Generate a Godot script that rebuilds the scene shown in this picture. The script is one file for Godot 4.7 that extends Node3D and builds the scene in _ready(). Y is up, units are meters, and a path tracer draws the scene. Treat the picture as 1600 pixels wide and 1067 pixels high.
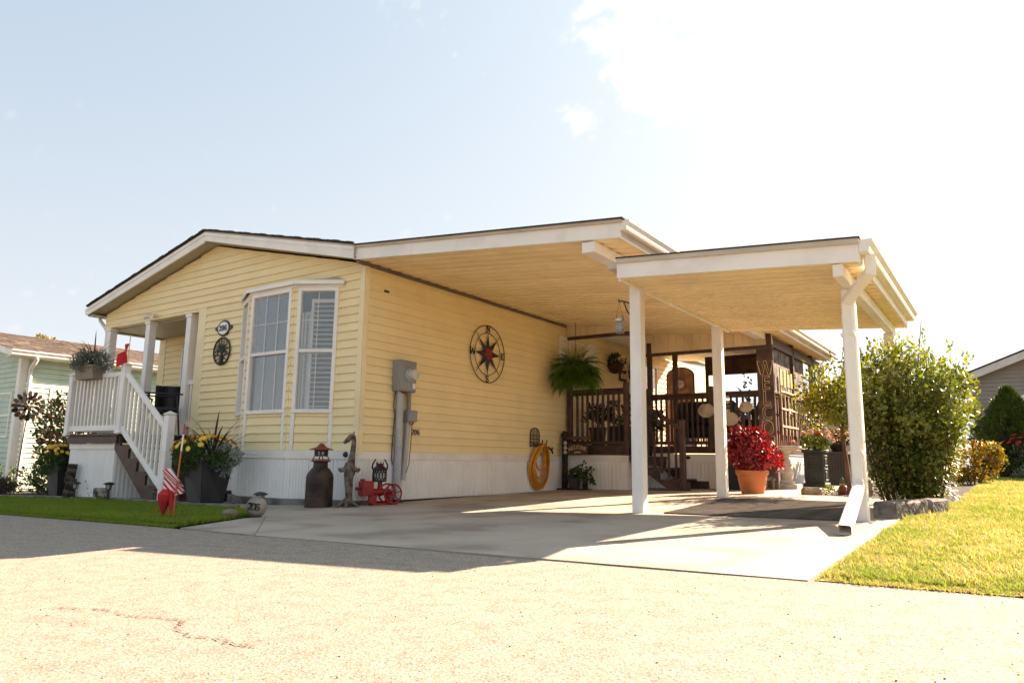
extends Node3D

# ------------------------------------------------------------------ mesh builder
class MB:
	var v := PackedVector3Array()
	var n := PackedVector3Array()

	func tri(a: Vector3, b: Vector3, c: Vector3) -> void:
		var f := (c - a).cross(b - a).normalized()
		v.append(a); v.append(b); v.append(c)
		n.append(f); n.append(f); n.append(f)

	func out(a: Vector3, b: Vector3, c: Vector3, o: Vector3) -> void:
		if (c - a).cross(b - a).dot((a + b + c) / 3.0 - o) < 0.0:
			tri(a, c, b)
		else:
			tri(a, b, c)

	func face(a: Vector3, b: Vector3, c: Vector3, towards: Vector3) -> void:
		if (c - a).cross(b - a).dot(towards) < 0.0:
			tri(a, c, b)
		else:
			tri(a, b, c)

	func quad(a: Vector3, b: Vector3, c: Vector3, d: Vector3, towards: Vector3) -> void:
		face(a, b, c, towards)
		face(a, c, d, towards)

	func stri(a: Vector3, b: Vector3, c: Vector3, na: Vector3, nb: Vector3, nc: Vector3) -> void:
		if (b - a).cross(c - a).length_squared() < 1e-16:
			return
		if (c - a).cross(b - a).dot(na + nb + nc) < 0.0:
			v.append(a); v.append(c); v.append(b)
			n.append(na); n.append(nc); n.append(nb)
		else:
			v.append(a); v.append(b); v.append(c)
			n.append(na); n.append(nb); n.append(nc)

	# a box from lo to hi, edges chamfered by b
	func box(lo: Vector3, hi: Vector3, b := 0.0, x := Transform3D()) -> void:
		var o := x * ((lo + hi) * 0.5)
		if b <= 0.0:
			var p := []
			for i in 8:
				p.append(x * Vector3(hi.x if i & 1 else lo.x, hi.y if i & 2 else lo.y, hi.z if i & 4 else lo.z))
			for q in [[0, 1, 3, 2], [4, 5, 7, 6], [0, 1, 5, 4], [2, 3, 7, 6], [0, 2, 6, 4], [1, 3, 7, 5]]:
				out(p[q[0]], p[q[1]], p[q[2]], o)
				out(p[q[0]], p[q[2]], p[q[3]], o)
			return
		var c := (lo + hi) * 0.5
		var h := (hi - lo) * 0.5
		b = minf(b, minf(h.x, minf(h.y, h.z)) * 0.9)
		var k := {}
		for sx in [-1, 1]:
			for sy in [-1, 1]:
				for sz in [-1, 1]:
					var s := Vector3(sx, sy, sz)
					for ax in 3:
						var e := h - Vector3(b, b, b)
						e[ax] = h[ax]
						k[[sx, sy, sz, ax]] = x * (c + s * e)
		for ax in 3:
			var u := (ax + 1) % 3
			var w := (ax + 2) % 3
			for s in [-1, 1]:
				var q := []
				for t in [[-1, -1], [1, -1], [1, 1], [-1, 1]]:
					var g := [0, 0, 0]
					g[ax] = s; g[u] = t[0]; g[w] = t[1]
					q.append(k[[g[0], g[1], g[2], ax]])
				out(q[0], q[1], q[2], o)
				out(q[0], q[2], q[3], o)
			for s in [-1, 1]:
				for t in [-1, 1]:
					var g := [0, 0, 0]
					g[u] = s; g[w] = t; g[ax] = -1
					var h2 := [0, 0, 0]
					h2[u] = s; h2[w] = t; h2[ax] = 1
					var a: Vector3 = k[[g[0], g[1], g[2], u]]
					var a2: Vector3 = k[[h2[0], h2[1], h2[2], u]]
					var d: Vector3 = k[[g[0], g[1], g[2], w]]
					var d2: Vector3 = k[[h2[0], h2[1], h2[2], w]]
					out(a, a2, d2, o)
					out(a, d2, d, o)
		for sx in [-1, 1]:
			for sy in [-1, 1]:
				for sz in [-1, 1]:
					out(k[[sx, sy, sz, 0]], k[[sx, sy, sz, 1]], k[[sx, sy, sz, 2]], o)

	# a bar of section w (sideways) by h (along up) from a to b
	func bar(a: Vector3, b: Vector3, w: float, h: float, up := Vector3.UP, bevel := 0.0) -> void:
		var d := b - a
		var z := d.normalized()
		if absf(z.dot(up)) > 0.99:
			up = Vector3.FORWARD
		var s := up.cross(z).normalized()
		var t := z.cross(s)
		box(Vector3(-w / 2, -h / 2, 0), Vector3(w / 2, h / 2, d.length()), bevel, Transform3D(Basis(s, t, z), a))

	func tube(pts: Array, r, sides := 8, caps := true) -> void:
		var rings := []
		var m := pts.size()
		var ref := Vector3.UP
		var d0: Vector3 = (pts[1] - pts[0]).normalized()
		if absf(d0.dot(ref)) > 0.9:
			ref = Vector3.RIGHT
		var s: Vector3 = ref.cross(d0).normalized()
		for i in m:
			var d: Vector3 = (pts[mini(i + 1, m - 1)] - pts[maxi(i - 1, 0)]).normalized()
			s = (s - d * s.dot(d)).normalized()
			var t := d.cross(s)
			var rr: float = r[i] if r is Array else r
			var ring := []
			for k in sides:
				var a := TAU * k / sides
				var nn := s * cos(a) + t * sin(a)
				ring.append([pts[i] + nn * rr, nn])
			rings.append(ring)
		for i in m - 1:
			for k in sides:
				var k2 := (k + 1) % sides
				var a = rings[i][k]
				var b = rings[i][k2]
				var c = rings[i + 1][k2]
				var e = rings[i + 1][k]
				stri(a[0], b[0], c[0], a[1], b[1], c[1])
				stri(a[0], c[0], e[0], a[1], c[1], e[1])
		if caps:
			for q in [[0, -1.0], [m - 1, 1.0]]:
				var d: Vector3 = ((pts[1] - pts[0]) if q[0] == 0 else (pts[m - 1] - pts[m - 2])).normalized() * q[1]
				for k in sides:
					face(pts[q[0]], rings[q[0]][k][0], rings[q[0]][(k + 1) % sides][0], d)

	# profile: Vector2(radius, height)
	func lathe(profile: Array, sides := 20, x := Transform3D(), ripple := 0.0) -> void:
		var m := profile.size()
		for i in m - 1:
			var p: Vector2 = profile[i]
			var q: Vector2 = profile[i + 1]
			var dn := Vector2(q.y - p.y, p.x - q.x).normalized()
			for k in sides:
				var a := TAU * k / sides
				var b := TAU * (k + 1) / sides
				var ra := 1.0 + ripple * (1 if k % 2 else -1)
				var rb := 1.0 - ripple * (1 if k % 2 else -1)
				var P := [Vector3(cos(a) * p.x * ra, p.y, sin(a) * p.x * ra), Vector3(cos(b) * p.x * rb, p.y, sin(b) * p.x * rb), Vector3(cos(b) * q.x * rb, q.y, sin(b) * q.x * rb), Vector3(cos(a) * q.x * ra, q.y, sin(a) * q.x * ra)]
				var na := x.basis * Vector3(cos(a) * dn.x, dn.y, sin(a) * dn.x)
				var nb := x.basis * Vector3(cos(b) * dn.x, dn.y, sin(b) * dn.x)
				stri(x * P[0], x * P[1], x * P[2], na, nb, nb)
				stri(x * P[0], x * P[2], x * P[3], na, nb, na)

	# polygon in x, y pushed from z = 0 to depth
	func prism(poly: Array, depth: float, x := Transform3D()) -> void:
		var pp := PackedVector2Array(poly)
		var idx := Geometry2D.triangulate_polygon(pp)
		var f := x.basis * Vector3(0, 0, 1)
		if depth < 0.0:
			f = -f
		for i in range(0, idx.size(), 3):
			var a := pp[idx[i]]
			var b := pp[idx[i + 1]]
			var c := pp[idx[i + 2]]
			face(x * Vector3(a.x, a.y, depth), x * Vector3(b.x, b.y, depth), x * Vector3(c.x, c.y, depth), f)
			face(x * Vector3(a.x, a.y, 0), x * Vector3(b.x, b.y, 0), x * Vector3(c.x, c.y, 0), -f)
		var sgn := 1.0 if Geometry2D.is_polygon_clockwise(pp) else -1.0
		for i in pp.size():
			var a := pp[i]
			var b := pp[(i + 1) % pp.size()]
			var o := x.basis * (Vector3(-(b - a).y, (b - a).x, 0) * sgn)
			quad(x * Vector3(a.x, a.y, 0), x * Vector3(b.x, b.y, 0), x * Vector3(b.x, b.y, depth), x * Vector3(a.x, a.y, depth), o)

	func ball(c: Vector3, r: Vector3, rings := 10, segs := 14, bump := 0.0, sd := 1, x := Basis()) -> void:
		var fn := FastNoiseLite.new()
		fn.seed = sd
		fn.frequency = 1.1
		var g := []
		for i in rings + 1:
			var row := []
			for k in segs:
				var a := PI * i / rings
				var b := TAU * k / segs
				var d := Vector3(sin(a) * cos(b), cos(a), sin(a) * sin(b))
				var s := 1.0 + bump * fn.get_noise_3dv(d * 1.3)
				row.append([c + x * (d * r * s), (x * (d / r)).normalized()])
			g.append(row)
		for i in rings:
			for k in segs:
				var k2 := (k + 1) % segs
				var a = g[i][k]
				var b = g[i][k2]
				var cc = g[i + 1][k2]
				var e = g[i + 1][k]
				stri(a[0], b[0], cc[0], a[1], b[1], cc[1])
				stri(a[0], cc[0], e[0], a[1], cc[1], e[1])

	func mesh() -> ArrayMesh:
		var m := ArrayMesh.new()
		var arr := []
		arr.resize(Mesh.ARRAY_MAX)
		arr[Mesh.ARRAY_VERTEX] = v
		arr[Mesh.ARRAY_NORMAL] = n
		m.add_surface_from_arrays(Mesh.PRIMITIVE_TRIANGLES, arr)
		return m

# ------------------------------------------------------------------ helpers
var used := {}
var M := {}
var rng := RandomNumberGenerator.new()

func lin(r: float, g: float, b: float) -> Color:
	return Color(r, g, b).linear_to_srgb()

func numbered(called: String) -> String:
	if not used.has(called):
		used[called] = 0
		return called
	used[called] += 1
	return "%s_%03d" % [called, used[called]]

func tag(o: Node, label: String, category: String, group := "", kind := "") -> Node:
	if label: o.set_meta("label", label)
	if category: o.set_meta("category", category)
	if group: o.set_meta("group", group)
	if kind: o.set_meta("kind", kind)
	return o

func thing(called: String, label: String, category: String, at := Vector3.ZERO, turn := 0.0, group := "") -> Node3D:
	var o := Node3D.new()
	o.name = numbered(called)
	add_child(o)
	o.position = at
	o.rotation.y = turn
	tag(o, label, category, group)
	return o

func put(called: String, mesh: Mesh, mat: Material, parent: Node = null, at := Transform3D()) -> MeshInstance3D:
	var o := MeshInstance3D.new()
	o.mesh = mesh
	o.material_override = mat
	o.transform = at
	if parent == null or parent == self:
		o.name = numbered(called)
		add_child(o)
	else:
		var key := "%s/%s" % [parent.get_path() if parent.is_inside_tree() else str(parent.get_instance_id()), called]
		if not used.has(key):
			used[key] = 0
			o.name = called
		else:
			used[key] += 1
			o.name = "%s_%03d" % [called, used[key]]
		parent.add_child(o, true)
	return o

func obj(called: String, b: MB, mat: Material, parent: Node = null) -> MeshInstance3D:
	return put(called, b.mesh(), mat, parent)

func box(called: String, lo: Vector3, hi: Vector3, mat: Material, parent: Node = null, bevel := 0.003) -> MeshInstance3D:
	var b := MB.new()
	b.box(Vector3(minf(lo.x, hi.x), minf(lo.y, hi.y), minf(lo.z, hi.z)), Vector3(maxf(lo.x, hi.x), maxf(lo.y, hi.y), maxf(lo.z, hi.z)), bevel)
	return obj(called, b, mat, parent)

func structure(called: String, mesh: Mesh, mat: Material) -> MeshInstance3D:
	var o := put(called, mesh, mat)
	o.set_meta("kind", "structure")
	return o

func gy(x: float, z: float) -> float:
	var cx := clampf(x, -14.0, 9.0)
	var cz := clampf(z, -18.0, 8.0)
	return -0.0626 + 0.02034 * cx - 0.01258 * cz + 0.04 * exp(-(pow(x - 3.67, 2) + pow(z + 2.94, 2)) / 2.0)

func on(x: float, z: float, up := 0.0) -> Vector3:
	return Vector3(x, gy(x, z) + up, z)

func noise_tex(sd: int, freq: float, ramp: Array, size := 512, octaves := 4) -> NoiseTexture2D:
	var f := FastNoiseLite.new()
	f.seed = sd
	f.frequency = freq
	f.fractal_octaves = octaves
	var t := NoiseTexture2D.new()
	t.width = size
	t.height = size
	t.seamless = true
	t.noise = f
	if ramp.size():
		var g := Gradient.new()
		g.offsets = PackedFloat32Array()
		var offs := PackedFloat32Array()
		var cols := PackedColorArray()
		for r in ramp:
			offs.append(r[0]); cols.append(r[1])
		g.offsets = offs
		g.colors = cols
		t.color_ramp = g
	return t

# plain material: linear albedo, with a little procedural variation and relief
func mat(called: String, c: Color, rough := 0.6, vary := 0.06, scale := 2.0, bump := 0.0, metal := 0.0) -> StandardMaterial3D:
	var m := StandardMaterial3D.new()
	m.resource_name = called
	m.roughness = rough
	m.metallic = metal
	if vary > 0.0:
		var k := "n%.2f" % vary
		if not M.has(k):
			M[k] = noise_tex(int(vary * 1000), 0.012, [[0.25, Color(1 - vary * 1.5, 1 - vary * 1.6, 1 - vary * 1.7)], [0.5, Color(1 - vary * 0.5, 1 - vary * 0.5, 1 - vary * 0.5)], [0.8, Color(1, 1, 1)]], 256, 5)
		m.albedo_texture = M[k]
		m.uv1_triplanar = true
		m.uv1_world_triplanar = true
		m.uv1_scale = Vector3(scale, scale, scale) * 0.25
	m.albedo_color = c
	if bump > 0.0:
		if not M.has("bump"):
			M["bump"] = noise_tex(77, 0.05, [], 256, 4)
		m.heightmap_enabled = true
		m.heightmap_texture = M["bump"]
		m.heightmap_scale = bump
		m.uv1_triplanar = true
		m.uv1_world_triplanar = true
		m.uv1_scale = Vector3(scale, scale, scale) * 0.25
	return m

func leaf_mat(called: String, back: Color, rough := 0.5) -> StandardMaterial3D:
	var m := StandardMaterial3D.new()
	m.resource_name = called
	m.vertex_color_use_as_albedo = true
	m.roughness = rough
	m.cull_mode = BaseMaterial3D.CULL_DISABLED
	m.backlight_enabled = true
	m.backlight = back
	return m

func glass(a := 0.12) -> StandardMaterial3D:
	var m := StandardMaterial3D.new()
	m.resource_name = "glass"
	m.transparency = BaseMaterial3D.TRANSPARENCY_ALPHA
	m.albedo_color = Color(0.5, 0.55, 0.55, a)
	m.roughness = 0.03
	m.metallic_specular = 0.8
	return m

# leaf along +y, face +z
func leaf_mesh(l: float, w: float, fold := 0.15, droop := 0.2) -> ArrayMesh:
	var b := MB.new()
	var ys := [0.0, 0.35, 0.72, 1.0]
	var ws := [0.06, 0.5, 0.34, 0.0]
	var L := []
	var C := []
	var R := []
	for i in 4:
		var y: float = ys[i] * l
		var z: float = -droop * l * ys[i] * ys[i]
		C.append(Vector3(0, y, z))
		L.append(Vector3(-ws[i] * w, y, z + fold * ws[i] * w))
		R.append(Vector3(ws[i] * w, y, z + fold * ws[i] * w))
	for i in 3:
		b.quad(L[i], C[i], C[i + 1], L[i + 1], Vector3(0, 0, 1))
		b.quad(C[i], R[i], R[i + 1], C[i + 1], Vector3(0, 0, 1))
	return b.mesh()

func small_leaf(l: float, w: float) -> ArrayMesh:
	var b := MB.new()
	b.tri(Vector3(0, 0, 0), Vector3(-w / 2, l * 0.45, 0.12 * w), Vector3(0, l, -0.1 * l))
	b.tri(Vector3(0, 0, 0), Vector3(0, l, -0.1 * l), Vector3(w / 2, l * 0.45, 0.12 * w))
	return b.mesh()

func strap_mesh(l: float, w: float, droop: float, seg := 7) -> ArrayMesh:
	var b := MB.new()
	var pl := Vector3.ZERO
	var pr := Vector3.ZERO
	var pc := Vector3.ZERO
	for i in seg + 1:
		var t := float(i) / seg
		var wid := w * (0.5 + 0.9 * t) * (1.0 - pow(t, 2.2)) * 0.7 + 0.001
		var c := Vector3(0, l * t * (1.0 - droop * 0.35 * t * t), -droop * l * t * t)
		var l2 := c + Vector3(-wid, 0, wid * 0.35)
		var r2 := c + Vector3(wid, 0, wid * 0.35)
		if i:
			b.quad(pl, pc, c, l2, Vector3(0, 0, 1))
			b.quad(pc, pr, r2, c, Vector3(0, 0, 1))
		pl = l2; pr = r2; pc = c
	return b.mesh()

func scatter(called: String, mesh: Mesh, m: Material, xs: Array, cs: Array, parent: Node = null) -> MultiMeshInstance3D:
	var mm := MultiMesh.new()
	mm.transform_format = MultiMesh.TRANSFORM_3D
	mm.use_colors = true
	mm.mesh = mesh
	mm.instance_count = xs.size()
	for i in xs.size():
		mm.set_instance_transform(i, xs[i])
		mm.set_instance_color(i, cs[i])
	var o := MultiMeshInstance3D.new()
	o.multimesh = mm
	o.material_override = m
	o.set_meta("kind", "stuff")
	if parent:
		o.name = called
		parent.add_child(o, true)
	else:
		o.name = numbered(called)
		add_child(o)
	return o

func rv() -> Vector3:
	while true:
		var p := Vector3(rng.randf_range(-1, 1), rng.randf_range(-1, 1), rng.randf_range(-1, 1))
		if p.length_squared() < 1.0 and p.length_squared() > 0.001:
			return p
	return Vector3.ZERO

# transform of a leaf at p pointing along d with its face turned to f
func leaf_at(p: Vector3, d: Vector3, f: Vector3, s := 1.0) -> Transform3D:
	var y := d.normalized()
	var x := y.cross(f)
	if x.length_squared() < 1e-6:
		x = y.cross(Vector3(0.3, 0.5, 0.8))
	x = x.normalized()
	return Transform3D(Basis(x, y, x.cross(y)).scaled_local(Vector3(s, s, s)), p)

func pick(a: Array) -> Color:
	var c: Color = a[rng.randi() % a.size()]
	var k := rng.randf_range(0.75, 1.25)
	return Color(c.r * k * rng.randf_range(0.92, 1.08), c.g * k, c.b * k * rng.randf_range(0.9, 1.1))

# leaf clumps spread through an uneven volume
func clumps(centre: Vector3, r: Vector3, count: int, per: int, cr: float, cols: Array, lo: Array, los: Array, size := 1.0, shell := 0.55) -> Array:
	var cc := []
	for i in count:
		var d := rv().normalized()
		var c := centre + d * r * lerpf(shell, 1.0, sqrt(rng.randf()))
		cc.append(c)
		var base := pick(cols)
		var k := cr * rng.randf_range(0.6, 1.35)
		for j in per:
			var q := rv()
			var p := c + q * k
			var o := (p - centre + Vector3(0, 0.2 * r.y, 0)).normalized()
			var dir := (o * 0.5 + rv() * 0.9 + Vector3(0, 0.25, 0)).normalized()
			lo.append(leaf_at(p, dir, (o + rv() * 0.8).normalized(), size * rng.randf_range(0.65, 1.25)))
			var t := pick(cols)
			los.append(base.lerp(t, 0.5))
	return cc

func text_mesh(s: String, height: float, depth := 0.004, weight := 700, serif := false, embolden := 0.0) -> TextMesh:
	var t := TextMesh.new()
	var f := SystemFont.new()
	f.font_names = PackedStringArray(["Droid Serif" if serif else "Droid Sans"])
	f.font_weight = weight
	if embolden != 0.0:
		var fv := FontVariation.new()
		fv.base_font = f
		fv.variation_embolden = embolden
		t.font = fv
	else:
		t.font = f
	t.font_size = 64
	t.pixel_size = height / 46.0
	t.depth = depth
	t.curve_step = 1.0
	t.text = s
	return t

const FRONT := Transform3D(Basis(Vector3(1, 0, 0), Vector3(0, 1, 0), Vector3(0, 0, 1)), Vector3.ZERO)
const SIDE := Transform3D(Basis(Vector3(0, 0, -1), Vector3(0, 1, 0), Vector3(1, 0, 0)), Vector3.ZERO)

# one lap-siding course; x is the wall's frame (its plane z = 0, outside +z); b0, b1 the ends at the bottom, t0, t1 at the top
func course(parent: Node, x: Transform3D, b0: float, b1: float, t0: float, t1: float, y0: float, y1: float, m: Material) -> void:
	if b1 - b0 < 0.01 or y1 - y0 < 0.004:
		return
	var b := MB.new()
	var zb := 0.023
	var zt := 0.003
	var e := 0.004
	var pts := [[y0, 0.0, 0.0], [y0, zb - e, 0.0], [y0 + e, zb, 0.03], [y1 - 0.0005, zt, 1.0]]
	for i in 3:
		var q: Array = pts[i]
		var w: Array = pts[i + 1]
		var qa := lerpf(b0, t0, q[2])
		var qb := lerpf(b1, t1, q[2])
		var wa := lerpf(b0, t0, w[2])
		var wb := lerpf(b1, t1, w[2])
		b.quad(x * Vector3(qa, q[0], q[1]), x * Vector3(qb, q[0], q[1]), x * Vector3(wb, w[0], w[1]), x * Vector3(wa, w[0], w[1]), x.basis * Vector3(0, -0.5 if i < 2 else 0.0, 1))
	for s in [[b0, t0, -1.0], [b1, t1, 1.0]]:
		b.quad(x * Vector3(s[0], y0, 0), x * Vector3(s[0], y0, zb), x * Vector3(s[1], y1, zt), x * Vector3(s[1], y1, 0), x.basis * Vector3(s[2], 0, 0))
	obj("siding_board", b, m, parent)

const CH := 0.11

func siding(parent: Node, x: Transform3D, a: float, b: float, y0: float, y1: float, m: Array, joint := 3.6) -> void:
	var i := int(floor((y0 - 0.605) / CH + 0.001))
	while 0.605 + CH * i < y1 - 0.003:
		var lo := maxf(0.605 + CH * i, y0)
		var hi := minf(0.605 + CH * (i + 1), y1)
		var s := a
		var k := 0
		while s < b - 0.001:
			var e := minf(b, s + (joint if k else joint * (0.35 + 0.6 * fposmod(i * 0.37, 1.0))))
			course(parent, x, s, e - (0.002 if e < b else 0.0), s, e - (0.002 if e < b else 0.0), lo, hi, m[(i + k * 2) % m.size()])
			s = e
			k += 1
		i += 1

# vertically ribbed skirting panels between a and b
func skirting(parent: Node, x: Transform3D, a: float, b: float, y0a: float, y0b: float, y1: float, m: Array) -> void:
	var n := maxi(1, int(round((b - a) / 0.3)))
	var w := (b - a) / n
	for i in n:
		var q := MB.new()
		var s := a + w * i
		var prof := []
		var ribs := 4
		for r in ribs:
			var u := s + w * r / ribs
			var rw := w / ribs
			prof.append([u, 0.004]); prof.append([u + rw * 0.12, 0.012]); prof.append([u + rw * 0.45, 0.012]); prof.append([u + rw * 0.55, 0.006]); prof.append([u + rw * 0.8, 0.006])
			prof.append([u + rw * 0.9, 0.012 if r < ribs - 1 else 0.014])
		prof.append([s + w - 0.002, 0.002])
		for k in prof.size() - 1:
			var p0 = prof[k]
			var p1 = prof[k + 1]
			var ya := lerpf(y0a, y0b, (p0[0] - a) / (b - a))
			var yb := lerpf(y0a, y0b, (p1[0] - a) / (b - a))
			q.quad(x * Vector3(p0[0], ya, p0[1]), x * Vector3(p1[0], yb, p1[1]), x * Vector3(p1[0], y1, p1[1]), x * Vector3(p0[0], y1, p0[1]), x.basis * Vector3(0, 0, 1))
		obj("skirting_panel", q, m[i % m.size()], parent)

# one grooved soffit plank: runs from p to q (its ends), w wide along 'across', facing down
func soffit(parent: Node, p: Vector3, q: Vector3, across: Vector3, w: float, m: Material, grooves := 2) -> void:
	var b := MB.new()
	var d := across.normalized()
	var dn := Vector3(0, -1, 0)
	var seg := w / grooves
	for g in grooves:
		var o := seg * g
		var pr := [[o, 0.013], [o + 0.004, 0.0], [o + seg * 0.5, 0.0], [o + seg * 0.5 + 0.003, 0.006], [o + seg, 0.013]]
		for k in 4:
			var a0 = pr[k]
			var a1 = pr[k + 1]
			b.quad(p + d * a0[0] - dn * a0[1], q + d * a0[0] - dn * a0[1], q + d * a1[0] - dn * a1[1], p + d * a1[0] - dn * a1[1], dn)
	obj("soffit_plank", b, m, parent)

func sheet(poly: Array, step: float, up: float, edge := 0.0) -> ArrayMesh:
	# a flat polygon draped over the ground, split on a grid
	var b := MB.new()
	var pp := PackedVector2Array(poly)
	var lo := pp[0]
	var hi := pp[0]
	for p in pp:
		lo = lo.min(p); hi = hi.max(p)
	var x := floorf(lo.x / step) * step
	while x < hi.x:
		var z := floorf(lo.y / step) * step
		while z < hi.y:
			var cell := PackedVector2Array([Vector2(x, z), Vector2(x + step, z), Vector2(x + step, z + step), Vector2(x, z + step)])
			for part in Geometry2D.intersect_polygons(cell, pp):
				var idx := Geometry2D.triangulate_polygon(part)
				for i in range(0, idx.size(), 3):
					var t := []
					for k in 3:
						var p: Vector2 = part[idx[i + k]]
						t.append(on(p.x, p.y, up))
					b.face(t[0], t[1], t[2], Vector3.UP)
			z += step
		x += step
	if edge > 0.0:
		for i in pp.size():
			var a := pp[i]
			var c := pp[(i + 1) % pp.size()]
			var k := maxi(1, int((c - a).length() / step))
			for j in k:
				var u := a.lerp(c, float(j) / k)
				var w := a.lerp(c, float(j + 1) / k)
				var nn := Vector3((c - a).y, 0, -(c - a).x) * (1.0 if Geometry2D.is_polygon_clockwise(pp) else -1.0)
				b.quad(on(u.x, u.y, up), on(w.x, w.y, up), on(w.x, w.y, up - edge), on(u.x, u.y, up - edge), nn)
	return b.mesh()

# ------------------------------------------------------------------ sky
func sky_image(sun: Vector3) -> ImageTexture:
	var w := 1536
	var h := 768
	var im := Image.create(w, h, false, Image.FORMAT_RGBF)
	var f := FastNoiseLite.new()
	f.seed = 11
	f.frequency = 5.5
	f.fractal_octaves = 6
	f.fractal_gain = 0.55
	f.domain_warp_enabled = true
	f.domain_warp_amplitude = 0.25
	f.domain_warp_frequency = 1.6
	var big := FastNoiseLite.new()
	big.seed = 5
	big.frequency = 0.8
	big.fractal_octaves = 2
	# the wisps seen over the house: direction, angular size, strength
	var wisps := [
		[Vector3(-0.589, 0.554, -0.588), 0.035, 0.50],
		[Vector3(-0.572, 0.540, -0.618), 0.035, 0.55],
		[Vector3(-0.546, 0.515, -0.661), 0.020, 0.50],
		[Vector3(-0.531, 0.496, -0.687), 0.022, 0.55],
		[Vector3(-0.439, 0.449, -0.778), 0.036, 0.62],
		[Vector3(-0.377, 0.555, -0.742), 0.055, 0.55],
		[Vector3(-0.315, 0.527, -0.789), 0.100, 0.55],
		[Vector3(-0.224, 0.509, -0.831), 0.110, 0.48],
		[Vector3(-0.352, 0.469, -0.810), 0.050, 0.42],
		[Vector3(-0.593, 0.424, -0.685), 0.020, 0.35],
		[Vector3(-0.529, 0.408, -0.744), 0.025, 0.30],
	]
	for j in h:
		var el := PI * (0.5 - (j + 0.5) / h)
		var y := sin(el)
		for i in w:
			var az := TAU * (i + 0.5) / w
			var d := Vector3(sin(az) * cos(el), y, -cos(az) * cos(el))
			var c := Color(0.1, 0.1, 0.1)
			if y > -0.02:
				var t := pow(1.0 - maxf(y, 0.0), 2.0)
				var zen := Vector3(0.0326, 0.0479, 0.0674)
				var hor := Vector3(0.0905, 0.0942, 0.0968)
				var v := zen.lerp(hor, t)
				var cs := d.dot(sun)
				var ang := acos(clampf(cs, -1, 1))
				v *= 1.0 + 0.35 * pow(minf(cs, 0.0), 2.0)   # scattering brightens the side away from the sun
				v += Vector3(0.0895, 0.0800, 0.0642) * exp(-pow(ang / 0.8, 1.5)) + Vector3(0.3158, 0.2947, 0.2526) * exp(-pow(ang / 0.2, 1.2))
				var cl := 0.0
				if y > 0.02:
					var q := d / (y + 0.18)
					var n := f.get_noise_3d(q.x * 1.3, q.y, q.z * 2.1)
					var b := big.get_noise_3d(q.x, q.y, q.z)
					var bias := -0.47 + 0.25 * b
					for ws in wisps:
						var wd: Vector3 = ws[0]
						var a := d.distance_squared_to(wd.normalized())
						var s: float = ws[1]
						bias += ws[2] * exp(-a / (s * s))
					cl = smoothstep(0.0, 0.38, n + bias) * smoothstep(0.02, 0.2, y)
				v = v.lerp(Vector3(0.1084, 0.1084, 0.1074) + Vector3(0.2000, 0.1895, 0.1684) * exp(-pow(ang / 0.25, 1.3)), cl * 0.9)
				c = Color(v.x, v.y, v.z)
			im.set_pixel(i, j, c)
	return ImageTexture.create_from_image(im)

func speckle(sd: int, size: int, count: int, base: Color, cols: Array, rmin: float, rmax: float) -> ImageTexture:
	var r := RandomNumberGenerator.new()
	r.seed = sd
	var im := Image.create(size, size, false, Image.FORMAT_RGB8)
	im.fill(base)
	for i in count:
		var c: Color = cols[r.randi() % cols.size()]
		var k := r.randf_range(0.82, 1.15)
		c = Color(c.r * k, c.g * k, c.b * k)
		var rad := r.randf_range(rmin, rmax)
		var x0 := r.randi() % size
		var y0 := r.randi() % size
		var e := r.randf_range(0.55, 1.0)
		var a := r.randf() * PI
		var ca := cos(a)
		var sa := sin(a)
		var R := int(ceil(rad))
		for dy in range(-R, R + 1):
			for dx in range(-R, R + 1):
				var u := (dx * ca + dy * sa) / rad
				var w := (-dx * sa + dy * ca) / (rad * e)
				if u * u + w * w <= 1.0:
					im.set_pixel(posmod(x0 + dx, size), posmod(y0 + dy, size), c)
	return ImageTexture.create_from_image(im)

var CAM := Vector3(6.7073, 0.53, 6.329)
const SUN := Vector3(0.545, 0.822, -1.18)

func _ready() -> void:
	rng.seed = 20240
	var cam := Camera3D.new()
	cam.name = "camera"
	cam.position = CAM
	cam.rotation_degrees = Vector3(9.3609, 34.6576, 0.7558)
	cam.fov = 51.09
	cam.near = 0.05
	cam.far = 400.0
	add_child(cam)
	cam.current = true
	var sun_dir := SUN.normalized()
	var env := Environment.new()
	env.background_mode = Environment.BG_SKY
	var sk := Sky.new()
	var pm := PanoramaSkyMaterial.new()
	pm.panorama = sky_image(sun_dir)
	sk.sky_material = pm
	env.sky = sk
	env.tonemap_mode = Environment.TONE_MAPPER_LINEAR
	env.tonemap_exposure = 10.2
	env.sdfgi_enabled = true
	env.ssao_enabled = true
	env.ssil_enabled = true
	var we := WorldEnvironment.new()
	we.name = "sky"
	we.environment = env
	add_child(we)
	var sun := DirectionalLight3D.new()
	sun.name = "sun"
	sun.light_energy = 0.76
	sun.light_color = Color(1.0, 0.885, 0.775)
	sun.light_angular_distance = 0.5
	sun.shadow_enabled = true
	add_child(sun)
	sun.look_at_from_position(Vector3.ZERO, -sun_dir, Vector3.UP)
	materials()
	setting()
	house()
	carport()
	front_porch()
	back_deck()
	neighbours()
	front_things()
	wall_things()
	carport_things()
	deck_things()
	plants()
	grass()

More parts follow.
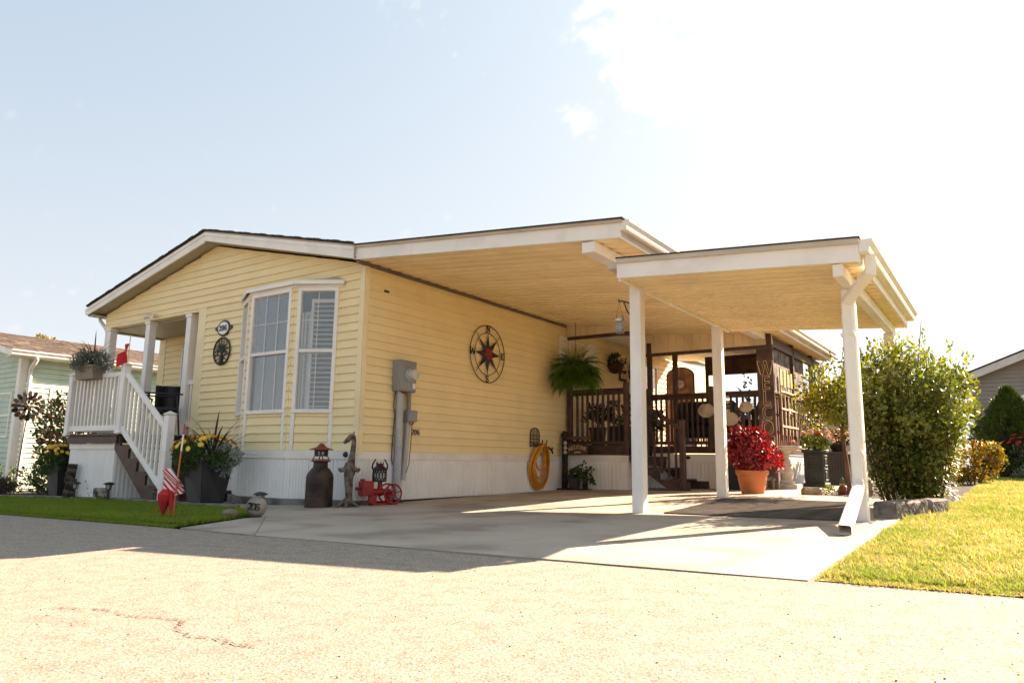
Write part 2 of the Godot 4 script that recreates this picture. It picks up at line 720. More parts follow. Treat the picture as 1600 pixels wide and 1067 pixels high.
func materials() -> void:
	M.siding = [mat("yellow siding", lin(0.88, 0.715, 0.385), 0.55, 0.015), mat("yellow siding", lin(0.86, 0.70, 0.375), 0.55, 0.015), mat("yellow siding", lin(0.89, 0.73, 0.395), 0.55, 0.015)]
	M.corner = mat("yellow corner trim", lin(0.88, 0.735, 0.43), 0.5, 0.03)
	M.white = mat("white trim", lin(0.86, 0.82, 0.74), 0.45, 0.03)
	M.vinyl = mat("white vinyl", lin(0.86, 0.82, 0.76), 0.4, 0.03)
	M.skirt = [mat("white skirting", lin(0.87, 0.845, 0.80), 0.5, 0.02), mat("white skirting", lin(0.85, 0.825, 0.78), 0.5, 0.02)]
	M.soffit = [mat("cream soffit", lin(0.89, 0.735, 0.44), 0.55, 0.03), mat("cream soffit", lin(0.85, 0.69, 0.40), 0.55, 0.03), mat("cream soffit", lin(0.87, 0.71, 0.42), 0.55, 0.03)]
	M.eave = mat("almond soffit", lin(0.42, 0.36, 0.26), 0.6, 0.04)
	M.shingle = mat("grey brown shingles", lin(0.06, 0.052, 0.045), 0.9, 0.2, 8.0)
	M.edge = mat("roof edge metal", lin(0.55, 0.48, 0.36), 0.5, 0.05)
	M.brown = mat("brown stained wood", lin(0.085, 0.040, 0.025), 0.55, 0.15, 6.0)
	M.tread = mat("brown decking", lin(0.10, 0.055, 0.038), 0.6, 0.18, 5.0)
	M.dark = mat("dark metal", lin(0.018, 0.016, 0.016), 0.45, 0.1)
	M.black = mat("black plastic", lin(0.012, 0.012, 0.013), 0.5, 0.1)
	M.grey = mat("grey painted metal", lin(0.28, 0.28, 0.27), 0.45, 0.06)
	M.pvc = mat("grey conduit", lin(0.45, 0.45, 0.45), 0.45, 0.05)
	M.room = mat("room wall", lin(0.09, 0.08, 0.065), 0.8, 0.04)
	M.shutter = mat("white shutter", lin(0.72, 0.70, 0.64), 0.5, 0.02)
	M.glass = glass(0.05)
	M.concrete_edge = mat("weathered concrete", lin(0.24, 0.225, 0.20), 0.85, 0.22, 4.0, 0.4)
	M.soil = mat("dark mulch", lin(0.05, 0.036, 0.026), 0.95, 0.4, 10.0, 1.5)
	M.stone = mat("fieldstone", lin(0.36, 0.31, 0.26), 0.8, 0.25, 5.0, 0.6)
	M.red = mat("red paint", lin(0.36, 0.012, 0.014), 0.45, 0.12, 5.0)
	M.greywood = mat("weathered grey boards", lin(0.20, 0.165, 0.14), 0.85, 0.25, 5.0)
	M.redwood = mat("reddish slats", lin(0.16, 0.06, 0.04), 0.7, 0.2, 5.0)
	M.rust = mat("rusty metal", lin(0.085, 0.05, 0.036), 0.6, 0.3, 5.0, 0.15, 0.25)

func road_mat() -> StandardMaterial3D:
	var m := StandardMaterial3D.new()
	m.resource_name = "chip seal road"
	m.albedo_texture = speckle(3, 1024, 70000, Color(0.50, 0.47, 0.43), [Color(0.62, 0.58, 0.52), Color(0.57, 0.54, 0.49), Color(0.66, 0.62, 0.56), Color(0.52, 0.50, 0.47), Color(0.60, 0.54, 0.46), Color(0.60, 0.57, 0.52), Color(0.36, 0.32, 0.29), Color(0.57, 0.48, 0.38)], 1.1, 2.7)
	m.uv1_triplanar = true
	m.uv1_world_triplanar = true
	m.uv1_scale = Vector3(0.62, 0.62, 0.62)
	m.detail_enabled = true
	m.detail_blend_mode = BaseMaterial3D.BLEND_MODE_MUL
	m.detail_albedo = noise_tex(9, 0.02, [[0.2, Color(0.92, 0.91, 0.90)], [0.5, Color(0.98, 0.98, 0.98)], [0.8, Color(1, 1, 1)]], 512, 6)
	m.detail_mask = null
	m.albedo_color = Color(1.07, 1.06, 1.05)
	m.heightmap_enabled = true
	m.heightmap_texture = speckle(4, 1024, 26000, Color(0.35, 0.35, 0.35), [Color(0.5, 0.5, 0.5), Color(0.7, 0.7, 0.7), Color(0.9, 0.9, 0.9), Color(0.15, 0.15, 0.15)], 1.3, 3.0)
	m.heightmap_scale = 0.22
	m.roughness = 0.95
	return m

func concrete_mat(sd: int) -> StandardMaterial3D:
	var m := StandardMaterial3D.new()
	m.resource_name = "broomed concrete"
	m.albedo_texture = noise_tex(sd, 0.006, [[0.2, Color(0.80, 0.79, 0.77)], [0.45, Color(0.94, 0.935, 0.93)], [0.75, Color(1, 1, 1)]], 512, 7)
	m.uv1_triplanar = true
	m.uv1_world_triplanar = true
	m.uv1_scale = Vector3(0.28, 0.28, 0.28)
	m.albedo_color = lin(0.41, 0.35, 0.28)
	m.heightmap_enabled = true
	m.heightmap_texture = noise_tex(sd + 1, 0.2, [], 512, 3)
	m.heightmap_scale = 0.5
	m.roughness = 0.85
	return m

func setting() -> void:
	# the ground to the horizon
	var b := MB.new()
	var xs := [-200.0, -60.0, -30.0, -14.0, -8.0, -4.0, 0.0, 2.0, 3.0, 4.0, 5.0, 6.0, 7.5, 9.0, 20.0, 60.0, 200.0]
	var zs := [-200.0, -80.0, -40.0, -18.0, -12.0, -8.0, -5.0, -4.0, -3.0, -2.0, 0.0, 2.0, 5.0, 8.0, 20.0, 60.0, 200.0]
	for i in xs.size() - 1:
		for k in zs.size() - 1:
			b.quad(on(xs[i], zs[k], -0.075), on(xs[i + 1], zs[k], -0.075), on(xs[i + 1], zs[k + 1], -0.075), on(xs[i], zs[k + 1], -0.075), Vector3.UP)
	structure("ground", b.mesh(), mat("soil", lin(0.09, 0.085, 0.035), 0.95, 0.3, 3.0))
	# road with an uneven broken edge
	var edge := []
	var x := -40.0
	var r := RandomNumberGenerator.new()
	r.seed = 4
	while x < 40.0:
		var e := 2.80 if x < 0.8 else (2.842 + (x - 0.93) * 0.0636 if x < 2.03 else (2.912 + (x - 2.03) * 0.0064 if x < 5.9 else 2.86))
		edge.append(Vector2(x, e + r.randf_range(-0.012, 0.012) + 0.02 * sin(x * 1.7)))
		x += 0.25 if x > -10 and x < 12 else 2.0
	var poly := edge.duplicate()
	poly.append(Vector2(40, 14)); poly.append(Vector2(-40, 14))
	structure("road", sheet(poly, 2.0, 0.0), road_mat())
	# crack wandering across the road, as a thin dark filled seam
	var ck := MB.new()
	var at := ground_px(80, 950)
	var path := [[80, 951], [150, 952], [165, 955], [200, 963], [250, 967], [285, 971], [275, 981], [300, 995], [340, 999], [365, 1008], [400, 1012]]
	for i in path.size() - 1:
		var p := ground_px(path[i][0], path[i][1])
		var q := ground_px(path[i + 1][0], path[i + 1][1])
		var last := p
		for k in 14:
			var t := (k + 1) / 14.0
			var c := p.lerp(q, t) + Vector3(r.randf_range(-0.012, 0.012), 0, r.randf_range(-0.014, 0.014)) * (1.0 if k < 13 else 0.0)
			var wd := r.randf_range(0.0014, 0.0036)
			var s := (c - last).normalized().cross(Vector3.UP) * wd
			var u := Vector3(0, 0.004, 0)
			if r.randf() > 0.1:
				ck.quad(last - s + u, last + s + u, c + s * 0.8 + u, c - s * 0.8 + u, Vector3.UP)
			last = c
	structure("road_crack", ck.mesh(), mat("tar in crack", lin(0.12, 0.10, 0.08), 0.9, 0.1))
	# loose stone chips on the road
	var chip := MB.new()
	chip.ball(Vector3.ZERO, Vector3(1, 0.6, 0.8), 3, 5, 0.6, 3)
	var tx := []
	var tc := []
	for i in 900:
		var p := Vector3(r.randf_range(-1.0, 7.4), 0, r.randf_range(3.0, 5.9))
		var s := r.randf_range(0.0015, 0.0042)
		tx.append(Transform3D(Basis(Vector3.UP, r.randf() * TAU).scaled(Vector3(s, s, s)), on(p.x, p.z, s * 0.4)))
		var g := r.randf_range(0.05, 0.36)
		tc.append(Color(g, g * 0.9, g * 0.78))
	var cm := StandardMaterial3D.new()
	cm.vertex_color_use_as_albedo = true
	cm.roughness = 0.9
	scatter("loose_gravel", chip.mesh(), cm, tx, tc)
	tag(get_child(get_child_count() - 1), "loose stone chips scattered over the pale road", "gravel")
	# concrete drive in slabs with open joints
	var drive := Node3D.new()
	drive.name = numbered("driveway")
	add_child(drive)
	drive.set_meta("kind", "structure")
	var cmats := [concrete_mat(21), concrete_mat(33)]
	var g := 0.004
	var slabs := [
		[[0.93, 2.83], [2.03 - g, 2.90], [0.60 - g, 1.74], [0.44, 1.74]],
		[[2.03 + g, 2.90], [5.94, 2.925], [5.90, -0.50 + g], [0.05, -0.60 + g], [-0.35, 1.22], [0.44, 1.74], [0.60 + g, 1.74]],
		[[0.02, -0.60 - g], [2.95 - g, -0.548 - g], [2.95 - g, -3.4 + g], [0.02, -3.4 + g]],
		[[2.95 + g, -0.548 - g], [5.90, -0.50 - g], [5.86, -3.4 + g], [2.95 + g, -3.4 + g]],
		[[0.02, -3.4 - g], [2.95 - g, -3.4 - g], [2.95 - g, -6.3], [0.02, -6.3]],
		[[2.95 + g, -3.4 - g], [5.86, -3.4 - g], [4.6, -4.3], [4.4, -6.2], [4.2, -9.6], [2.95 + g, -9.6]],
		[[0.03, -0.57], [-0.35, 1.20], [-1.3, 1.02], [-2.2, 0.98], [-3.0, 0.86], [-4.2, 0.80], [-4.3, 0.02], [0.0, 0.02]],
	]
	for i in slabs.size():
		var q := []
		for p in slabs[i]:
			q.append(Vector2(p[0], p[1]))
		put("slab", sheet(q, 0.7, 0.006, 0.06), cmats[i % 2], drive)
	# dark bed along the drive edge and the left bed
	structure("planting_bed", sheet([Vector2(-16, 1.0), Vector2(-7.3, 1.0), Vector2(-5.8, 0.76), Vector2(-4.3, 0.7), Vector2(-4.3, -0.2), Vector2(-6.7, -0.2), Vector2(-6.9, -8), Vector2(-9.5, -8), Vector2(-16, -2)], 0.8, 0.0), M.soil)
	structure("planting_bed", sheet([Vector2(4.45, -4.2), Vector2(5.1, -4.15), Vector2(5.88, -3.3), Vector2(5.9, -1.4), Vector2(6.05, -1.4), Vector2(6.2, -3.6), Vector2(6.4, -12), Vector2(4.2, -12), Vector2(4.3, -8)], 0.8, 0.004), M.soil)
	# lawns: the turf under the blades
	M.turf = mat("turf", lin(0.10, 0.13, 0.02), 0.95, 0.35, 6.0, 1.0)
	structure("lawn", sheet([Vector2(-30, 2.85), Vector2(0.85, 2.83), Vector2(0.36, 1.76), Vector2(-0.42, 1.28), Vector2(-1.35, 1.09), Vector2(-2.2, 1.05), Vector2(-3.1, 0.96), Vector2(-4.3, 0.86), Vector2(-5.3, 0.92), Vector2(-7.4, 1.15), Vector2(-30, 1.3)], 0.8, 0.006), M.turf)
	structure("lawn", sheet([Vector2(5.96, 2.9), Vector2(30, 2.95), Vector2(30, -40), Vector2(6.4, -40), Vector2(6.35, -12), Vector2(6.2, -3.6), Vector2(6.08, -1.3), Vector2(5.92, -0.9)], 1.0, 0.004), mat("dry turf", lin(0.40, 0.305, 0.085), 0.95, 0.35, 6.0, 1.0))

# the ground point under a pixel of the photograph (1600 wide): only used to lay out the crack
func ground_px(u: float, v: float) -> Vector3:
	var bs := Basis.from_euler(Vector3(deg_to_rad(9.3609), deg_to_rad(34.6576), deg_to_rad(0.7558)))
	var d := bs * Vector3((u - 800.0) / 1116.18, -(v - 533.5) / 1116.18, -1.0)
	var n := Vector3(-0.02034, 1.0, 0.01258)
	return CAM + d * ((-0.0626 - n.dot(CAM)) / n.dot(d))

# ------------------------------------------------------------------ the house
const RX := -3.345   # ridge
const RY := 3.98
const PITCH := 0.2275

func rake(x: float) -> float:   # underside of the gable's top edge on the front wall
	return 3.785 - PITCH * absf(x - RX)

func house() -> void:
	var h := thing("mobile_home", "pale yellow sided mobile home with a bay window and a low front gable", "house")
	# --- front wall: core with openings, siding boards on it
	var fw := MB.new()
	for q in [[-3.57, -2.50, 0.0, 3.02], [-0.45, 0.0, 0.0, 3.02], [-2.50, -0.45, 0.0, 1.05], [-2.50, -0.45, 2.80, 3.02]]:
		fw.box(Vector3(q[0], q[2], -0.12), Vector3(q[1], q[3], 0.0))
	fw.prism([Vector2(-6.69, 2.80), Vector2(-3.57, 2.80), Vector2(-3.57, 3.022), Vector2(0, 3.022), Vector2(RX, 3.785), Vector2(-6.69, 3.022)], -0.118)
	var wf := obj("front_wall", fw, M.siding[0], h)
	var i := 0
	while true:
		var y0 := 0.605 + CH * i
		var y1 := y0 + CH
		if y0 > 3.78:
			break
		var m: Material = M.siding[i % 3]
		if y1 <= 2.80 + 0.06:
			course(wf, FRONT, -3.49, -2.535, -3.49, -2.535, y0, minf(y1, 3.0), m)
			course(wf, FRONT, -0.415, -0.07, -0.415, -0.07, y0, y1, m)
		else:
			var lo := maxf(y0, 2.82)
			var bl := RX - (3.785 - lo) / PITCH
			var tl := RX - maxf(3.785 - y1, 0.0) / PITCH
			var br := RX + (3.785 - lo) / PITCH
			var tr := RX + maxf(3.785 - y1, 0.0) / PITCH
			bl = maxf(bl, -6.66); tl = maxf(tl, -6.66); br = minf(br, -0.07); tr = minf(tr, -0.07)
			var cuts := [bl, lerpf(bl, br, 0.30 + 0.4 * fposmod(i * 0.618, 1.0)), br]
			for k in 2:
				var b0: float = cuts[k] + (0.001 if k else 0.0)
				var b1: float = cuts[k + 1] - (0.001 if k == 0 else 0.0)
				course(wf, FRONT, b0, b1, (tl if k == 0 else b0), (b1 if k == 0 else tr), lo, y1, m)
		i += 1
	# --- side wall under the carport and beyond
	var sw := MB.new()
	sw.box(Vector3(-0.12, 0.0, -14.0), Vector3(-0.001, 3.03, -0.122))
	var ws := obj("side_wall", sw, M.siding[1], h)
	siding(ws, SIDE, 0.07, 5.25, 0.605, 3.0, M.siding, 3.7)
	siding(ws, SIDE, 5.25, 10.9, 0.82, 3.0, M.siding, 3.7)
	# corner trims
	var ct := MB.new()
	ct.box(Vector3(-0.07, 0.56, 0.0), Vector3(0.018, 3.02, 0.022), 0.004)
	ct.box(Vector3(0.0, 0.56, -0.07), Vector3(0.0215, 3.02, -0.0005), 0.004)
	obj("corner_trim", ct, M.corner, h)
	# --- skirting
	var sk := MB.new()
	sk.box(Vector3(-0.06, 0.50, -5.1), Vector3(0.02, 0.605, 0.0), 0.004)
	obj("skirt_band", sk, M.white, h)
	var sd := box("skirting", Vector3(-0.05, -0.02, -5.1), Vector3(0.003, 0.50, -0.01), M.skirt[0], h, 0.0)
	skirting(sd, SIDE, 0.0, 5.1, 0.0, -0.01, 0.503, M.skirt)
	# --- footing ledge
	var fo := MB.new()
	fo.box(Vector3(-3.2, -0.25, -0.3), Vector3(0.05, -0.002, 0.10), 0.006)
	fo.prism([Vector2(-2.52, 0.09), Vector2(-1.93, 0.39), Vector2(-0.98, 0.39), Vector2(-0.36, 0.09)], 0.248, Transform3D(Basis(Vector3(1, 0, 0), Vector3(0, 0, 1), Vector3(0, -1, 0)), Vector3(0, -0.0035, 0)))
	obj("footing", fo, M.concrete_edge, h)
	# --- bay window
	bay(h)
	# --- inside of the room behind the bay
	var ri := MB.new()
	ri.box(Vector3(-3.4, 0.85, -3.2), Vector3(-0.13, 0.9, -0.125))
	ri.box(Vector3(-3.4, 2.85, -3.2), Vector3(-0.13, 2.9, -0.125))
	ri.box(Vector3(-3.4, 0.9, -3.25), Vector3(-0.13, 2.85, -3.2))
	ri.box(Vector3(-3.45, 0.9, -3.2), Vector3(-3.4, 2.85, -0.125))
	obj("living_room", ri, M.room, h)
	# --- rest of the shell: back and left side, recess of the porch
	var sh := MB.new()
	sh.box(Vector3(-6.69, 0.0, -14.0), Vector3(-6.57, 3.02, -1.08))
	sh.box(Vector3(-6.57, 0.0, -14.0), Vector3(-0.12, 3.02, -13.88))
	sh.box(Vector3(-6.57, 0.0, -1.2), Vector3(-3.69, 3.02, -1.08))
	sh.box(Vector3(-3.69, 0.0, -1.2), Vector3(-3.57, 3.02, -0.12))
	var rc := obj("porch_wall", sh, M.siding[2], h)
	siding(rc, Transform3D(Basis(), Vector3(0, 0, -1.08)), -6.50, -5.94, 0.85, 2.72, M.siding)
	siding(rc, Transform3D(Basis(), Vector3(0, 0, -1.08)), -4.35, -3.62, 0.85, 2.72, M.siding)
	siding(rc, Transform3D(Basis(), Vector3(0, 0, -1.08)), -5.94, -4.35, 2.52, 2.72, M.siding)
	var jx := Transform3D(Basis(Vector3(0, 0, 1), Vector3(0, 1, 0), Vector3(-1, 0, 0)), Vector3(-3.69, 0, 0))
	siding(rc, jx, -1.08, -0.06, 0.85, 2.72, M.siding)
	box("corner_trim", Vector3(-6.72, 0.6, -1.1), Vector3(-6.50, 2.72, -1.055), M.corner, h)
	box("corner_trim", Vector3(-3.70, 0.6, -0.06), Vector3(-3.49, 2.82, 0.02), M.corner, h)
	# porch ceiling and its left beam, header trim
	var pc := MB.new()
	pc.box(Vector3(-6.60, 2.74, -1.08), Vector3(-3.69, 2.78, -0.13))
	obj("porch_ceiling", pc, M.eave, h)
	var pb := MB.new()
	pb.box(Vector3(-6.69, 2.71, -1.08), Vector3(-6.60, 3.02, -0.12), 0.004)
	obj("porch_beam", pb, M.eave, h)
	box("header_trim", Vector3(-6.69, 2.775, -0.12), Vector3(-3.57, 2.822, 0.012), M.corner, h)
	# window and door of the porch wall
	window(h, "porch_window", Transform3D(Basis(), Vector3(-5.93, 0, -1.08)), 0.0, 0.62, 1.15, 2.50, 1, 2, false)
	window(h, "porch_window", Transform3D(Basis(), Vector3(-5.25, 0, -1.08)), 0.0, 0.86, 0.88, 2.50, 2, 3, false)
	# dark space behind the porch glass
	# columns of the porch
	for c in [[-6.62, -6.49], [-5.30, -5.17], [-4.07, -3.94]]:
		var col := MB.new()
		col.box(Vector3(c[0], 0.83, -0.125), Vector3(c[1], 2.775, 0.0), 0.006)
		col.box(Vector3(c[0] - 0.02, 2.72, -0.14), Vector3(c[1] + 0.02, 2.773, 0.014), 0.006)
		col.box(Vector3(c[0] - 0.02, 0.83, -0.14), Vector3(c[1] + 0.02, 0.89, 0.014), 0.006)
		obj("porch_column", col, M.vinyl, h)
	roof(h)

func window(h: Node3D, called: String, x: Transform3D, a: float, b: float, y0: float, y1: float, cols: int, rows: int, bare: bool) -> void:
	# frame, two sashes, glass and glazing bars, in the wall's frame x
	var f := MB.new()
	var t := 0.05
	for q in [[a, b, y0, y0 + t], [a, b, y1 - t, y1], [a, a + t, y0 + t, y1 - t], [b - t, b, y0 + t, y1 - t]]:
		f.box(Vector3(q[0], q[2], -0.05), Vector3(q[1], q[3], 0.032), 0.004, x)
	var w := obj(called, f, M.white, h)
	var ym := lerpf(y0, y1, 0.49)
	var rl := MB.new()
	rl.box(Vector3(a + t, ym - 0.022, -0.02), Vector3(b - t, ym + 0.022, 0.022), 0.003, x)
	obj("meeting_rail", rl, M.white, w)
	for s in [[y0 + t, ym - 0.022, -0.012], [ym + 0.022, y1 - t, 0.004]]:
		var p := MB.new()
		p.box(Vector3(a + t - 0.005, s[0] - 0.005, s[2] - 0.002), Vector3(b - t + 0.005, s[1] + 0.005, s[2] + 0.002), 0.0, x)
		obj("pane", p, M.glass, w)
		p = MB.new()
		p.box(Vector3(a + t - 0.005, s[0] - 0.005, s[2] - 0.020), Vector3(b - t + 0.005, s[1] + 0.005, s[2] - 0.016), 0.0, x)
		obj("pane", p, M.glass, w)
	for s in [[y0 + t, ym - 0.022, -0.012, false], [ym + 0.022, y1 - t, 0.004, true]]:
		var br := MB.new()
		for c in range(1, cols):
			var cx := lerpf(a + t, b - t, float(c) / cols)
			br.box(Vector3(cx - 0.004, s[0], s[2] - 0.012), Vector3(cx + 0.004, s[1], s[2] - 0.004), 0.0, x)
		if s[3] or called != "bay_window":
			for c in range(1, rows):
				var cy := lerpf(s[0], s[1], float(c) / rows)
				br.box(Vector3(a + t, cy - 0.004, s[2] - 0.0125), Vector3(b - t, cy + 0.004, s[2] - 0.0035), 0.0, x)
		if br.v.size():
			obj("glazing_bar", br, M.white, w)
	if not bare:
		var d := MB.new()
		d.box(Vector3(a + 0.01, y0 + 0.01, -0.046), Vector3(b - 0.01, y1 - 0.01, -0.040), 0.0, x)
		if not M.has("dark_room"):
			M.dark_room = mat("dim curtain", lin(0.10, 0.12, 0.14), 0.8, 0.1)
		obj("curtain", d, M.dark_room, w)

func louvres(parent: Node, x: Transform3D, a: float, b: float, y0: float, y1: float, z: float) -> void:
	# plantation shutter: stiles, rails, tilted slats
	var f := MB.new()
	for q in [[a, a + 0.035, y0, y1], [b - 0.035, b, y0, y1], [a + 0.035, b - 0.035, y0, y0 + 0.05], [a + 0.035, b - 0.035, y1 - 0.05, y1]]:
		f.box(Vector3(q[0], q[2], z - 0.014), Vector3(q[1], q[3], z + 0.014), 0.002, x)
	obj("shutter_frame", f, M.shutter, parent)
	var y := y0 + 0.075
	while y < y1 - 0.06:
		var s := MB.new()
		s.box(Vector3(a + 0.037, -0.004, -0.024), Vector3(b - 0.037, 0.004, 0.024), 0.002, x * Transform3D(Basis(Vector3.RIGHT, -0.25), Vector3(0, y, z)))
		obj("shutter_slat", s, M.shutter, parent)
		y += 0.064

func bay(h: Node3D) -> void:
	var P := [Vector3(-2.54, 0, 0), Vector3(-1.93, 0, 0.31), Vector3(-0.98, 0, 0.31), Vector3(-0.41, 0, 0)]
	var bw := MB.new()
	# head and sill of the bay box, joined to the house
	var up := Transform3D(Basis(Vector3(1, 0, 0), Vector3(0, 0, 1), Vector3(0, -1, 0)), Vector3.ZERO)
	var bb: MeshInstance3D = null
	for q in [[0.99, 0.04], [2.80, 0.05]]:
		bw = MB.new()
		bw.prism([Vector2(P[0].x + 0.02, -0.1), Vector2(P[0].x + 0.02, 0.0), Vector2(P[1].x, P[1].z - 0.01), Vector2(P[2].x, P[2].z - 0.01), Vector2(P[3].x - 0.02, 0.0), Vector2(P[3].x - 0.02, -0.1)], q[1], Transform3D(up.basis, Vector3(0, q[0] + q[1], 0)))
		if bb == null:
			bb = obj("bay", bw, M.shutter, h)
		else:
			obj("bay_head", bw, M.shutter, bb)
	for s in 3:
		var a: Vector3 = P[s]
		var b: Vector3 = P[s + 1]
		var d := (b - a).normalized()
		var w := (b - a).length()
		var x := Transform3D(Basis(d, Vector3.UP, d.cross(Vector3.UP)), a)
		var wa: float = [0.05, 0.04, 0.045][s]
		var wb: float = w - [0.05, 0.05, 0.045][s]
		# wall below and above the window
		var c := MB.new()
		c.box(Vector3(0.001, 0.0, -0.03), Vector3(w - 0.001, 1.08, -0.001), 0.0, x)
		obj("bay_wall", c, M.siding[0], bb)
		c = MB.new()
		c.box(Vector3(0.001, 2.70, -0.03), Vector3(w - 0.001, 2.80, -0.001), 0.0, x)
		obj("bay_wall", c, M.siding[0], bb)
		var i := 0
		while 0.605 + CH * i < 1.09:
			course(bb, x, wa + 0.055, wb - 0.055, wa + 0.055, wb - 0.055, 0.605 + CH * i, minf(0.605 + CH * (i + 1), 1.085), M.siding[i % 3])
			i += 1
		i = 0
		while 0.605 + CH * i < 2.78:
			for e in [[0.0, wa], [wb, w]]:
				course(bb, x, e[0], e[1], e[0], e[1], 0.605 + CH * i, minf(0.605 + CH * (i + 1), 2.80), M.siding[i % 3])
			i += 1
		# mullion wall beside the window and its casings running down to the skirt band
		var cs := MB.new()
		for e in [wa, wb - 0.05]:
			cs.box(Vector3(e, 0.605, 0.0), Vector3(e + 0.05, 1.085, 0.024), 0.003, x)
		cs.box(Vector3(-0.005, 2.755, 0.0), Vector3(w + 0.005, 2.81, 0.026), 0.004, x)
		obj("bay_casing", cs, M.white, bb)
		window(h, "bay_window", x, wa, wb, 1.085, 2.755, [1, 3, 2][s], 2, true)
		if s == 2:
			louvres(bb, x, wa + 0.15, wb - 0.05, 1.10, 2.62, -0.10)
		elif s == 1:
			louvres(bb, x, wb - 0.42, wb - 0.16, 1.12, 2.5, -0.34)
			louvres(bb, x, wb - 0.13, wb - 0.02, 1.12, 2.5, -0.34)
		# skirt of the bay follows its outline
		var sb := MB.new()
		sb.box(Vector3(-0.01, 0.50, -0.03), Vector3(w + 0.01, 0.605, 0.024), 0.004, x)
		obj("skirt_band", sb, M.white, h)
		var se := MB.new()
		se.box(Vector3(0.0, -0.02, -0.03), Vector3(w, 0.50, 0.002), 0.0, x)
		skirting(obj("skirting", se, M.skirt[0], h), x, 0.0, w, 0.0, 0.0, 0.503, M.skirt)
	for e in [[-0.41, 0.0], [-3.2, -2.54]]:
		box("skirt_band", Vector3(e[0], 0.50, -0.03), Vector3(e[1], 0.605, 0.024), M.white, h)
		skirting(box("skirting", Vector3(e[0], -0.02, -0.03), Vector3(e[1], 0.5, 0.003), M.skirt[0], h, 0.0), FRONT, e[0], e[1], 0.0, 0.0, 0.503, M.skirt)
	# little roof of the bay
	var rf := MB.new()
	var low := []
	var hi := []
	for k in 4:
		var o := Vector3([-0.06, -0.05, 0.05, 0.06][k], 0, [0.035, 0.06, 0.06, 0.035][k])
		low.append(P[k] + o + Vector3(0, 2.835, 0))
		hi.append(Vector3(lerpf(P[k].x, -1.46, 0.06), 2.895, 0.026))
	for k in 3:
		rf.quad(low[k], low[k + 1], hi[k + 1], hi[k], Vector3(0, 1, 1))
		rf.quad(low[k] - Vector3(0, 0.03, 0), low[k + 1] - Vector3(0, 0.03, 0), low[k + 1], low[k], Vector3(0, 0, 1))
	obj("bay_roof", rf, M.edge, h)
	var tr := MB.new()
	for k in 3:
		tr.bar(low[k] - Vector3(0, 0.02, 0), low[k + 1] - Vector3(0, 0.02, 0), 0.02, 0.055, Vector3.UP, 0.003)
	obj("bay_fascia", tr, M.white, h)
	# things standing on the bay's sill
	var ob := MB.new()
	ob.ball(Vector3(-1.32, 1.11, 0.12), Vector3(0.03, 0.05, 0.03), 6, 8)
	ob.lathe([Vector2(0.0, 1.03), Vector2(0.05, 1.03), Vector2(0.045, 1.10), Vector2(0.015, 1.15), Vector2(0.0, 1.15)], 10, Transform3D(Basis(), Vector3(-1.45, 0, 0.14)))
	var orn := obj("ornament", ob, mat("teal glaze", lin(0.03, 0.14, 0.17), 0.3, 0.1))
	tag(orn, "teal glazed ornament on the sill inside the bay's middle window", "ornament")

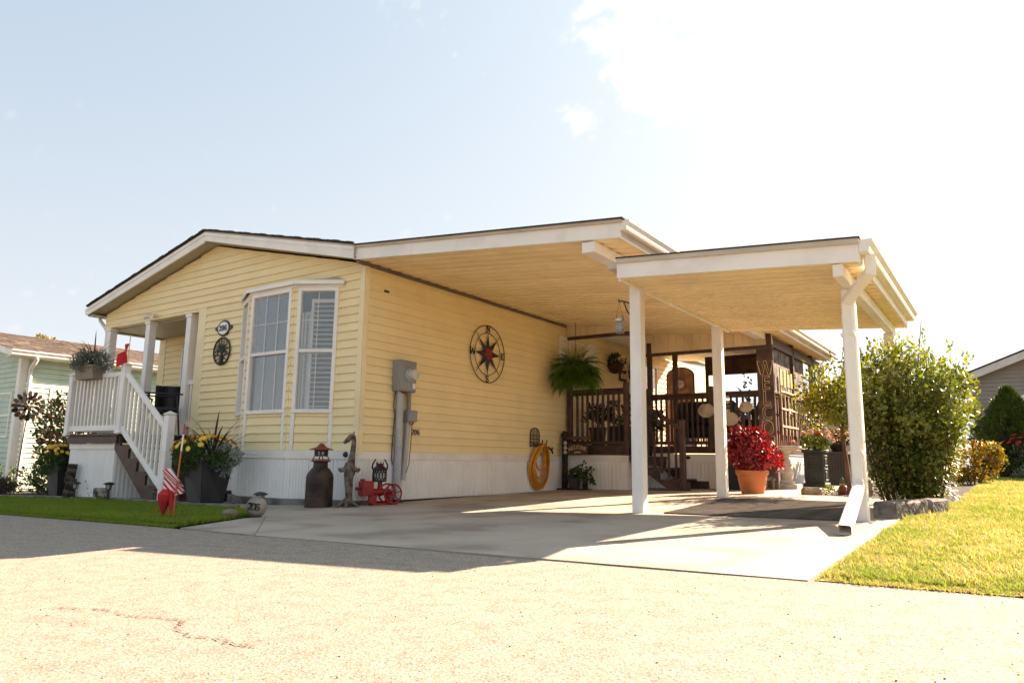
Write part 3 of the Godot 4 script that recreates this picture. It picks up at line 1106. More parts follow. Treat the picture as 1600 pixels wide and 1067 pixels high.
func roof(h: Node3D) -> void:
	# two slopes with a shingle edge, rake fascia, soffit boards
	var el := -6.92
	var er := 0.035
	var ye := RY - PITCH * (RX - el)
	var yr := RY - PITCH * (er - RX)
	var sl := MB.new()
	sl.prism([Vector2(el, ye - 0.03), Vector2(RX, RY - 0.03), Vector2(er, yr - 0.03), Vector2(er, yr), Vector2(RX, RY), Vector2(el, ye)], 14.5, Transform3D(Basis(), Vector3(0, 0, -14.26)))
	var rf := obj("roof", sl, M.edge, h)
	var shn := MB.new()
	shn.prism([Vector2(el - 0.02, ye + 0.002), Vector2(RX, RY + 0.002), Vector2(er, yr + 0.002), Vector2(er, yr + 0.016), Vector2(RX, RY + 0.018), Vector2(el - 0.02, ye + 0.014)], 14.5, Transform3D(Basis(), Vector3(0, 0, -14.235)))
	obj("shingles", shn, M.shingle, rf)
	# ragged shingle ends along the front rakes
	for s in 2:
		var a := Vector2(el, ye) if s == 0 else Vector2(RX, RY)
		var b := Vector2(RX, RY) if s == 0 else Vector2(er, yr)
		var n := 26
		for k in n:
			var p := a.lerp(b, float(k) / n)
			var q := a.lerp(b, float(k + 1) / n)
			var t := MB.new()
			t.box(Vector3(0, 0.016, 0), Vector3((q - p).length() * 0.97, 0.026 + 0.004 * (k % 3), 0.03), 0.0, Transform3D(Basis(Vector3(0, 0, 1), (q - p).angle()), Vector3(p.x, p.y, 0.245 + 0.004 * (k % 2))))
			obj("shingle", t, M.shingle, rf)
	# rake fascia
	for s in 2:
		var a := Vector2(el, ye - 0.03) if s == 0 else Vector2(RX, RY - 0.03)
		var b := Vector2(RX, RY - 0.03) if s == 0 else Vector2(er - 0.02, yr - 0.026)
		var fa := MB.new()
		fa.prism([a, b, b - Vector2(0, 0.155), a - Vector2(0, 0.13)], 0.024, Transform3D(Basis(), Vector3(0, 0, 0.222)))
		obj("rake_fascia", fa, M.white, h)
		var fb := MB.new()
		fb.prism([a + Vector2(0, 0.003), b + Vector2(0, 0.003), b - Vector2(0, 0.045), a - Vector2(0, 0.045)], 0.010, Transform3D(Basis(), Vector3(0, 0, 0.246)))
		obj("rake_trim", fb, M.white, h)
	# soffit of the overhang: boards across it
	for s in 2:
		var x0 := el if s == 0 else RX
		var x1 := RX if s == 0 else er
		var x := x0
		while x < x1 - 0.01:
			var e := minf(x + 0.15, x1)
			var b := MB.new()
			var ya := RY - 0.165 - PITCH * absf(x - RX)
			var yb := RY - 0.165 - PITCH * absf(e - RX)
			b.quad(Vector3(x + 0.004, ya, -0.02), Vector3(e - 0.004, yb, -0.02), Vector3(e - 0.004, yb, 0.222), Vector3(x + 0.004, ya, 0.222), Vector3(0, -1, 0))
			b.quad(Vector3(e - 0.004, yb, -0.02), Vector3(e, yb + 0.006, -0.02), Vector3(e, yb + 0.006, 0.222), Vector3(e - 0.004, yb, 0.222), Vector3(0, -1, 0))
			b.quad(Vector3(x, ya + 0.006, -0.02), Vector3(x + 0.004, ya, -0.02), Vector3(x + 0.004, ya, 0.222), Vector3(x, ya + 0.006, 0.222), Vector3(0, -1, 0))
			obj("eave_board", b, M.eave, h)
			x = e
	# left eave: soffit, fascia, gutter with its downpipe elbow
	var lf := MB.new()
	lf.box(Vector3(el, ye - 0.175, -14.2), Vector3(-6.68, ye - 0.16, 0.22))
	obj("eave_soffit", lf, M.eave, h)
	box("eave_fascia", Vector3(el - 0.004, ye - 0.16, -14.2), Vector3(el + 0.02, ye - 0.02, 0.244), M.white, h)
	gutter(h, Vector3(el - 0.004, ye - 0.03, 0.24), Vector3(el - 0.004, ye - 0.03, -14.2), Vector3(-1, 0, 0), 0.10, 0.11)
	var dp := MB.new()
	dp.tube([Vector3(el - 0.05, ye - 0.13, -0.02), Vector3(el - 0.05, ye - 0.2, -0.02), Vector3(-6.78, ye - 0.36, -0.04), Vector3(-6.73, ye - 0.45, -0.06), Vector3(-6.73, 0.4, -0.06)], 0.032, 8)
	obj("downpipe", dp, M.white, h)

func gutter(h: Node, a: Vector3, b: Vector3, o: Vector3, w: float, d: float) -> void:
	# ogee gutter from a to b, opening up, o pointing away from the fascia
	var prof := [Vector2(0, 0), Vector2(0, -d), Vector2(w * 0.62, -d), Vector2(w * 0.72, -d * 0.78), Vector2(w * 0.72, -d * 0.55), Vector2(w, -d * 0.22), Vector2(w, 0), Vector2(w - 0.014, 0), Vector2(w - 0.014, -0.012)]
	var q := MB.new()
	for k in prof.size() - 1:
		var p0: Vector3 = o * prof[k].x + Vector3(0, prof[k].y, 0)
		var p1: Vector3 = o * prof[k + 1].x + Vector3(0, prof[k + 1].y, 0)
		var dn := p1 - p0
		q.quad(a + p0, a + p1, b + p1, b + p0, (b - a).cross(dn) if (b - a).cross(dn).dot(o * 0.5 - Vector3(0, 1, 0)) > 0 else -(b - a).cross(dn))
	for e in [[a, 1.0], [b, -1.0]]:
		var c := []
		for k in 7:
			c.append(e[0] + o * prof[k].x + Vector3(0, prof[k].y, 0))
		for k in range(1, 6):
			q.face(c[0], c[k], c[k + 1], (a - b) * e[1])
	obj("gutter", q, M.white, h)

# ------------------------------------------------------------------ the carport
func c1(x: float) -> float:
	return 3.03 - 0.0917 * x

func c2(x: float) -> float:
	return 2.285 - 0.0705 * (x - 3.715)

func carport() -> void:
	var h := thing("carport_roof", "wide white edged carport roof reaching out from the yellow house over the drive", "carport")
	# ceiling planks
	var z := 0.17
	var i := 0
	while z > -10.0:
		var m: Material = M.soffit[(i * 2 + i / 3) % 3]
		soffit(h, Vector3(0.03, c1(0.03), z), Vector3(3.715, c1(3.715), z), Vector3(0, 0, -1), 0.2, m, 1)
		z -= 0.2
		i += 1
	var dk := MB.new()
	dk.prism([Vector2(0.04, c1(0.04) + 0.015), Vector2(3.74, c1(3.74) + 0.015), Vector2(3.74, c1(3.74) + 0.17), Vector2(0.04, c1(0.04) + 0.17)], 10.15, Transform3D(Basis(), Vector3(0, 0, -9.98)))
	obj("roof_deck", dk, M.edge, h)
	var sh := MB.new()
	sh.prism([Vector2(0.0, c1(0.0) + 0.182), Vector2(3.79, c1(3.79) + 0.182), Vector2(3.79, c1(3.79) + 0.192), Vector2(0.0, c1(0.0) + 0.192)], 10.27, Transform3D(Basis(), Vector3(0, 0, -10.02)))
	obj("shingles", sh, M.shingle, h)
	# front fascia in two lengths with a joint, and its drip edge
	for q in [[-0.02, 0.975], [0.978, 3.74]]:
		var f := MB.new()
		f.prism([Vector2(q[0], c1(q[0])), Vector2(q[1], c1(q[1])), Vector2(q[1], c1(q[1]) + 0.155), Vector2(q[0], c1(q[0]) + 0.155)], 0.025, Transform3D(Basis(), Vector3(0, 0, 0.172)))
		obj("fascia", f, M.white, h)
	var de := MB.new()
	de.prism([Vector2(-0.02, c1(0) + 0.15), Vector2(3.76, c1(3.76) + 0.15), Vector2(3.76, c1(3.76) + 0.181), Vector2(-0.02, c1(0) + 0.181)], 0.05, Transform3D(Basis(), Vector3(0, 0, 0.175)))
	obj("drip_edge", de, M.edge, h)
	# dark channel where the ceiling meets the wall
	box("wall_channel", Vector3(0.003, 2.985, -5.1), Vector3(0.05, 3.024, 0.17), mat("grey brown channel", lin(0.16, 0.12, 0.08), 0.6, 0.05), h)
	# right edge: fascia board and gutter
	box("fascia", Vector3(3.715, c1(3.72) - 0.002, -10.0), Vector3(3.738, c1(3.72) + 0.16, 0.171), M.white, h)
	gutter(h, Vector3(3.7385, c1(3.74) + 0.168, 0.20), Vector3(3.7385, c1(3.74) + 0.168, -10.0), Vector3(1, 0, 0), 0.105, 0.095)
	# beam
	box("beam", Vector3(3.295, c1(3.29) - 0.13, -5.95), Vector3(3.445, c1(3.445) - 0.001, 0.168), M.white, h, 0.005)
	var l := thing("lower_carport", "lower flat carport bay on four white posts with gutter and downspout", "carport")
	z = 0.17
	i = 0
	while z > -3.15:
		soffit(l, Vector3(3.73, c2(3.73), z), Vector3(5.83, c2(5.83), z), Vector3(0, 0, -1), 0.166, M.soffit[(i * 2 + i / 4) % 3], 1)
		z -= 0.166
		i += 1
	var d2 := MB.new()
	d2.prism([Vector2(3.72, c2(3.72) + 0.015), Vector2(5.84, c2(5.84) + 0.015), Vector2(5.84, c2(5.84) + 0.165), Vector2(3.72, c2(3.72) + 0.165)], 3.3, Transform3D(Basis(), Vector3(0, 0, -3.13)))
	obj("roof_deck", d2, M.edge, l)
	var s2 := MB.new()
	s2.prism([Vector2(3.70, c2(3.70) + 0.185), Vector2(5.86, c2(5.86) + 0.185), Vector2(5.86, c2(5.86) + 0.197), Vector2(3.70, c2(3.70) + 0.197)], 3.38, Transform3D(Basis(), Vector3(0, 0, -3.15)))
	obj("roof_cover", s2, M.shingle, l)
	box("flashing", Vector3(3.56, 2.405, -3.12), Vector3(3.699, 2.452, 0.12), M.edge, l, 0.0)
	var f2 := MB.new()
	f2.prism([Vector2(3.70, c2(3.70) - 0.004), Vector2(5.845, c2(5.845) - 0.004), Vector2(5.845, c2(5.845) + 0.145), Vector2(3.70, c2(3.70) + 0.145)], 0.025, Transform3D(Basis(), Vector3(0, 0, 0.172)))
	obj("fascia", f2, M.white, l)
	var e2 := MB.new()
	e2.prism([Vector2(3.70, c2(3.70) + 0.14), Vector2(5.85, c2(5.85) + 0.14), Vector2(5.85, c2(5.85) + 0.184), Vector2(3.70, c2(3.70) + 0.184)], 0.045, Transform3D(Basis(), Vector3(0, 0, 0.176)))
	obj("drip_edge", e2, M.edge, l)
	box("fascia", Vector3(3.70, c2(3.71) - 0.03, -3.14), Vector3(3.728, c2(3.71) + 0.165, 0.171), M.white, l)
	box("fascia", Vector3(5.822, c2(5.84) - 0.006, -3.14), Vector3(5.846, c2(5.84) + 0.16, 0.171), M.white, l)
	var bf := MB.new()
	bf.prism([Vector2(3.73, c2(3.73) + 0.005), Vector2(5.84, c2(5.84) + 0.005), Vector2(5.84, c2(5.84) + 0.17), Vector2(3.73, c2(3.73) + 0.17)], 0.02, Transform3D(Basis(), Vector3(0, 0, -3.185)))
	obj("fascia", bf, M.edge, l)
	gutter(l, Vector3(5.847, c2(5.845) + 0.172, 0.20), Vector3(5.847, c2(5.845) + 0.172, -3.2), Vector3(1, 0, 0), 0.105, 0.10)
	box("beam", Vector3(5.635, 2.035, -3.12), Vector3(5.715, c2(5.72) - 0.002, 0.168), M.white, l, 0.004)
	for p in [[3.588, -0.43, 2.286], [3.588, -2.94, 2.286], [5.605, -0.42, 2.037], [5.61, -2.98, 2.037]]:
		var q := MB.new()
		var y := gy(p[0], p[1])
		var s := 0.122 if p[0] < 4.0 else 0.105
		q.box(Vector3(p[0], y - 0.03, p[1]), Vector3(p[0] + s, p[2] + 0.06 if p[0] < 4.0 else p[2], p[1] + s), 0.008)
		obj("post", q, M.vinyl, l)
	# downspout: drops from the gutter, bends to the post, kicks out at the foot
	downspout(l, [Vector3(5.90, 2.21, 0.05), Vector3(5.90, 2.07, 0.05), Vector3(5.66, 1.90, -0.235), Vector3(5.655, 1.80, -0.262), Vector3(5.655, 0.40, -0.262), Vector3(5.665, 0.335, -0.21), Vector3(5.745, 0.085, 0.93)], 0.085, 0.066)

func downspout(l: Node, pts: Array, w: float, d: float) -> void:
	var b := MB.new()
	var rings := []
	for i in pts.size():
		var t: Vector3 = (pts[mini(i + 1, pts.size() - 1)] - pts[maxi(i - 1, 0)]).normalized()
		var s := Vector3(1, 0, -0.25).normalized()
		s = (s - t * s.dot(t)).normalized()
		var u := t.cross(s)
		var ring := []
		for c in [[-1, -0.8], [-0.8, -1], [0.8, -1], [1, -0.8], [1, 0.8], [0.8, 1], [-0.8, 1], [-1, 0.8]]:
			ring.append(pts[i] + s * c[0] * w / 2 + u * c[1] * d / 2)
		rings.append(ring)
	for i in pts.size() - 1:
		var mid: Vector3 = (pts[i] + pts[i + 1]) * 0.5
		for k in 8:
			var k2 := (k + 1) % 8
			b.out(rings[i][k], rings[i][k2], rings[i + 1][k2], mid)
			b.out(rings[i][k], rings[i + 1][k2], rings[i + 1][k], mid)
	obj("downspout", b, M.vinyl, l)
	for y in [1.62, 0.62]:
		box("strap", Vector3(5.598, y - 0.012, -0.305), Vector3(5.712, y + 0.012, -0.2265), M.white, l, 0.002)
	# crimps at the lower elbow
	var c := MB.new()
	for k in 5:
		var p: Vector3 = pts[4].lerp(pts[5], k / 4.0) + Vector3(0, 0, 0.004)
		c.bar(p - Vector3(0.044, 0, 0), p + Vector3(0.044, 0, 0), 0.074, 0.006, Vector3.UP, 0.002)
	obj("elbow_crimps", c, M.vinyl, l)

# ------------------------------------------------------------------ front porch
func front_porch() -> void:
	var h := thing("porch_landing", "raised front landing with brown steps and white baluster railing", "porch")
	var z1 := 0.90
	var fy := 0.83
	# floor boards and rims
	var z := -1.05
	while z < z1 - 0.02:
		box("floor_board", Vector3(-6.55 if z < -0.02 else -5.72, fy - 0.03, z), Vector3(-3.72 if z < -0.1 else -4.05, fy, z + 0.135), M.tread, h)
		z += 0.14
	box("rim_board", Vector3(-5.70, 0.685, z1 - 0.06), Vector3(-4.16, fy - 0.032, z1 - 0.025), M.brown, h)
	box("rim_board", Vector3(-4.19, 0.685, -0.02), Vector3(-4.16, fy - 0.032, z1 - 0.062), M.brown, h)
	# white skirt under it
	var sk := box("skirting", Vector3(-5.68, -0.2, z1 - 0.12), Vector3(-4.27, 0.60, z1 - 0.09), M.skirt[0], h, 0.0)
	skirting(sk, Transform3D(Basis(), Vector3(0, 0, z1 - 0.09)), -5.68, -4.26, -0.2, -0.17, 0.60, M.skirt)
	var s2 := box("skirting", Vector3(-4.31, -0.2, 0.0), Vector3(-4.27, 0.60, z1 - 0.121), M.skirt[0], h, 0.0)
	skirting(s2, Transform3D(SIDE.basis, Vector3(-4.268, 0, 0)), -(z1 - 0.09), 0.0, -0.17, -0.15, 0.60, M.skirt)
	var sb := MB.new()
	sb.box(Vector3(-5.69, 0.595, z1 - 0.125), Vector3(-4.25, 0.684, z1 - 0.066), 0.006)
	sb.box(Vector3(-4.312, 0.595, 0.0), Vector3(-4.252, 0.6835, z1 - 0.126), 0.006)
	obj("skirt_band", sb, M.white, h)
	# steps going down along the house front
	var rise := 0.183
	for i in 5:
		var x := -4.15 + 0.262 * i
		var y := fy - rise * i - 0.012
		var zf := z1 - 0.05
		if i > 0:
			box("tread", Vector3(x - 0.02, y - 0.035, 0.06), Vector3(x + 0.285, y, zf), M.tread, h, 0.006)
		box("riser", Vector3(x + 0.262 - 0.03, y - rise + 0.002, 0.10), Vector3(x + 0.262 - 0.008, y - 0.037 if i > 0 else y - 0.02, 0.14), M.brown, h)
	for zz in [0.08, z1 - 0.09]:
		var st := MB.new()
		st.prism([Vector2(-4.25, 0.82), Vector2(-4.10, 0.82), Vector2(-4.10, 0.655), Vector2(-3.84, 0.655), Vector2(-3.84, 0.47), Vector2(-3.58, 0.47), Vector2(-3.58, 0.29), Vector2(-3.32, 0.29), Vector2(-3.32, 0.105), Vector2(-3.06, 0.105), Vector2(-3.06, -0.10), Vector2(-3.30, -0.13), Vector2(-4.25, 0.60)], 0.035, Transform3D(Basis(), Vector3(0, 0, zz)))
		obj("stringer", st, M.brown, h)
	box("step_box", Vector3(-3.10, -0.13, 0.05), Vector3(-2.45, 0.0, z1 - 0.06), M.brown, h)
	box("tread", Vector3(-3.12, 0.0, 0.03), Vector3(-2.42, 0.04, z1 - 0.03), M.tread, h, 0.006)
	# railing: newels, rails, balusters
	var newel := func(x: float, zz: float, y0: float, y1: float) -> void:
		var n := MB.new()
		n.box(Vector3(x - 0.055, y0, zz - 0.055), Vector3(x + 0.055, y1, zz + 0.055), 0.008)
		n.box(Vector3(x - 0.068, y0, zz - 0.068), Vector3(x + 0.068, y0 + 0.045, zz + 0.068), 0.012)
		obj("newel", n, M.vinyl, h)
		var c := MB.new()
		c.box(Vector3(x - 0.066, y1, zz - 0.066), Vector3(x + 0.066, y1 + 0.018, zz + 0.066), 0.006)
		c.lathe([Vector2(0.082, y1 + 0.018), Vector2(0.0, y1 + 0.055)], 4, Transform3D(Basis(Vector3.UP, PI / 4), Vector3(x, 0, zz)) * Transform3D(Basis(), Vector3.ZERO))
		obj("newel_cap", c, M.vinyl, h)
	var zr := z1 + 0.0
	newel.call(-5.62, zr, 0.80, 1.76)
	newel.call(-4.02, zr, 0.82, 1.83)
	newel.call(-2.73, zr, -0.12, 1.07)
	newel.call(-5.62, 0.06, 0.83, 1.76)
	var rail := func(a: Vector3, b: Vector3, hh: float) -> void:
		var r := MB.new()
		r.bar(a, b, 0.055, 0.075, Vector3.UP, 0.008)
		obj("rail", r, M.vinyl, h)
		var r2 := MB.new()
		r2.bar(a - Vector3(0, hh, 0), b - Vector3(0, hh, 0), 0.05, 0.085, Vector3.UP, 0.008)
		obj("rail", r2, M.vinyl, h)
	var bal := MB.new()
	bal.box(Vector3(-0.019, 0, -0.019), Vector3(0.019, 1.0, 0.019), 0.004)
	var bm := bal.mesh()
	rail.call(Vector3(-5.57, 1.71, zr), Vector3(-4.07, 1.71, zr), 0.80)
	for i in 12:
		put("baluster", bm, M.vinyl, h, Transform3D(Basis.from_scale(Vector3(1, 0.74, 1)), Vector3(lerpf(-5.46, -4.18, i / 11.0), 0.945, zr)))
	rail.call(Vector3(-3.97, 1.70, zr), Vector3(-2.79, 0.88, zr), 0.80)
	for i in 10:
		var t := (i + 0.7) / 10.4
		var x := lerpf(-3.97, -2.79, t)
		put("baluster", bm, M.vinyl, h, Transform3D(Basis.from_scale(Vector3(1, 0.75, 1)), Vector3(x, lerpf(1.70, 0.88, t) - 0.77, zr)))
	rail.call(Vector3(-5.62, 1.71, 0.11), Vector3(-5.62, 1.71, zr - 0.05), 0.80)
	for i in 6:
		put("baluster", bm, M.vinyl, h, Transform3D(Basis.from_scale(Vector3(1, 0.74, 1)), Vector3(-5.62, 0.945, lerpf(0.2, zr - 0.14, i / 5.0))))
	rail.call(Vector3(-3.93, 1.66, -0.06), Vector3(-3.58, 1.66, -0.06), 0.66)
	for i in 3:
		put("baluster", bm, M.vinyl, h, Transform3D(Basis.from_scale(Vector3(1, 0.62, 1)), Vector3(lerpf(-3.85, -3.66, i / 2.0), 1.02, -0.06)))

# ------------------------------------------------------------------ deck under the carport
func back_deck() -> void:
	var h := thing("back_deck", "dark brown L shaped deck with white skirting beyond the carport", "deck")
	var fy := 0.80
	var zn := -5.14
	var zf := -6.1
	# floor
	var z := zn
	while z > -10.4:
		var x1 := 1.28 if z > zf + 0.1 else 3.5
		box("floor_board", Vector3(0.03, fy - 0.03, z - 0.135), Vector3(x1, fy, z), M.tread, h)
		z -= 0.14
	# rims
	box("rim_board", Vector3(0.02, 0.625, zn - 0.035), Vector3(1.29, fy - 0.032, zn + 0.002), M.brown, h)
	box("rim_board", Vector3(1.255, 0.625, zf), Vector3(1.292, fy - 0.032, zn - 0.037), M.brown, h)
	box("rim_board", Vector3(1.294, 0.675, zf - 0.035), Vector3(3.5, fy - 0.032, zf + 0.002), M.brown, h)
	box("rim_board", Vector3(3.465, 0.675, -10.4), Vector3(3.502, fy - 0.032, zf - 0.037), M.brown, h)
	# white skirts
	for q in [[FRONT.basis, Vector3(0, 0, zn - 0.02), 0.02, 1.25, 0.0, 0.03], [SIDE.basis, Vector3(1.25, 0, 0), -zn + 0.02, -zf, 0.03, 0.05], [FRONT.basis, Vector3(0, 0, zf - 0.02), 1.25, 3.46, 0.03, 0.08], [SIDE.basis, Vector3(3.46, 0, 0), -zf + 0.02, 10.4, 0.08, 0.13]]:
		var x := Transform3D(q[0], q[1])
		var b := MB.new()
		b.box(Vector3(q[2], -0.05, -0.03), Vector3(q[3], 0.66, -0.001), 0.0, x)
		var s := obj("skirting", b, M.skirt[0], h)
		skirting(s, x, q[2], q[3], q[4], q[5], 0.515, M.skirt)
		var t := MB.new()
		t.box(Vector3(q[2] - 0.003, 0.515, -0.02), Vector3(q[3] + 0.003, 0.622, 0.016), 0.004, x)
		obj("skirt_band", t, M.white, h)
	# railings
	var bal := MB.new()
	bal.box(Vector3(-0.018, 0, -0.018), Vector3(0.018, 1, 0.018), 0.004)
	var bm := bal.mesh()
	var post := func(x: float, zz: float, y0: float, y1: float) -> void:
		var p := MB.new()
		p.box(Vector3(x - 0.046, y0, zz - 0.046), Vector3(x + 0.046, y1, zz + 0.046), 0.012)
		obj("newel", p, M.brown, h)
	var run := func(a: Vector3, b: Vector3, y0: float, y1: float, n: int) -> void:
		var r := MB.new()
		r.bar(a + Vector3(0, y1 - 0.02, 0), b + Vector3(0, y1 - 0.02, 0), 0.09, 0.036, Vector3.UP, 0.006)
		r.bar(a + Vector3(0, y1 - 0.075, 0), b + Vector3(0, y1 - 0.075, 0), 0.036, 0.07, Vector3.UP, 0.006)
		obj("rail", r, M.brown, h)
		var r2 := MB.new()
		r2.bar(a + Vector3(0, y0 + 0.06, 0), b + Vector3(0, y0 + 0.06, 0), 0.036, 0.06, Vector3.UP, 0.006)
		obj("rail", r2, M.brown, h)
		for i in n:
			var c := a.lerp(b, (i + 1.0) / (n + 1.0))
			put("baluster", bm, M.brown, h, Transform3D(Basis.from_scale(Vector3(1, y1 - y0 - 0.16, 1)), Vector3(c.x, c.y + y0 + 0.09, c.z)))
	post.call(0.10, zn + 0.0, 0.63, 1.90)
	post.call(1.24, zn + 0.0, 0.63, 1.90)
	run.call(Vector3(0.15, 0, zn), Vector3(1.2, 0, zn), fy - 0.02, 1.80, 9)
	post.call(1.24, zf, 0.80, 1.86)
	post.call(2.42, zf, 0.68, 1.86)
	run.call(Vector3(1.29, 0, zf), Vector3(2.37, 0, zf), fy, 1.75, 10)
	run.call(Vector3(2.47, 0, zf), Vector3(3.40, 0, zf), fy, 1.75, 8)
	run.call(Vector3(0.1, 0, -10.3), Vector3(3.4, 0, -10.3), fy, 1.75, 26)
	# stairs down to the drive
	for i in 4:
		var x := 1.30 + 0.27 * i
		var y := fy - 0.19 * (i + 1)
		box("tread", Vector3(x, y - 0.035, zf + 0.02), Vector3(x + 0.295, y, zn + 0.03), M.tread, h, 0.006)
		if i in [0, 3]:
			box("riser", Vector3(x + 0.255, y - 0.15, zf + 0.03), Vector3(x + 0.275, y - 0.036, zn), M.brown, h)
	for zz in [zn - 0.012, zf + 0.05]:
		var st := MB.new()
		st.prism([Vector2(1.30, 0.78), Vector2(1.30, 0.575), Vector2(1.575, 0.575), Vector2(1.575, 0.385), Vector2(1.845, 0.385), Vector2(1.845, 0.195), Vector2(2.36, 0.195), Vector2(2.36, 0.045), Vector2(2.02, 0.04), Vector2(1.30, 0.545)], 0.036, Transform3D(Basis(), Vector3(0, 0, zz)))
		obj("stringer", st, M.brown, h)
	post.call(2.26, zn + 0.03, 0.05, 1.22)
	var sr := MB.new()
	sr.bar(Vector3(1.28, 1.66, zn + 0.0), Vector3(2.24, 1.06, zn + 0.02), 0.06, 0.075, Vector3.UP, 0.008)
	obj("rail", sr, M.brown, h)
	for i in 7:
		var t := (i + 0.8) / 7.6
		put("baluster", bm, M.brown, h, Transform3D(Basis.from_scale(Vector3(1, 0.94, 1)), Vector3(lerpf(1.28, 2.24, t), lerpf(1.66, 1.06, t) - 0.95, zn + 0.02)))
	# roof supports and the panelled headers
	var hd := func(x0: float, x1: float, zz: float, y0: float) -> void:
		var x := x0
		while x < x1 - 0.01:
			var e := minf(x + 0.152, x1)
			var b := MB.new()
			b.prism([Vector2(x + 0.003, y0), Vector2(e - 0.003, y0), Vector2(e - 0.003, c1(e) - 0.004), Vector2(x + 0.003, c1(x) - 0.004)], -0.03, Transform3D(Basis(), Vector3(0, 0, zz)))
			obj("header_panel", b, M.header[int(x * 10) % 2], h)
			x = e
		box("header_backing", Vector3(x0, y0 + 0.002, zz - 0.04), Vector3(x1, c1(x1) - 0.006, zz - 0.008), M.header[0], h, 0.0)
		box("header_beam", Vector3(x0, y0 - 0.055, zz - 0.07), Vector3(x1, y0 - 0.001, zz + 0.01), M.brown, h)
	M.header = [mat("cream header panel", lin(0.80, 0.64, 0.40), 0.6, 0.05), mat("cream header panel", lin(0.77, 0.61, 0.38), 0.6, 0.05)]
	hd.call(0.03, 1.31, zn, 2.805)
	hd.call(1.20, 3.52, zf, 2.525)
	for p in [[1.27, zf], [3.47, zf], [1.75, zf - 0.05], [3.47, -7.6], [3.47, -9.2]]:
		box("roof_post", Vector3(p[0] - 0.04, fy, p[1] - 0.045), Vector3(p[0] + 0.04, 2.72, p[1] + 0.035), M.brown, h)
	# right side: weathered wall panels hanging from the eave, dark beam
	box("header_beam", Vector3(3.43, 2.50, -10.4), Vector3(3.51, 2.66, zf - 0.05), M.brown, h)
	for q in [[-6.25, -7.5], [-7.7, -8.6]]:
		var n := 8
		for i in n:
			var a: float = lerpf(q[0], q[1], float(i) / n)
			var b: float = lerpf(q[0], q[1], float(i + 1) / n)
			box("screen_plank", Vector3(3.44, 1.72, b + 0.003), Vector3(3.462, 2.495, a - 0.003), M.greywood, h)
	# slatted rail on the right side
	for i in 30:
		var zz := lerpf(-6.2, -10.2, i / 29.0)
		put("baluster", bm, M.redwood, h, Transform3D(Basis.from_scale(Vector3(1, 0.9, 1)), Vector3(3.46, 0.8, zz)))
	box("rail", Vector3(3.42, 1.70, -10.3), Vector3(3.50, 1.74, -6.15), M.brown, h)
	# white ceiling over the deck
	for i in 12:
		soffit(h, Vector3(0.02, c1(0.02) - 0.05, zf - 0.1 - 0.34 * i), Vector3(3.45, c1(3.45) - 0.05, zf - 0.1 - 0.34 * i), Vector3(0, 0, -1), 0.34, M.white, 3)

# ------------------------------------------------------------------ neighbouring houses
func shingle_roof(h: Node, a: Vector3, b: Vector3, up: Vector3, m: Array, rows: int) -> void:
	# slope with eave a to b, rising by 'up'; rows of tabs a little proud of each other
	var nrm := (b - a).cross(up).normalized()
	if nrm.y < 0: nrm = -nrm
	var deck := MB.new()
	deck.quad(a, b, b + up, a + up, nrm)
	var dk := obj("roof", deck, m[0], h)
	var r := RandomNumberGenerator.new()
	r.seed = 12
	var st := []
	for i in m.size():
		st.append(MB.new())
	var L := (b - a).length()
	for k in rows:
		var p := a + up * (float(k) / rows)
		var q := up / rows
		var s := -r.randf() * 0.3
		while s < L:
			var e := minf(s + r.randf_range(0.18, 0.36), L)
			var s0 := maxf(s, 0.0)
			var d := (b - a).normalized()
			var lift := nrm * r.randf_range(0.010, 0.022)
			var t: MB = st[r.randi() % m.size()]
			t.quad(p + d * s0 + lift, p + d * (e - 0.006) + lift, p + d * (e - 0.006) + q + nrm * 0.004, p + d * s0 + q + nrm * 0.004, nrm)
			t.quad(p + d * s0, p + d * (e - 0.006), p + d * (e - 0.006) + lift, p + d * s0 + lift, -up)
			s = e
	for i in m.size():
		var o := obj("shingles", st[i], m[i], dk)
		o.set_meta("kind", "stuff")

func house_wall(h: Node, x: Transform3D, a: float, b: float, y0: float, y1: float, ch: float, m: Material) -> MeshInstance3D:
	var w := MB.new()
	w.box(Vector3(a, y0, -0.1), Vector3(b, y1, 0.0), 0.0, x)
	var o := obj("wall", w, m, h)
	var y := y0
	while y < y1 - 0.01:
		course(o, x, a, b, a, b, y, minf(y + ch, y1), m)
		y += ch
	return o

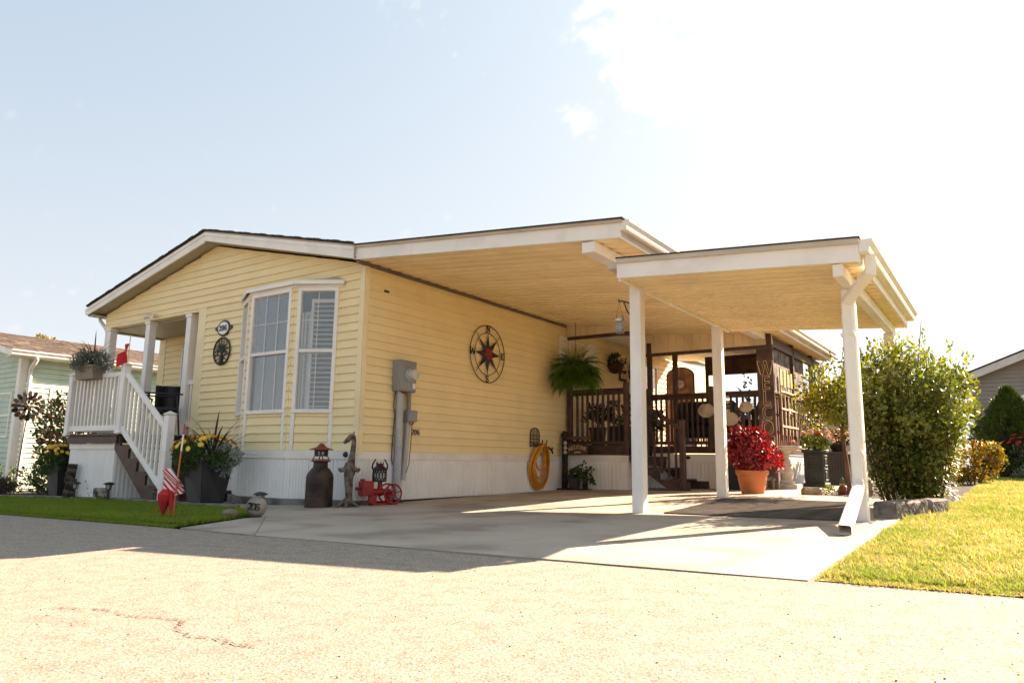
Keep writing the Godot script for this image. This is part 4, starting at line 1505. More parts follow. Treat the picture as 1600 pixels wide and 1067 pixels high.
func neighbours() -> void:
	# left: mint green house
	var h := thing("mint_house", "mint green sided house with a brown shingle roof and white gutter", "house")
	var mint := mat("mint siding", lin(0.52, 0.62, 0.50), 0.6, 0.04)
	var X := -11.0
	var zc := -0.36
	var sx := Transform3D(SIDE.basis, Vector3(X, 0, 0))
	house_wall(h, sx, -zc, 10.5, -0.35, 2.60, 0.11, mint)
	house_wall(h, Transform3D(Basis(), Vector3(0, 0, zc)), X - 7.0, X, -0.35, 2.62, 0.11, mint)
	box("corner_trim", Vector3(X - 0.12, -0.35, zc - 0.12), Vector3(X + 0.025, 2.6, zc + 0.025), M.white, h)
	window(h, "house_window", sx, 0.98, 1.95, 1.08, 1.95, 2, 1, false)
	window(h, "house_window", Transform3D(Basis(), Vector3(0, 0, zc)), X - 1.3, X - 0.25, 0.85, 1.85, 1, 1, false)
	var shm := [mat("brown shingles", lin(0.17, 0.128, 0.10), 0.9, 0.25, 8.0), mat("brown shingles", lin(0.22, 0.165, 0.13), 0.9, 0.25, 8.0), mat("brown shingles", lin(0.13, 0.10, 0.08), 0.9, 0.25, 8.0)]
	shingle_roof(h, Vector3(X + 0.3, 2.72, zc + 0.35), Vector3(X + 0.3, 2.72, -10.6), Vector3(-3.6, 0.83, 0), shm, 16)
	shingle_roof(h, Vector3(X - 7.3, 2.72, zc + 0.35), Vector3(X - 7.3, 2.72, -10.6), Vector3(3.7, 0.83, 0), shm, 6)
	var gb := MB.new()
	gb.prism([Vector2(X + 0.02, 2.62), Vector2(X - 7, 2.62), Vector2(X - 3.4, 3.45)], -0.1, Transform3D(Basis(), Vector3(0, 0, zc)))
	obj("gable_wall", gb, mint, h)
	var rf := MB.new()
	rf.prism([Vector2(X + 0.31, 2.715), Vector2(X - 3.3, 3.54), Vector2(X - 3.3, 3.40), Vector2(X + 0.31, 2.575)], 0.025, Transform3D(Basis(), Vector3(0, 0, zc + 0.325)))
	obj("rake_fascia", rf, M.white, h)
	box("eave_soffit", Vector3(X - 0.01, 2.575, -10.6), Vector3(X + 0.29, 2.595, zc + 0.32), M.white, h)
	box("eave_fascia", Vector3(X + 0.28, 2.575, -10.6), Vector3(X + 0.30, 2.71, zc + 0.349), M.white, h)
	gutter(h, Vector3(X + 0.302, 2.71, zc + 0.36), Vector3(X + 0.302, 2.71, -10.6), Vector3(1, 0, 0), 0.11, 0.11)
	var dp := MB.new()
	dp.tube([Vector3(X + 0.36, 2.62, zc - 0.12), Vector3(X + 0.36, 2.54, zc - 0.14), Vector3(X + 0.08, 2.36, zc - 0.16), Vector3(X + 0.07, 2.28, zc - 0.16), Vector3(X + 0.07, -0.3, zc - 0.16)], 0.045, 8)
	obj("downpipe", dp, M.white, h)
	# right: grey beige house whose gable faces us
	var g := thing("grey_house", "grey beige sided house with a white rake behind the conical evergreen", "house")
	var gm := mat("grey beige siding", lin(0.27, 0.245, 0.225), 0.6, 0.04)
	var zg := -17.0
	var X0 := 5.90
	var w := house_wall(g, Transform3D(Basis(), Vector3(0, 0, zg)), X0, 13.5, 0.0, 2.75, 0.11, gm)
	for i in 14:
		var y := 2.75 + 0.11 * i
		var bl := X0 + (0.11 * i) / 0.40
		course(w, Transform3D(Basis(), Vector3(0, 0, zg)), bl, 13.5, bl + 0.11 / 0.4, 13.5, y, y + 0.11, gm)
	var gg := MB.new()
	gg.prism([Vector2(X0, 2.74), Vector2(13.5, 2.74), Vector2(13.5, 4.6), Vector2(10.0, 4.36)], -0.1, Transform3D(Basis(), Vector3(0, 0, zg)))
	obj("gable_wall", gg, gm, g)
	house_wall(g, Transform3D(Basis(Vector3(0, 0, 1), Vector3(0, 1, 0), Vector3(-1, 0, 0)), Vector3(X0, 0, 0)), -26.0, zg, 0.0, 2.72, 0.11, gm)
	box("corner_trim", Vector3(X0 - 0.03, 0.0, zg - 0.12), Vector3(X0 + 0.10, 2.7, zg + 0.03), M.white, g)
	var rk := MB.new()
	rk.prism([Vector2(X0 - 0.28, 2.86), Vector2(11.0, 5.05), Vector2(11.0, 4.85), Vector2(X0 - 0.28, 2.66)], 0.03, Transform3D(Basis(), Vector3(0, 0, zg + 0.3)))
	obj("rake_fascia", rk, mat("lilac white fascia", lin(0.62, 0.60, 0.60), 0.5, 0.03), g)
	var rs := MB.new()
	rs.prism([Vector2(X0 - 0.32, 2.855), Vector2(11.0, 5.06), Vector2(11.0, 5.10), Vector2(X0 - 0.32, 2.895)], 9.0, Transform3D(Basis(), Vector3(0, 0, zg - 8.65)))
	obj("roof", rs, M.shingle, g)
	var so := MB.new()
	so.prism([Vector2(X0 - 0.28, 2.72), Vector2(11.0, 4.90), Vector2(11.0, 4.88), Vector2(X0 - 0.28, 2.70)], 0.3, Transform3D(Basis(), Vector3(0, 0, zg)))
	obj("eave_soffit", so, M.white, g)
	box("eave_fascia", Vector3(X0 - 0.30, 2.66, zg - 8.6), Vector3(X0 - 0.275, 2.86, zg + 0.329), M.white, g)
	box("house_window", Vector3(7.05, 1.5, zg + 0.0), Vector3(8.0, 2.4, zg + 0.04), M.white, g)
	# between them: beige house behind the deck
	var e := thing("beige_house", "low beige house with cream soffit glimpsed behind the flowering hedge", "house")
	var bm := mat("beige siding", lin(0.50, 0.40, 0.29), 0.6, 0.04)
	var ze := -21.0
	house_wall(e, Transform3D(Basis(), Vector3(0, 0, ze)), 0.8, 4.9, 0.2, 2.5, 0.11, bm)
	house_wall(e, Transform3D(SIDE.basis, Vector3(4.9, 0, 0)), -ze, 30.0, 0.2, 2.5, 0.11, bm)
	var eg := MB.new()
	eg.prism([Vector2(0.8, 2.5), Vector2(4.9, 2.5), Vector2(2.9, 3.18)], -0.1, Transform3D(Basis(), Vector3(0, 0, ze)))
	obj("gable_wall", eg, bm, e)
	var er := MB.new()
	er.prism([Vector2(0.4, 2.52), Vector2(2.9, 3.25), Vector2(5.3, 2.52), Vector2(5.3, 2.70), Vector2(2.9, 3.43), Vector2(0.4, 2.70)], 0.03, Transform3D(Basis(), Vector3(0, 0, ze + 0.4)))
	obj("rake_fascia", er, M.white, e)
	var es := MB.new()
	es.prism([Vector2(0.35, 2.705), Vector2(2.9, 3.44), Vector2(5.3, 2.705), Vector2(5.35, 2.74), Vector2(2.9, 3.48), Vector2(0.3, 2.74)], 9.0, Transform3D(Basis(), Vector3(0, 0, ze - 8.5)))
	obj("roof", es, M.shingle, e)
	var ef := MB.new()
	ef.prism([Vector2(4.9, 2.5), Vector2(5.3, 2.5), Vector2(5.3, 2.52), Vector2(2.9, 3.25), Vector2(2.9, 3.20)], 9.0, Transform3D(Basis(), Vector3(0, 0, ze - 8.6)))
	obj("eave_soffit", ef, mat("cream soffit far", lin(0.7, 0.52, 0.32), 0.6, 0.03), e)
	# white shed wall far behind the deck on the left
	var f := thing("white_house", "pale house seen through the deck behind the arched panel", "house")
	house_wall(f, Transform3D(Basis(), Vector3(0, 0, -16.5)), -7.0, -1.2, 0.2, 2.4, 0.11, mat("white siding", lin(0.7, 0.68, 0.64), 0.6, 0.03))
	var fr := MB.new()
	fr.prism([Vector2(-7.3, 2.42), Vector2(-0.9, 2.42), Vector2(-2.2, 3.1), Vector2(-6.0, 3.1)], -4.0, Transform3D(Basis(), Vector3(0, 0, -16.3)))
	obj("roof", fr, M.pvc, f)
const ORD := ["first", "second", "third", "fourth", "fifth", "sixth", "seventh", "eighth", "ninth", "tenth", "eleventh", "twelfth", "thirteenth", "fourteenth", "fifteenth", "sixteenth", "seventeenth", "eighteenth", "nineteenth", "twentieth", "twenty first", "twenty second", "twenty third"]

# ------------------------------------------------------------------ things in front of the house
func square_planter(parent: Node, called: String, y0: float, w0: float, w1: float, hh: float, m: Material, ribs := 0) -> void:
	var b := MB.new()
	var q := []
	for k in 4:
		var s := [Vector2(-1, -1), Vector2(1, -1), Vector2(1, 1), Vector2(-1, 1)][k] as Vector2
		q.append([Vector3(s.x * w0 / 2, y0, s.y * w0 / 2), Vector3(s.x * w1 / 2, y0 + hh, s.y * w1 / 2), Vector3(s.x * w1 / 2 * 0.86, y0 + hh, s.y * w1 / 2 * 0.86), Vector3(s.x * w1 / 2 * 0.82, y0 + hh - 0.06, s.y * w1 / 2 * 0.82)])
	for k in 4:
		var a = q[k]
		var c = q[(k + 1) % 4]
		var o: Vector3 = (a[0] + c[0]) * Vector3(1, 0, 1)
		b.quad(a[0], c[0], c[1], a[1], o)
		b.quad(a[1], c[1], c[2], a[2], Vector3.UP)
		b.quad(a[2], c[2], c[3], a[3], -o)
	b.quad(q[0][3], q[1][3], q[2][3], q[3][3], Vector3.UP)
	obj(called, b, m, parent)
	var rim := MB.new()
	for k in 4:
		var a: Vector3 = q[k][1]
		var c: Vector3 = q[(k + 1) % 4][1]
		rim.bar(a + Vector3(0, -0.02, 0), c + Vector3(0, -0.02, 0), 0.03, 0.045, Vector3.UP, 0.005)
		if ribs:
			rim.bar(q[k][0] + Vector3(0, 0.015, 0), q[(k + 1) % 4][0] + Vector3(0, 0.015, 0), 0.022, 0.03, Vector3.UP, 0.004)
			rim.tube([q[k][0], q[k][1]], 0.008, 5)
	obj("rim", rim, m, parent)
	if ribs:
		# woven diagonal strands on the faces
		var wv := MB.new()
		for k in 4:
			var a0: Vector3 = q[k][0]
			var a1: Vector3 = q[(k + 1) % 4][0]
			var b0: Vector3 = q[k][1]
			var b1: Vector3 = q[(k + 1) % 4][1]
			var o := ((a0 + a1) * Vector3(1, 0, 1)).normalized() * 0.003
			for i in range(-ribs, ribs):
				var u0 := float(i) / ribs
				var lo := maxf(0.0, -u0)
				var hi := minf(1.0, 1.0 - u0)
				if hi - lo < 0.05:
					continue
				var p := a0.lerp(a1, u0 + lo).lerp(b0.lerp(b1, u0 + lo), lo) + o
				var r := a0.lerp(a1, u0 + hi).lerp(b0.lerp(b1, u0 + hi), hi) + o
				wv.bar(p, r, 0.011, 0.004, o.normalized(), 0.0)
		var wo := obj("weave", wv, mat("woven strand", lin(0.045, 0.042, 0.042), 0.5, 0.1), parent)
		wo.set_meta("kind", "stuff")

func solar_lamp(p: Vector3, label: String, hgt := 0.29) -> void:
	var t := thing("solar_lamp", label, "garden lamp", p, 0.3, "black solar path lamps")
	var s := MB.new()
	s.tube([Vector3(0, -0.05, 0), Vector3(0, hgt - 0.1, 0)], 0.009, 6)
	obj("stake", s, M.black, t)
	var c := MB.new()
	c.lathe([Vector2(0.0, hgt), Vector2(0.05, hgt - 0.01), Vector2(0.078, hgt - 0.03), Vector2(0.074, hgt - 0.036), Vector2(0.0, hgt - 0.03)], 8)
	obj("cap", c, M.black, t)
	var k := MB.new()
	for i in 4:
		var a := TAU * i / 4.0 + 0.4
		k.bar(Vector3(cos(a) * 0.048, hgt - 0.034, sin(a) * 0.048), Vector3(cos(a) * 0.03, hgt - 0.105, sin(a) * 0.03), 0.007, 0.007)
	k.lathe([Vector2(0.0, hgt - 0.112), Vector2(0.034, hgt - 0.112), Vector2(0.034, hgt - 0.1), Vector2(0.0, hgt - 0.1)], 8)
	obj("cage", k, M.black, t)
	var g := MB.new()
	g.lathe([Vector2(0.026, hgt - 0.1), Vector2(0.04, hgt - 0.036)], 8)
	obj("lens", g, mat("cloudy lens", lin(0.5, 0.48, 0.38), 0.3, 0.05), t)

func spikes(parent: Node, c: Vector3, n: int, l: float, w: float, cols: Array, tilt0 := 0.1, tilt1 := 1.0) -> void:
	var xs := []
	var cs := []
	for i in n:
		var a := i * 2.399 + rng.randf() * 0.5
		var t := lerpf(tilt0, tilt1, pow(float(i) / n, 0.8)) + rng.randf_range(-0.08, 0.08)
		var d := Vector3(cos(a) * sin(t), cos(t), sin(a) * sin(t))
		var f := Vector3(-cos(a) * cos(t), sin(t), -sin(a) * cos(t))
		xs.append(leaf_at(c, d, f, rng.randf_range(0.7, 1.1)))
		cs.append(pick(cols))
	scatter("spike_leaves", strap_mesh(l, w, 0.35), M.leaf_dull, xs, cs, parent)

func flower_heads(parent: Node, called: String, pts: Array, r: float, cols: Array, eye: Color) -> void:
	# little layered flower heads: petals round an eye
	var b := MB.new()
	for k in 9:
		var a := TAU * k / 9.0
		var d := Vector3(cos(a), 0.25, sin(a))
		var s := Vector3(-sin(a), 0, cos(a)) * 0.32
		b.quad(Vector3(0, 0.12, 0), d * 0.6 - s, d * 1.0, d * 0.6 + s, Vector3.UP)
	for k in 7:
		var a := TAU * k / 7.0 + 0.3
		var d := Vector3(cos(a) * 0.6, 0.45, sin(a) * 0.6)
		var s := Vector3(-sin(a), 0, cos(a)) * 0.22
		b.quad(Vector3(0, 0.2, 0), d * 0.6 - s, d, d * 0.6 + s, Vector3.UP)
	var xs := []
	var cs := []
	for p in pts:
		var up: Vector3 = (p[1] as Vector3).normalized()
		var x := up.cross(Vector3(0.2, 0.1, 1)).normalized()
		var s := r * rng.randf_range(0.75, 1.2)
		xs.append(Transform3D(Basis(x, up, x.cross(up)) * Basis(Vector3.UP, rng.randf() * TAU) * Basis.from_scale(Vector3(s, s, s)), p[0]))
		cs.append(pick(cols))
	scatter(called, b.mesh(), M.petal, xs, cs, parent)

func flower_planter(p: Vector3, label: String, s: float) -> void:
	var t := thing("flower_planter", label, "planter", p, 0.0, "tall black woven planters of yellow flowers")
	square_planter(t, "tub", 0.02, 0.30 * s, 0.43 * s, 0.55 * s, M.black, 22)
	box("paver", Vector3(-0.26 * s, -0.03, -0.26 * s), Vector3(0.26 * s, 0.022, 0.26 * s), M.concrete_edge, t)
	var soil := 0.53 * s
	# mound of feathery green
	var xs := []
	var cs := []
	clumps(Vector3(-0.05, soil + 0.05, 0.03), Vector3(0.36, 0.21, 0.36) * s, 74, 60, 0.08, [Color(0.05, 0.10, 0.014), Color(0.07, 0.13, 0.018), Color(0.04, 0.075, 0.014)], xs, cs, 1.0, 0.3)
	scatter("foliage", small_leaf(0.05, 0.014), M.leaf_green, xs, cs, t)
	# silver dusty foliage on the right
	xs = []; cs = []
	clumps(Vector3(0.16, soil + 0.03, -0.14) * s, Vector3(0.17, 0.2, 0.17) * s, 22, 46, 0.07, [Color(0.24, 0.27, 0.22), Color(0.32, 0.34, 0.30), Color(0.18, 0.21, 0.17)], xs, cs, 1.0, 0.3)
	scatter("silver_foliage", small_leaf(0.055, 0.016), M.leaf_dull, xs, cs, t)
	spikes(t, Vector3(0.03, soil, -0.04) * Vector3(s, 1, s), 34, 0.70 * s, 0.024, [Color(0.06, 0.025, 0.022), Color(0.09, 0.04, 0.032), Color(0.05, 0.03, 0.025)], 0.05, 1.15)
	var heads := []
	for i in 84:
		var a := rng.randf() * TAU
		var u := rng.randf_range(0.2, 1.0)
		var d := Vector3(cos(a) * u, sqrt(1.05 - u * u * 0.9), sin(a) * u)
		if d.x > 0.45 and d.z < 0.0:
			continue
		heads.append([Vector3(-0.05 + d.x * 0.43 * s, soil + 0.05 + d.y * 0.29 * s, 0.03 + d.z * 0.43 * s), d + rv() * 0.5])
	flower_heads(t, "flowers", heads, 0.040, [Color(0.80, 0.52, 0.02), Color(0.75, 0.38, 0.02), Color(0.85, 0.60, 0.05)], Color.WHITE)

func front_things() -> void:
	M.leaf_green = leaf_mat("green leaves", Color(0.5, 0.62, 0.15))
	M.leaf_dull = leaf_mat("dull leaves", Color(0.22, 0.22, 0.18), 0.6)
	M.petal = leaf_mat("petals", Color(0.6, 0.5, 0.4), 0.6)
	# edging stones between bed and lawn
	var pth := [Vector2(-8.6, 1.18), Vector2(-7.4, 1.10), Vector2(-6.2, 0.97), Vector2(-5.3, 0.88), Vector2(-4.3, 0.82), Vector2(-3.0, 0.92), Vector2(-2.2, 1.02), Vector2(-1.35, 1.06), Vector2(-0.75, 1.16)]
	var n := 0
	for i in pth.size() - 1:
		var L: float = (pth[i + 1] - pth[i]).length()
		var k := maxi(1, int(round(L / 0.42)))
		for j in k:
			var a: Vector2 = pth[i].lerp(pth[i + 1], float(j) / k)
			var c: Vector2 = pth[i].lerp(pth[i + 1], float(j + 0.97) / k)
			var b := MB.new()
			b.bar(on(a.x, a.y, 0.012), on(c.x, c.y, 0.012 + 0.006 * (n % 2)), 0.13 + 0.012 * (n % 3), 0.085, Vector3.UP, 0.012)
			var o := obj("edging_stone", b, M.concrete_edge)
			tag(o, "grey edging stone between lawn and bed, %s from the left in its row" % ORD[n], "stone", "edging stones along the front lawn")
			n += 1
	flower_planter(on(-1.75, 0.90, 0.02), "black woven planter of yellow flowers in front of the white steps and bay", 1.0)
	flower_planter(on(-6.2, 0.62, 0.0), "black woven planter of yellow flowers left of the white landing skirt", 1.0)
	# standing driftwood log by the left planter
	var lg := MB.new()
	lg.tube([Vector3(0.02, -0.05, 0), Vector3(0, 0.08, 0), Vector3(0.01, 0.3, 0.0), Vector3(0.03, 0.55, 0.0)], [0.12, 0.085, 0.062, 0.07], 9)
	for i in 12:
		var a := rng.randf() * TAU
		lg.ball(Vector3(cos(a) * 0.065, rng.randf_range(0.05, 0.5), sin(a) * 0.065), Vector3(0.026, 0.034, 0.026), 5, 6, 0.5, i)
	var lo := obj("driftwood_log", lg, mat("pitted log", lin(0.16, 0.12, 0.09), 0.9, 0.5, 12.0, 0.8))
	lo.position = on(-5.32, 0.93)
	tag(lo, "pitted driftwood log standing upright beside the left black planter", "log")
	solar_lamp(on(-5.02, 0.98), "black solar path lamp right of the standing log before the white skirt")
	solar_lamp(on(-3.98, 1.0), "black solar path lamp beside the carved stone block under the stairs")
	solar_lamp(on(0.20, 1.52), "black solar path lamp behind the round stone marked 206", 0.24)
	var cs := MB.new()
	cs.box(Vector3(-0.12, -0.03, -0.05), Vector3(0.12, 0.20, 0.05), 0.02)
	var co := obj("carved_stone", cs, mat("carved stone", lin(0.42, 0.35, 0.27), 0.85, 0.4, 12.0, 1.2))
	co.position = on(-4.32, 0.93)
	co.rotation.y = 0.35
	tag(co, "small tan carved stone block leaning before the white landing skirt", "stone")
	# house number boulder
	var t := thing("number_boulder", "round pale boulder painted 206 at the corner of the walk", "stone", on(0.50, 1.78), 0.0)
	var bo := MB.new()
	bo.ball(Vector3(0, 0.105, 0), Vector3(0.102, 0.10, 0.10), 14, 18, 0.12, 5)
	obj("boulder", bo, M.stone, t)
	var cam2 := Vector3(CAM.x - 0.5, 0, CAM.z - 1.78).normalized()
	for k in 3:
		var ang := atan2(cam2.x, cam2.z) - 0.62 + 0.36 * k
		var d := Vector3(sin(ang), 0.02, cos(ang))
		var dg := put("digit", text_mesh("206"[k], 0.07, 0.05, 400, true), M.black, t, Transform3D(Basis(Vector3(cos(ang), 0, -sin(ang)), Vector3(0.12, 1, 0).normalized(), d), d * 0.086 + Vector3(0, 0.115 - 0.006 * k, 0)))
	var rk := MB.new()
	rk.ball(Vector3.ZERO, Vector3(0.10, 0.055, 0.07), 8, 10, 0.5, 8)
	var ro := obj("garden_rock", rk, mat("reddish rock", lin(0.27, 0.19, 0.135), 0.85, 0.25, 8.0, 0.5))
	ro.position = on(0.36, 1.98, 0.035)
	tag(ro, "reddish brown rock lying left of the boulder marked 206", "rock")
	# milk can
	var mc := thing("milk_can", "rusty brown milk can with two handles standing before the bay", "milk can", on(-0.17, 0.42))
	var m := MB.new()
	m.lathe([Vector2(0.0, 0.0), Vector2(0.168, 0.0), Vector2(0.168, 0.018), Vector2(0.162, 0.022), Vector2(0.162, 0.14), Vector2(0.166, 0.145), Vector2(0.162, 0.15), Vector2(0.162, 0.27), Vector2(0.166, 0.275), Vector2(0.162, 0.28), Vector2(0.162, 0.36), Vector2(0.15, 0.40), Vector2(0.11, 0.455), Vector2(0.088, 0.475), Vector2(0.084, 0.53), Vector2(0.092, 0.54), Vector2(0.118, 0.545), Vector2(0.118, 0.556), Vector2(0.0, 0.558)], 28)
	obj("can_body", m, M.rust, mc)
	for s in [-1.0, 1.0]:
		var hd := MB.new()
		hd.tube([Vector3(s * 0.082, 0.52, 0), Vector3(s * 0.13, 0.525, 0), Vector3(s * 0.155, 0.50, 0), Vector3(s * 0.15, 0.46, 0), Vector3(s * 0.125, 0.43, 0)], 0.011, 7)
		obj("handle", hd, M.rust, mc).rotation.y = -0.8
	var lt := thing("red_lantern", "black candle lantern with red tin roof sitting on the rusty milk can", "lantern", on(-0.17, 0.42, 0.56))
	var lr := MB.new()
	lr.lathe([Vector2(0.0, 0.205), Vector2(0.02, 0.20), Vector2(0.06, 0.158), Vector2(0.148, 0.128), Vector2(0.146, 0.122), Vector2(0.0, 0.135)], 12)
	obj("lantern_roof", lr, mat("red tin", lin(0.25, 0.03, 0.025), 0.5, 0.15, 5.0), lt)
	var lb := MB.new()
	for k in 8:
		var a := TAU * k / 8.0
		lb.bar(Vector3(cos(a) * 0.075, 0.045, sin(a) * 0.075), Vector3(cos(a) * 0.078, 0.126, sin(a) * 0.078), 0.024 if k % 2 else 0.034, 0.008, Vector3(cos(a), 0, sin(a)))
	lb.lathe([Vector2(0.08, 0.052), Vector2(0.08, 0.064)], 16)
	lb.lathe([Vector2(0.081, 0.105), Vector2(0.081, 0.127)], 16)
	obj("lantern_cage", lb, M.black, lt)
	var lf := MB.new()
	for k in 4:
		var a := TAU * k / 4.0 + 0.5
		lf.bar(Vector3(cos(a) * 0.075, 0.05, sin(a) * 0.075), Vector3(cos(a) * 0.105, 0.0, sin(a) * 0.105), 0.012, 0.01)
	lf.lathe([Vector2(0.1, 0.0), Vector2(0.1, 0.012), Vector2(0.03, 0.012)], 14)
	obj("lantern_base", lf, M.red, lt)
	var lgz := MB.new()
	lgz.lathe([Vector2(0.06, 0.05), Vector2(0.06, 0.125)], 10)
	obj("candle_glass", lgz, M.shutter, lt)
	# driftwood giraffe
	var g := thing("driftwood_giraffe", "grey driftwood figure of a giraffe between milk can and house corner", "sculpture", on(0.16, 0.26), 0.75)
	var dw := mat("grey driftwood", lin(0.23, 0.175, 0.13), 0.85, 0.4, 14.0, 0.6)
	var gb := MB.new()
	gb.tube([Vector3(0.0, -0.01, 0), Vector3(0.01, 0.12, 0.0), Vector3(0.0, 0.30, 0.01), Vector3(0.0, 0.42, 0.0), Vector3(0.015, 0.52, 0), Vector3(0.03, 0.64, 0), Vector3(0.04, 0.78, 0.0), Vector3(0.035, 0.845, 0.0)], [0.062, 0.042, 0.052, 0.066, 0.05, 0.034, 0.027, 0.022], 10)
	gb.ball(Vector3(0.0, 0.44, 0), Vector3(0.072, 0.10, 0.06), 9, 10, 0.35, 2)
	obj("body", gb, dw, g)
	var gh := MB.new()
	gh.tube([Vector3(0.045, 0.855, 0), Vector3(0.0, 0.83, 0), Vector3(-0.05, 0.785, 0.0), Vector3(-0.082, 0.755, 0)], [0.022, 0.036, 0.026, 0.017], 9)
	obj("head", gh, dw, g)
	for s in [-1.0, 1.0]:
		var e := MB.new()
		e.tube([Vector3(0.03, 0.855, s * 0.012), Vector3(0.036, 0.90, s * 0.024)], [0.010, 0.004], 6)
		obj("ear", e, dw, g)
		var st := MB.new()
		st.tube([Vector3(s * 0.05, 0.45, 0), Vector3(s * 0.105, 0.435, 0.01), Vector3(s * 0.118, 0.455, 0.02)], [0.03, 0.026, 0.02], 8)
		obj("knot_stub", st, dw, g)
	for k in 5:
		var a := TAU * k / 5.0 + 0.4
		var rt := MB.new()
		rt.tube([Vector3(0, 0.10, 0), Vector3(cos(a) * 0.06, 0.05, sin(a) * 0.06), Vector3(cos(a) * 0.15, 0.008, sin(a) * 0.15)], [0.035, 0.03, 0.014], 7)
		obj("root", rt, dw, g)
	# red pump engine with flywheel
	var en := thing("pump_engine", "bright red antique pump engine with spoked flywheel by the house corner", "pump", on(0.24, -0.16), PI / 2 - 0.35)
	var e1 := MB.new()   # local x runs along the wall
	e1.box(Vector3(-0.24, 0.12, -0.07), Vector3(-0.09, 0.30, 0.07), 0.012)
	e1.box(Vector3(-0.23, 0.30, -0.04), Vector3(-0.18, 0.325, 0.0), 0.004)
	e1.tube([Vector3(-0.24, 0.21, 0), Vector3(-0.30, 0.21, 0)], 0.018, 8)
	obj("pump_box", e1, M.red, en)
	var e2 := MB.new()
	e2.box(Vector3(-0.10, 0.0, -0.06), Vector3(0.24, 0.035, -0.03), 0.006)
	e2.box(Vector3(-0.10, 0.0, 0.03), Vector3(0.24, 0.035, 0.06), 0.006)
	e2.bar(Vector3(-0.08, 0.03, 0.0), Vector3(-0.06, 0.20, 0.0), 0.1, 0.03)
	e2.bar(Vector3(0.14, 0.03, 0.0), Vector3(0.12, 0.15, 0.0), 0.1, 0.03)
	e2.tube([Vector3(-0.10, 0.17, 0), Vector3(0.16, 0.16, 0)], 0.04, 12)
	e2.tube([Vector3(0.02, 0.16, 0), Vector3(0.02, 0.30, 0)], 0.028, 10)
	e2.tube([Vector3(0.16, 0.16, -0.09), Vector3(0.16, 0.16, 0.10)], 0.016, 8)
	obj("engine_frame", e2, M.red, en)
	for s in [0.085, -0.085]:
		var fw := MB.new()
		var ring := []
		for k in 25:
			var a := TAU * k / 24.0
			ring.append(Vector3(0.16 + cos(a) * 0.115, 0.145 + sin(a) * 0.115, s))
		fw.tube(ring, 0.011, 7, false)
		fw.tube([Vector3(0.16, 0.145, s - 0.02), Vector3(0.16, 0.145, s + 0.02)], 0.028, 10)
		for k in 6:
			var a := TAU * k / 6.0 + 0.3
			fw.tube([Vector3(0.16, 0.145, s), Vector3(0.16 + cos(a) * 0.112, 0.145 + sin(a) * 0.112, s)], 0.007, 6)
		obj("flywheel", fw, M.red, en)
	var bs := box("plinth", Vector3(-0.14, -0.02, -0.11), Vector3(0.27, 0.006, 0.12), M.concrete_edge, en)
	var l2 := thing("pierced_lantern", "black pierced lantern with red crown standing on the red pump engine", "lantern", on(0.25, -0.16, 0.29), 0.3)
	var lc := MB.new()
	lc.lathe([Vector2(0.0, 0.0), Vector2(0.085, 0.0), Vector2(0.088, 0.02), Vector2(0.07, 0.022)], 18)
	for k in 14:
		var a := TAU * k / 14.0
		for s in [-1.0, 1.0]:
			lc.tube([Vector3(cos(a) * 0.083, 0.015, sin(a) * 0.083), Vector3(cos(a + s * 0.28) * 0.087, 0.075, sin(a + s * 0.28) * 0.087), Vector3(cos(a) * 0.083, 0.14, sin(a) * 0.083)], 0.006, 5, false)
	lc.lathe([Vector2(0.088, 0.135), Vector2(0.09, 0.155), Vector2(0.06, 0.185), Vector2(0.03, 0.195), Vector2(0.0, 0.195)], 18)
	obj("pierced_body", lc, M.black, l2)
	var ci := MB.new()
	ci.lathe([Vector2(0.055, 0.02), Vector2(0.055, 0.135)], 12)
	obj("candle_glass", ci, M.shutter, l2)
	var cr := MB.new()
	cr.lathe([Vector2(0.045, 0.19), Vector2(0.05, 0.205), Vector2(0.03, 0.22), Vector2(0.0, 0.225)], 12)
	for k in 7:
		var a := TAU * k / 7.0
		cr.tube([Vector3(cos(a) * 0.035, 0.205, sin(a) * 0.035), Vector3(cos(a) * 0.05, 0.245, sin(a) * 0.05)], [0.01, 0.003], 5)
	obj("crown", cr, mat("dark red tin", lin(0.13, 0.012, 0.02), 0.5, 0.1), l2)
	for s in [-1.0, 1.0]:
		var ah := MB.new()
		ah.tube([Vector3(s * 0.085, 0.13, 0), Vector3(s * 0.105, 0.17, 0), Vector3(s * 0.10, 0.215, 0), Vector3(s * 0.07, 0.26, 0), Vector3(s * 0.06, 0.27, 0)], [0.01, 0.011, 0.01, 0.008, 0.012], 7)
		obj("bail", ah, M.black, l2)
	# black vent cap on the skirt band
	var vc := MB.new()
	vc.lathe([Vector2(0.0, 0.03), Vector2(0.028, 0.026), Vector2(0.036, 0.01), Vector2(0.036, 0.0)], 14, Transform3D(Basis(Vector3.RIGHT, PI / 2), Vector3(-0.17, 0.562, 0.024)))
	tag(obj("hose_bib_cap", vc, M.black), "round black cap on the white skirt band left of the giraffe", "vent cap")
	# windsock fish on a rod in the lawn
	var wr := thing("garden_rod", "orange and white fibreglass rod stuck upright in the front lawn", "rod", on(0.02, 2.37))
	var seg := [[0.0, 0.55, 0], [0.55, 0.66, 0], [0.66, 0.82, 1], [0.82, 0.92, 2]]
	for q in seg:
		var b := MB.new()
		b.tube([Vector3(q[0] * 0.05, q[0] - (0.05 if q[0] == 0.0 else 0.0), q[0] * -0.02), Vector3(q[1] * 0.05, q[1], q[1] * -0.02)], 0.008, 7)
		obj("rod_section", b, [mat("orange rod", lin(0.55, 0.12, 0.05), 0.4, 0.05), M.white, mat("red rod", lin(0.5, 0.03, 0.02), 0.4, 0.05)][q[2]], wr)
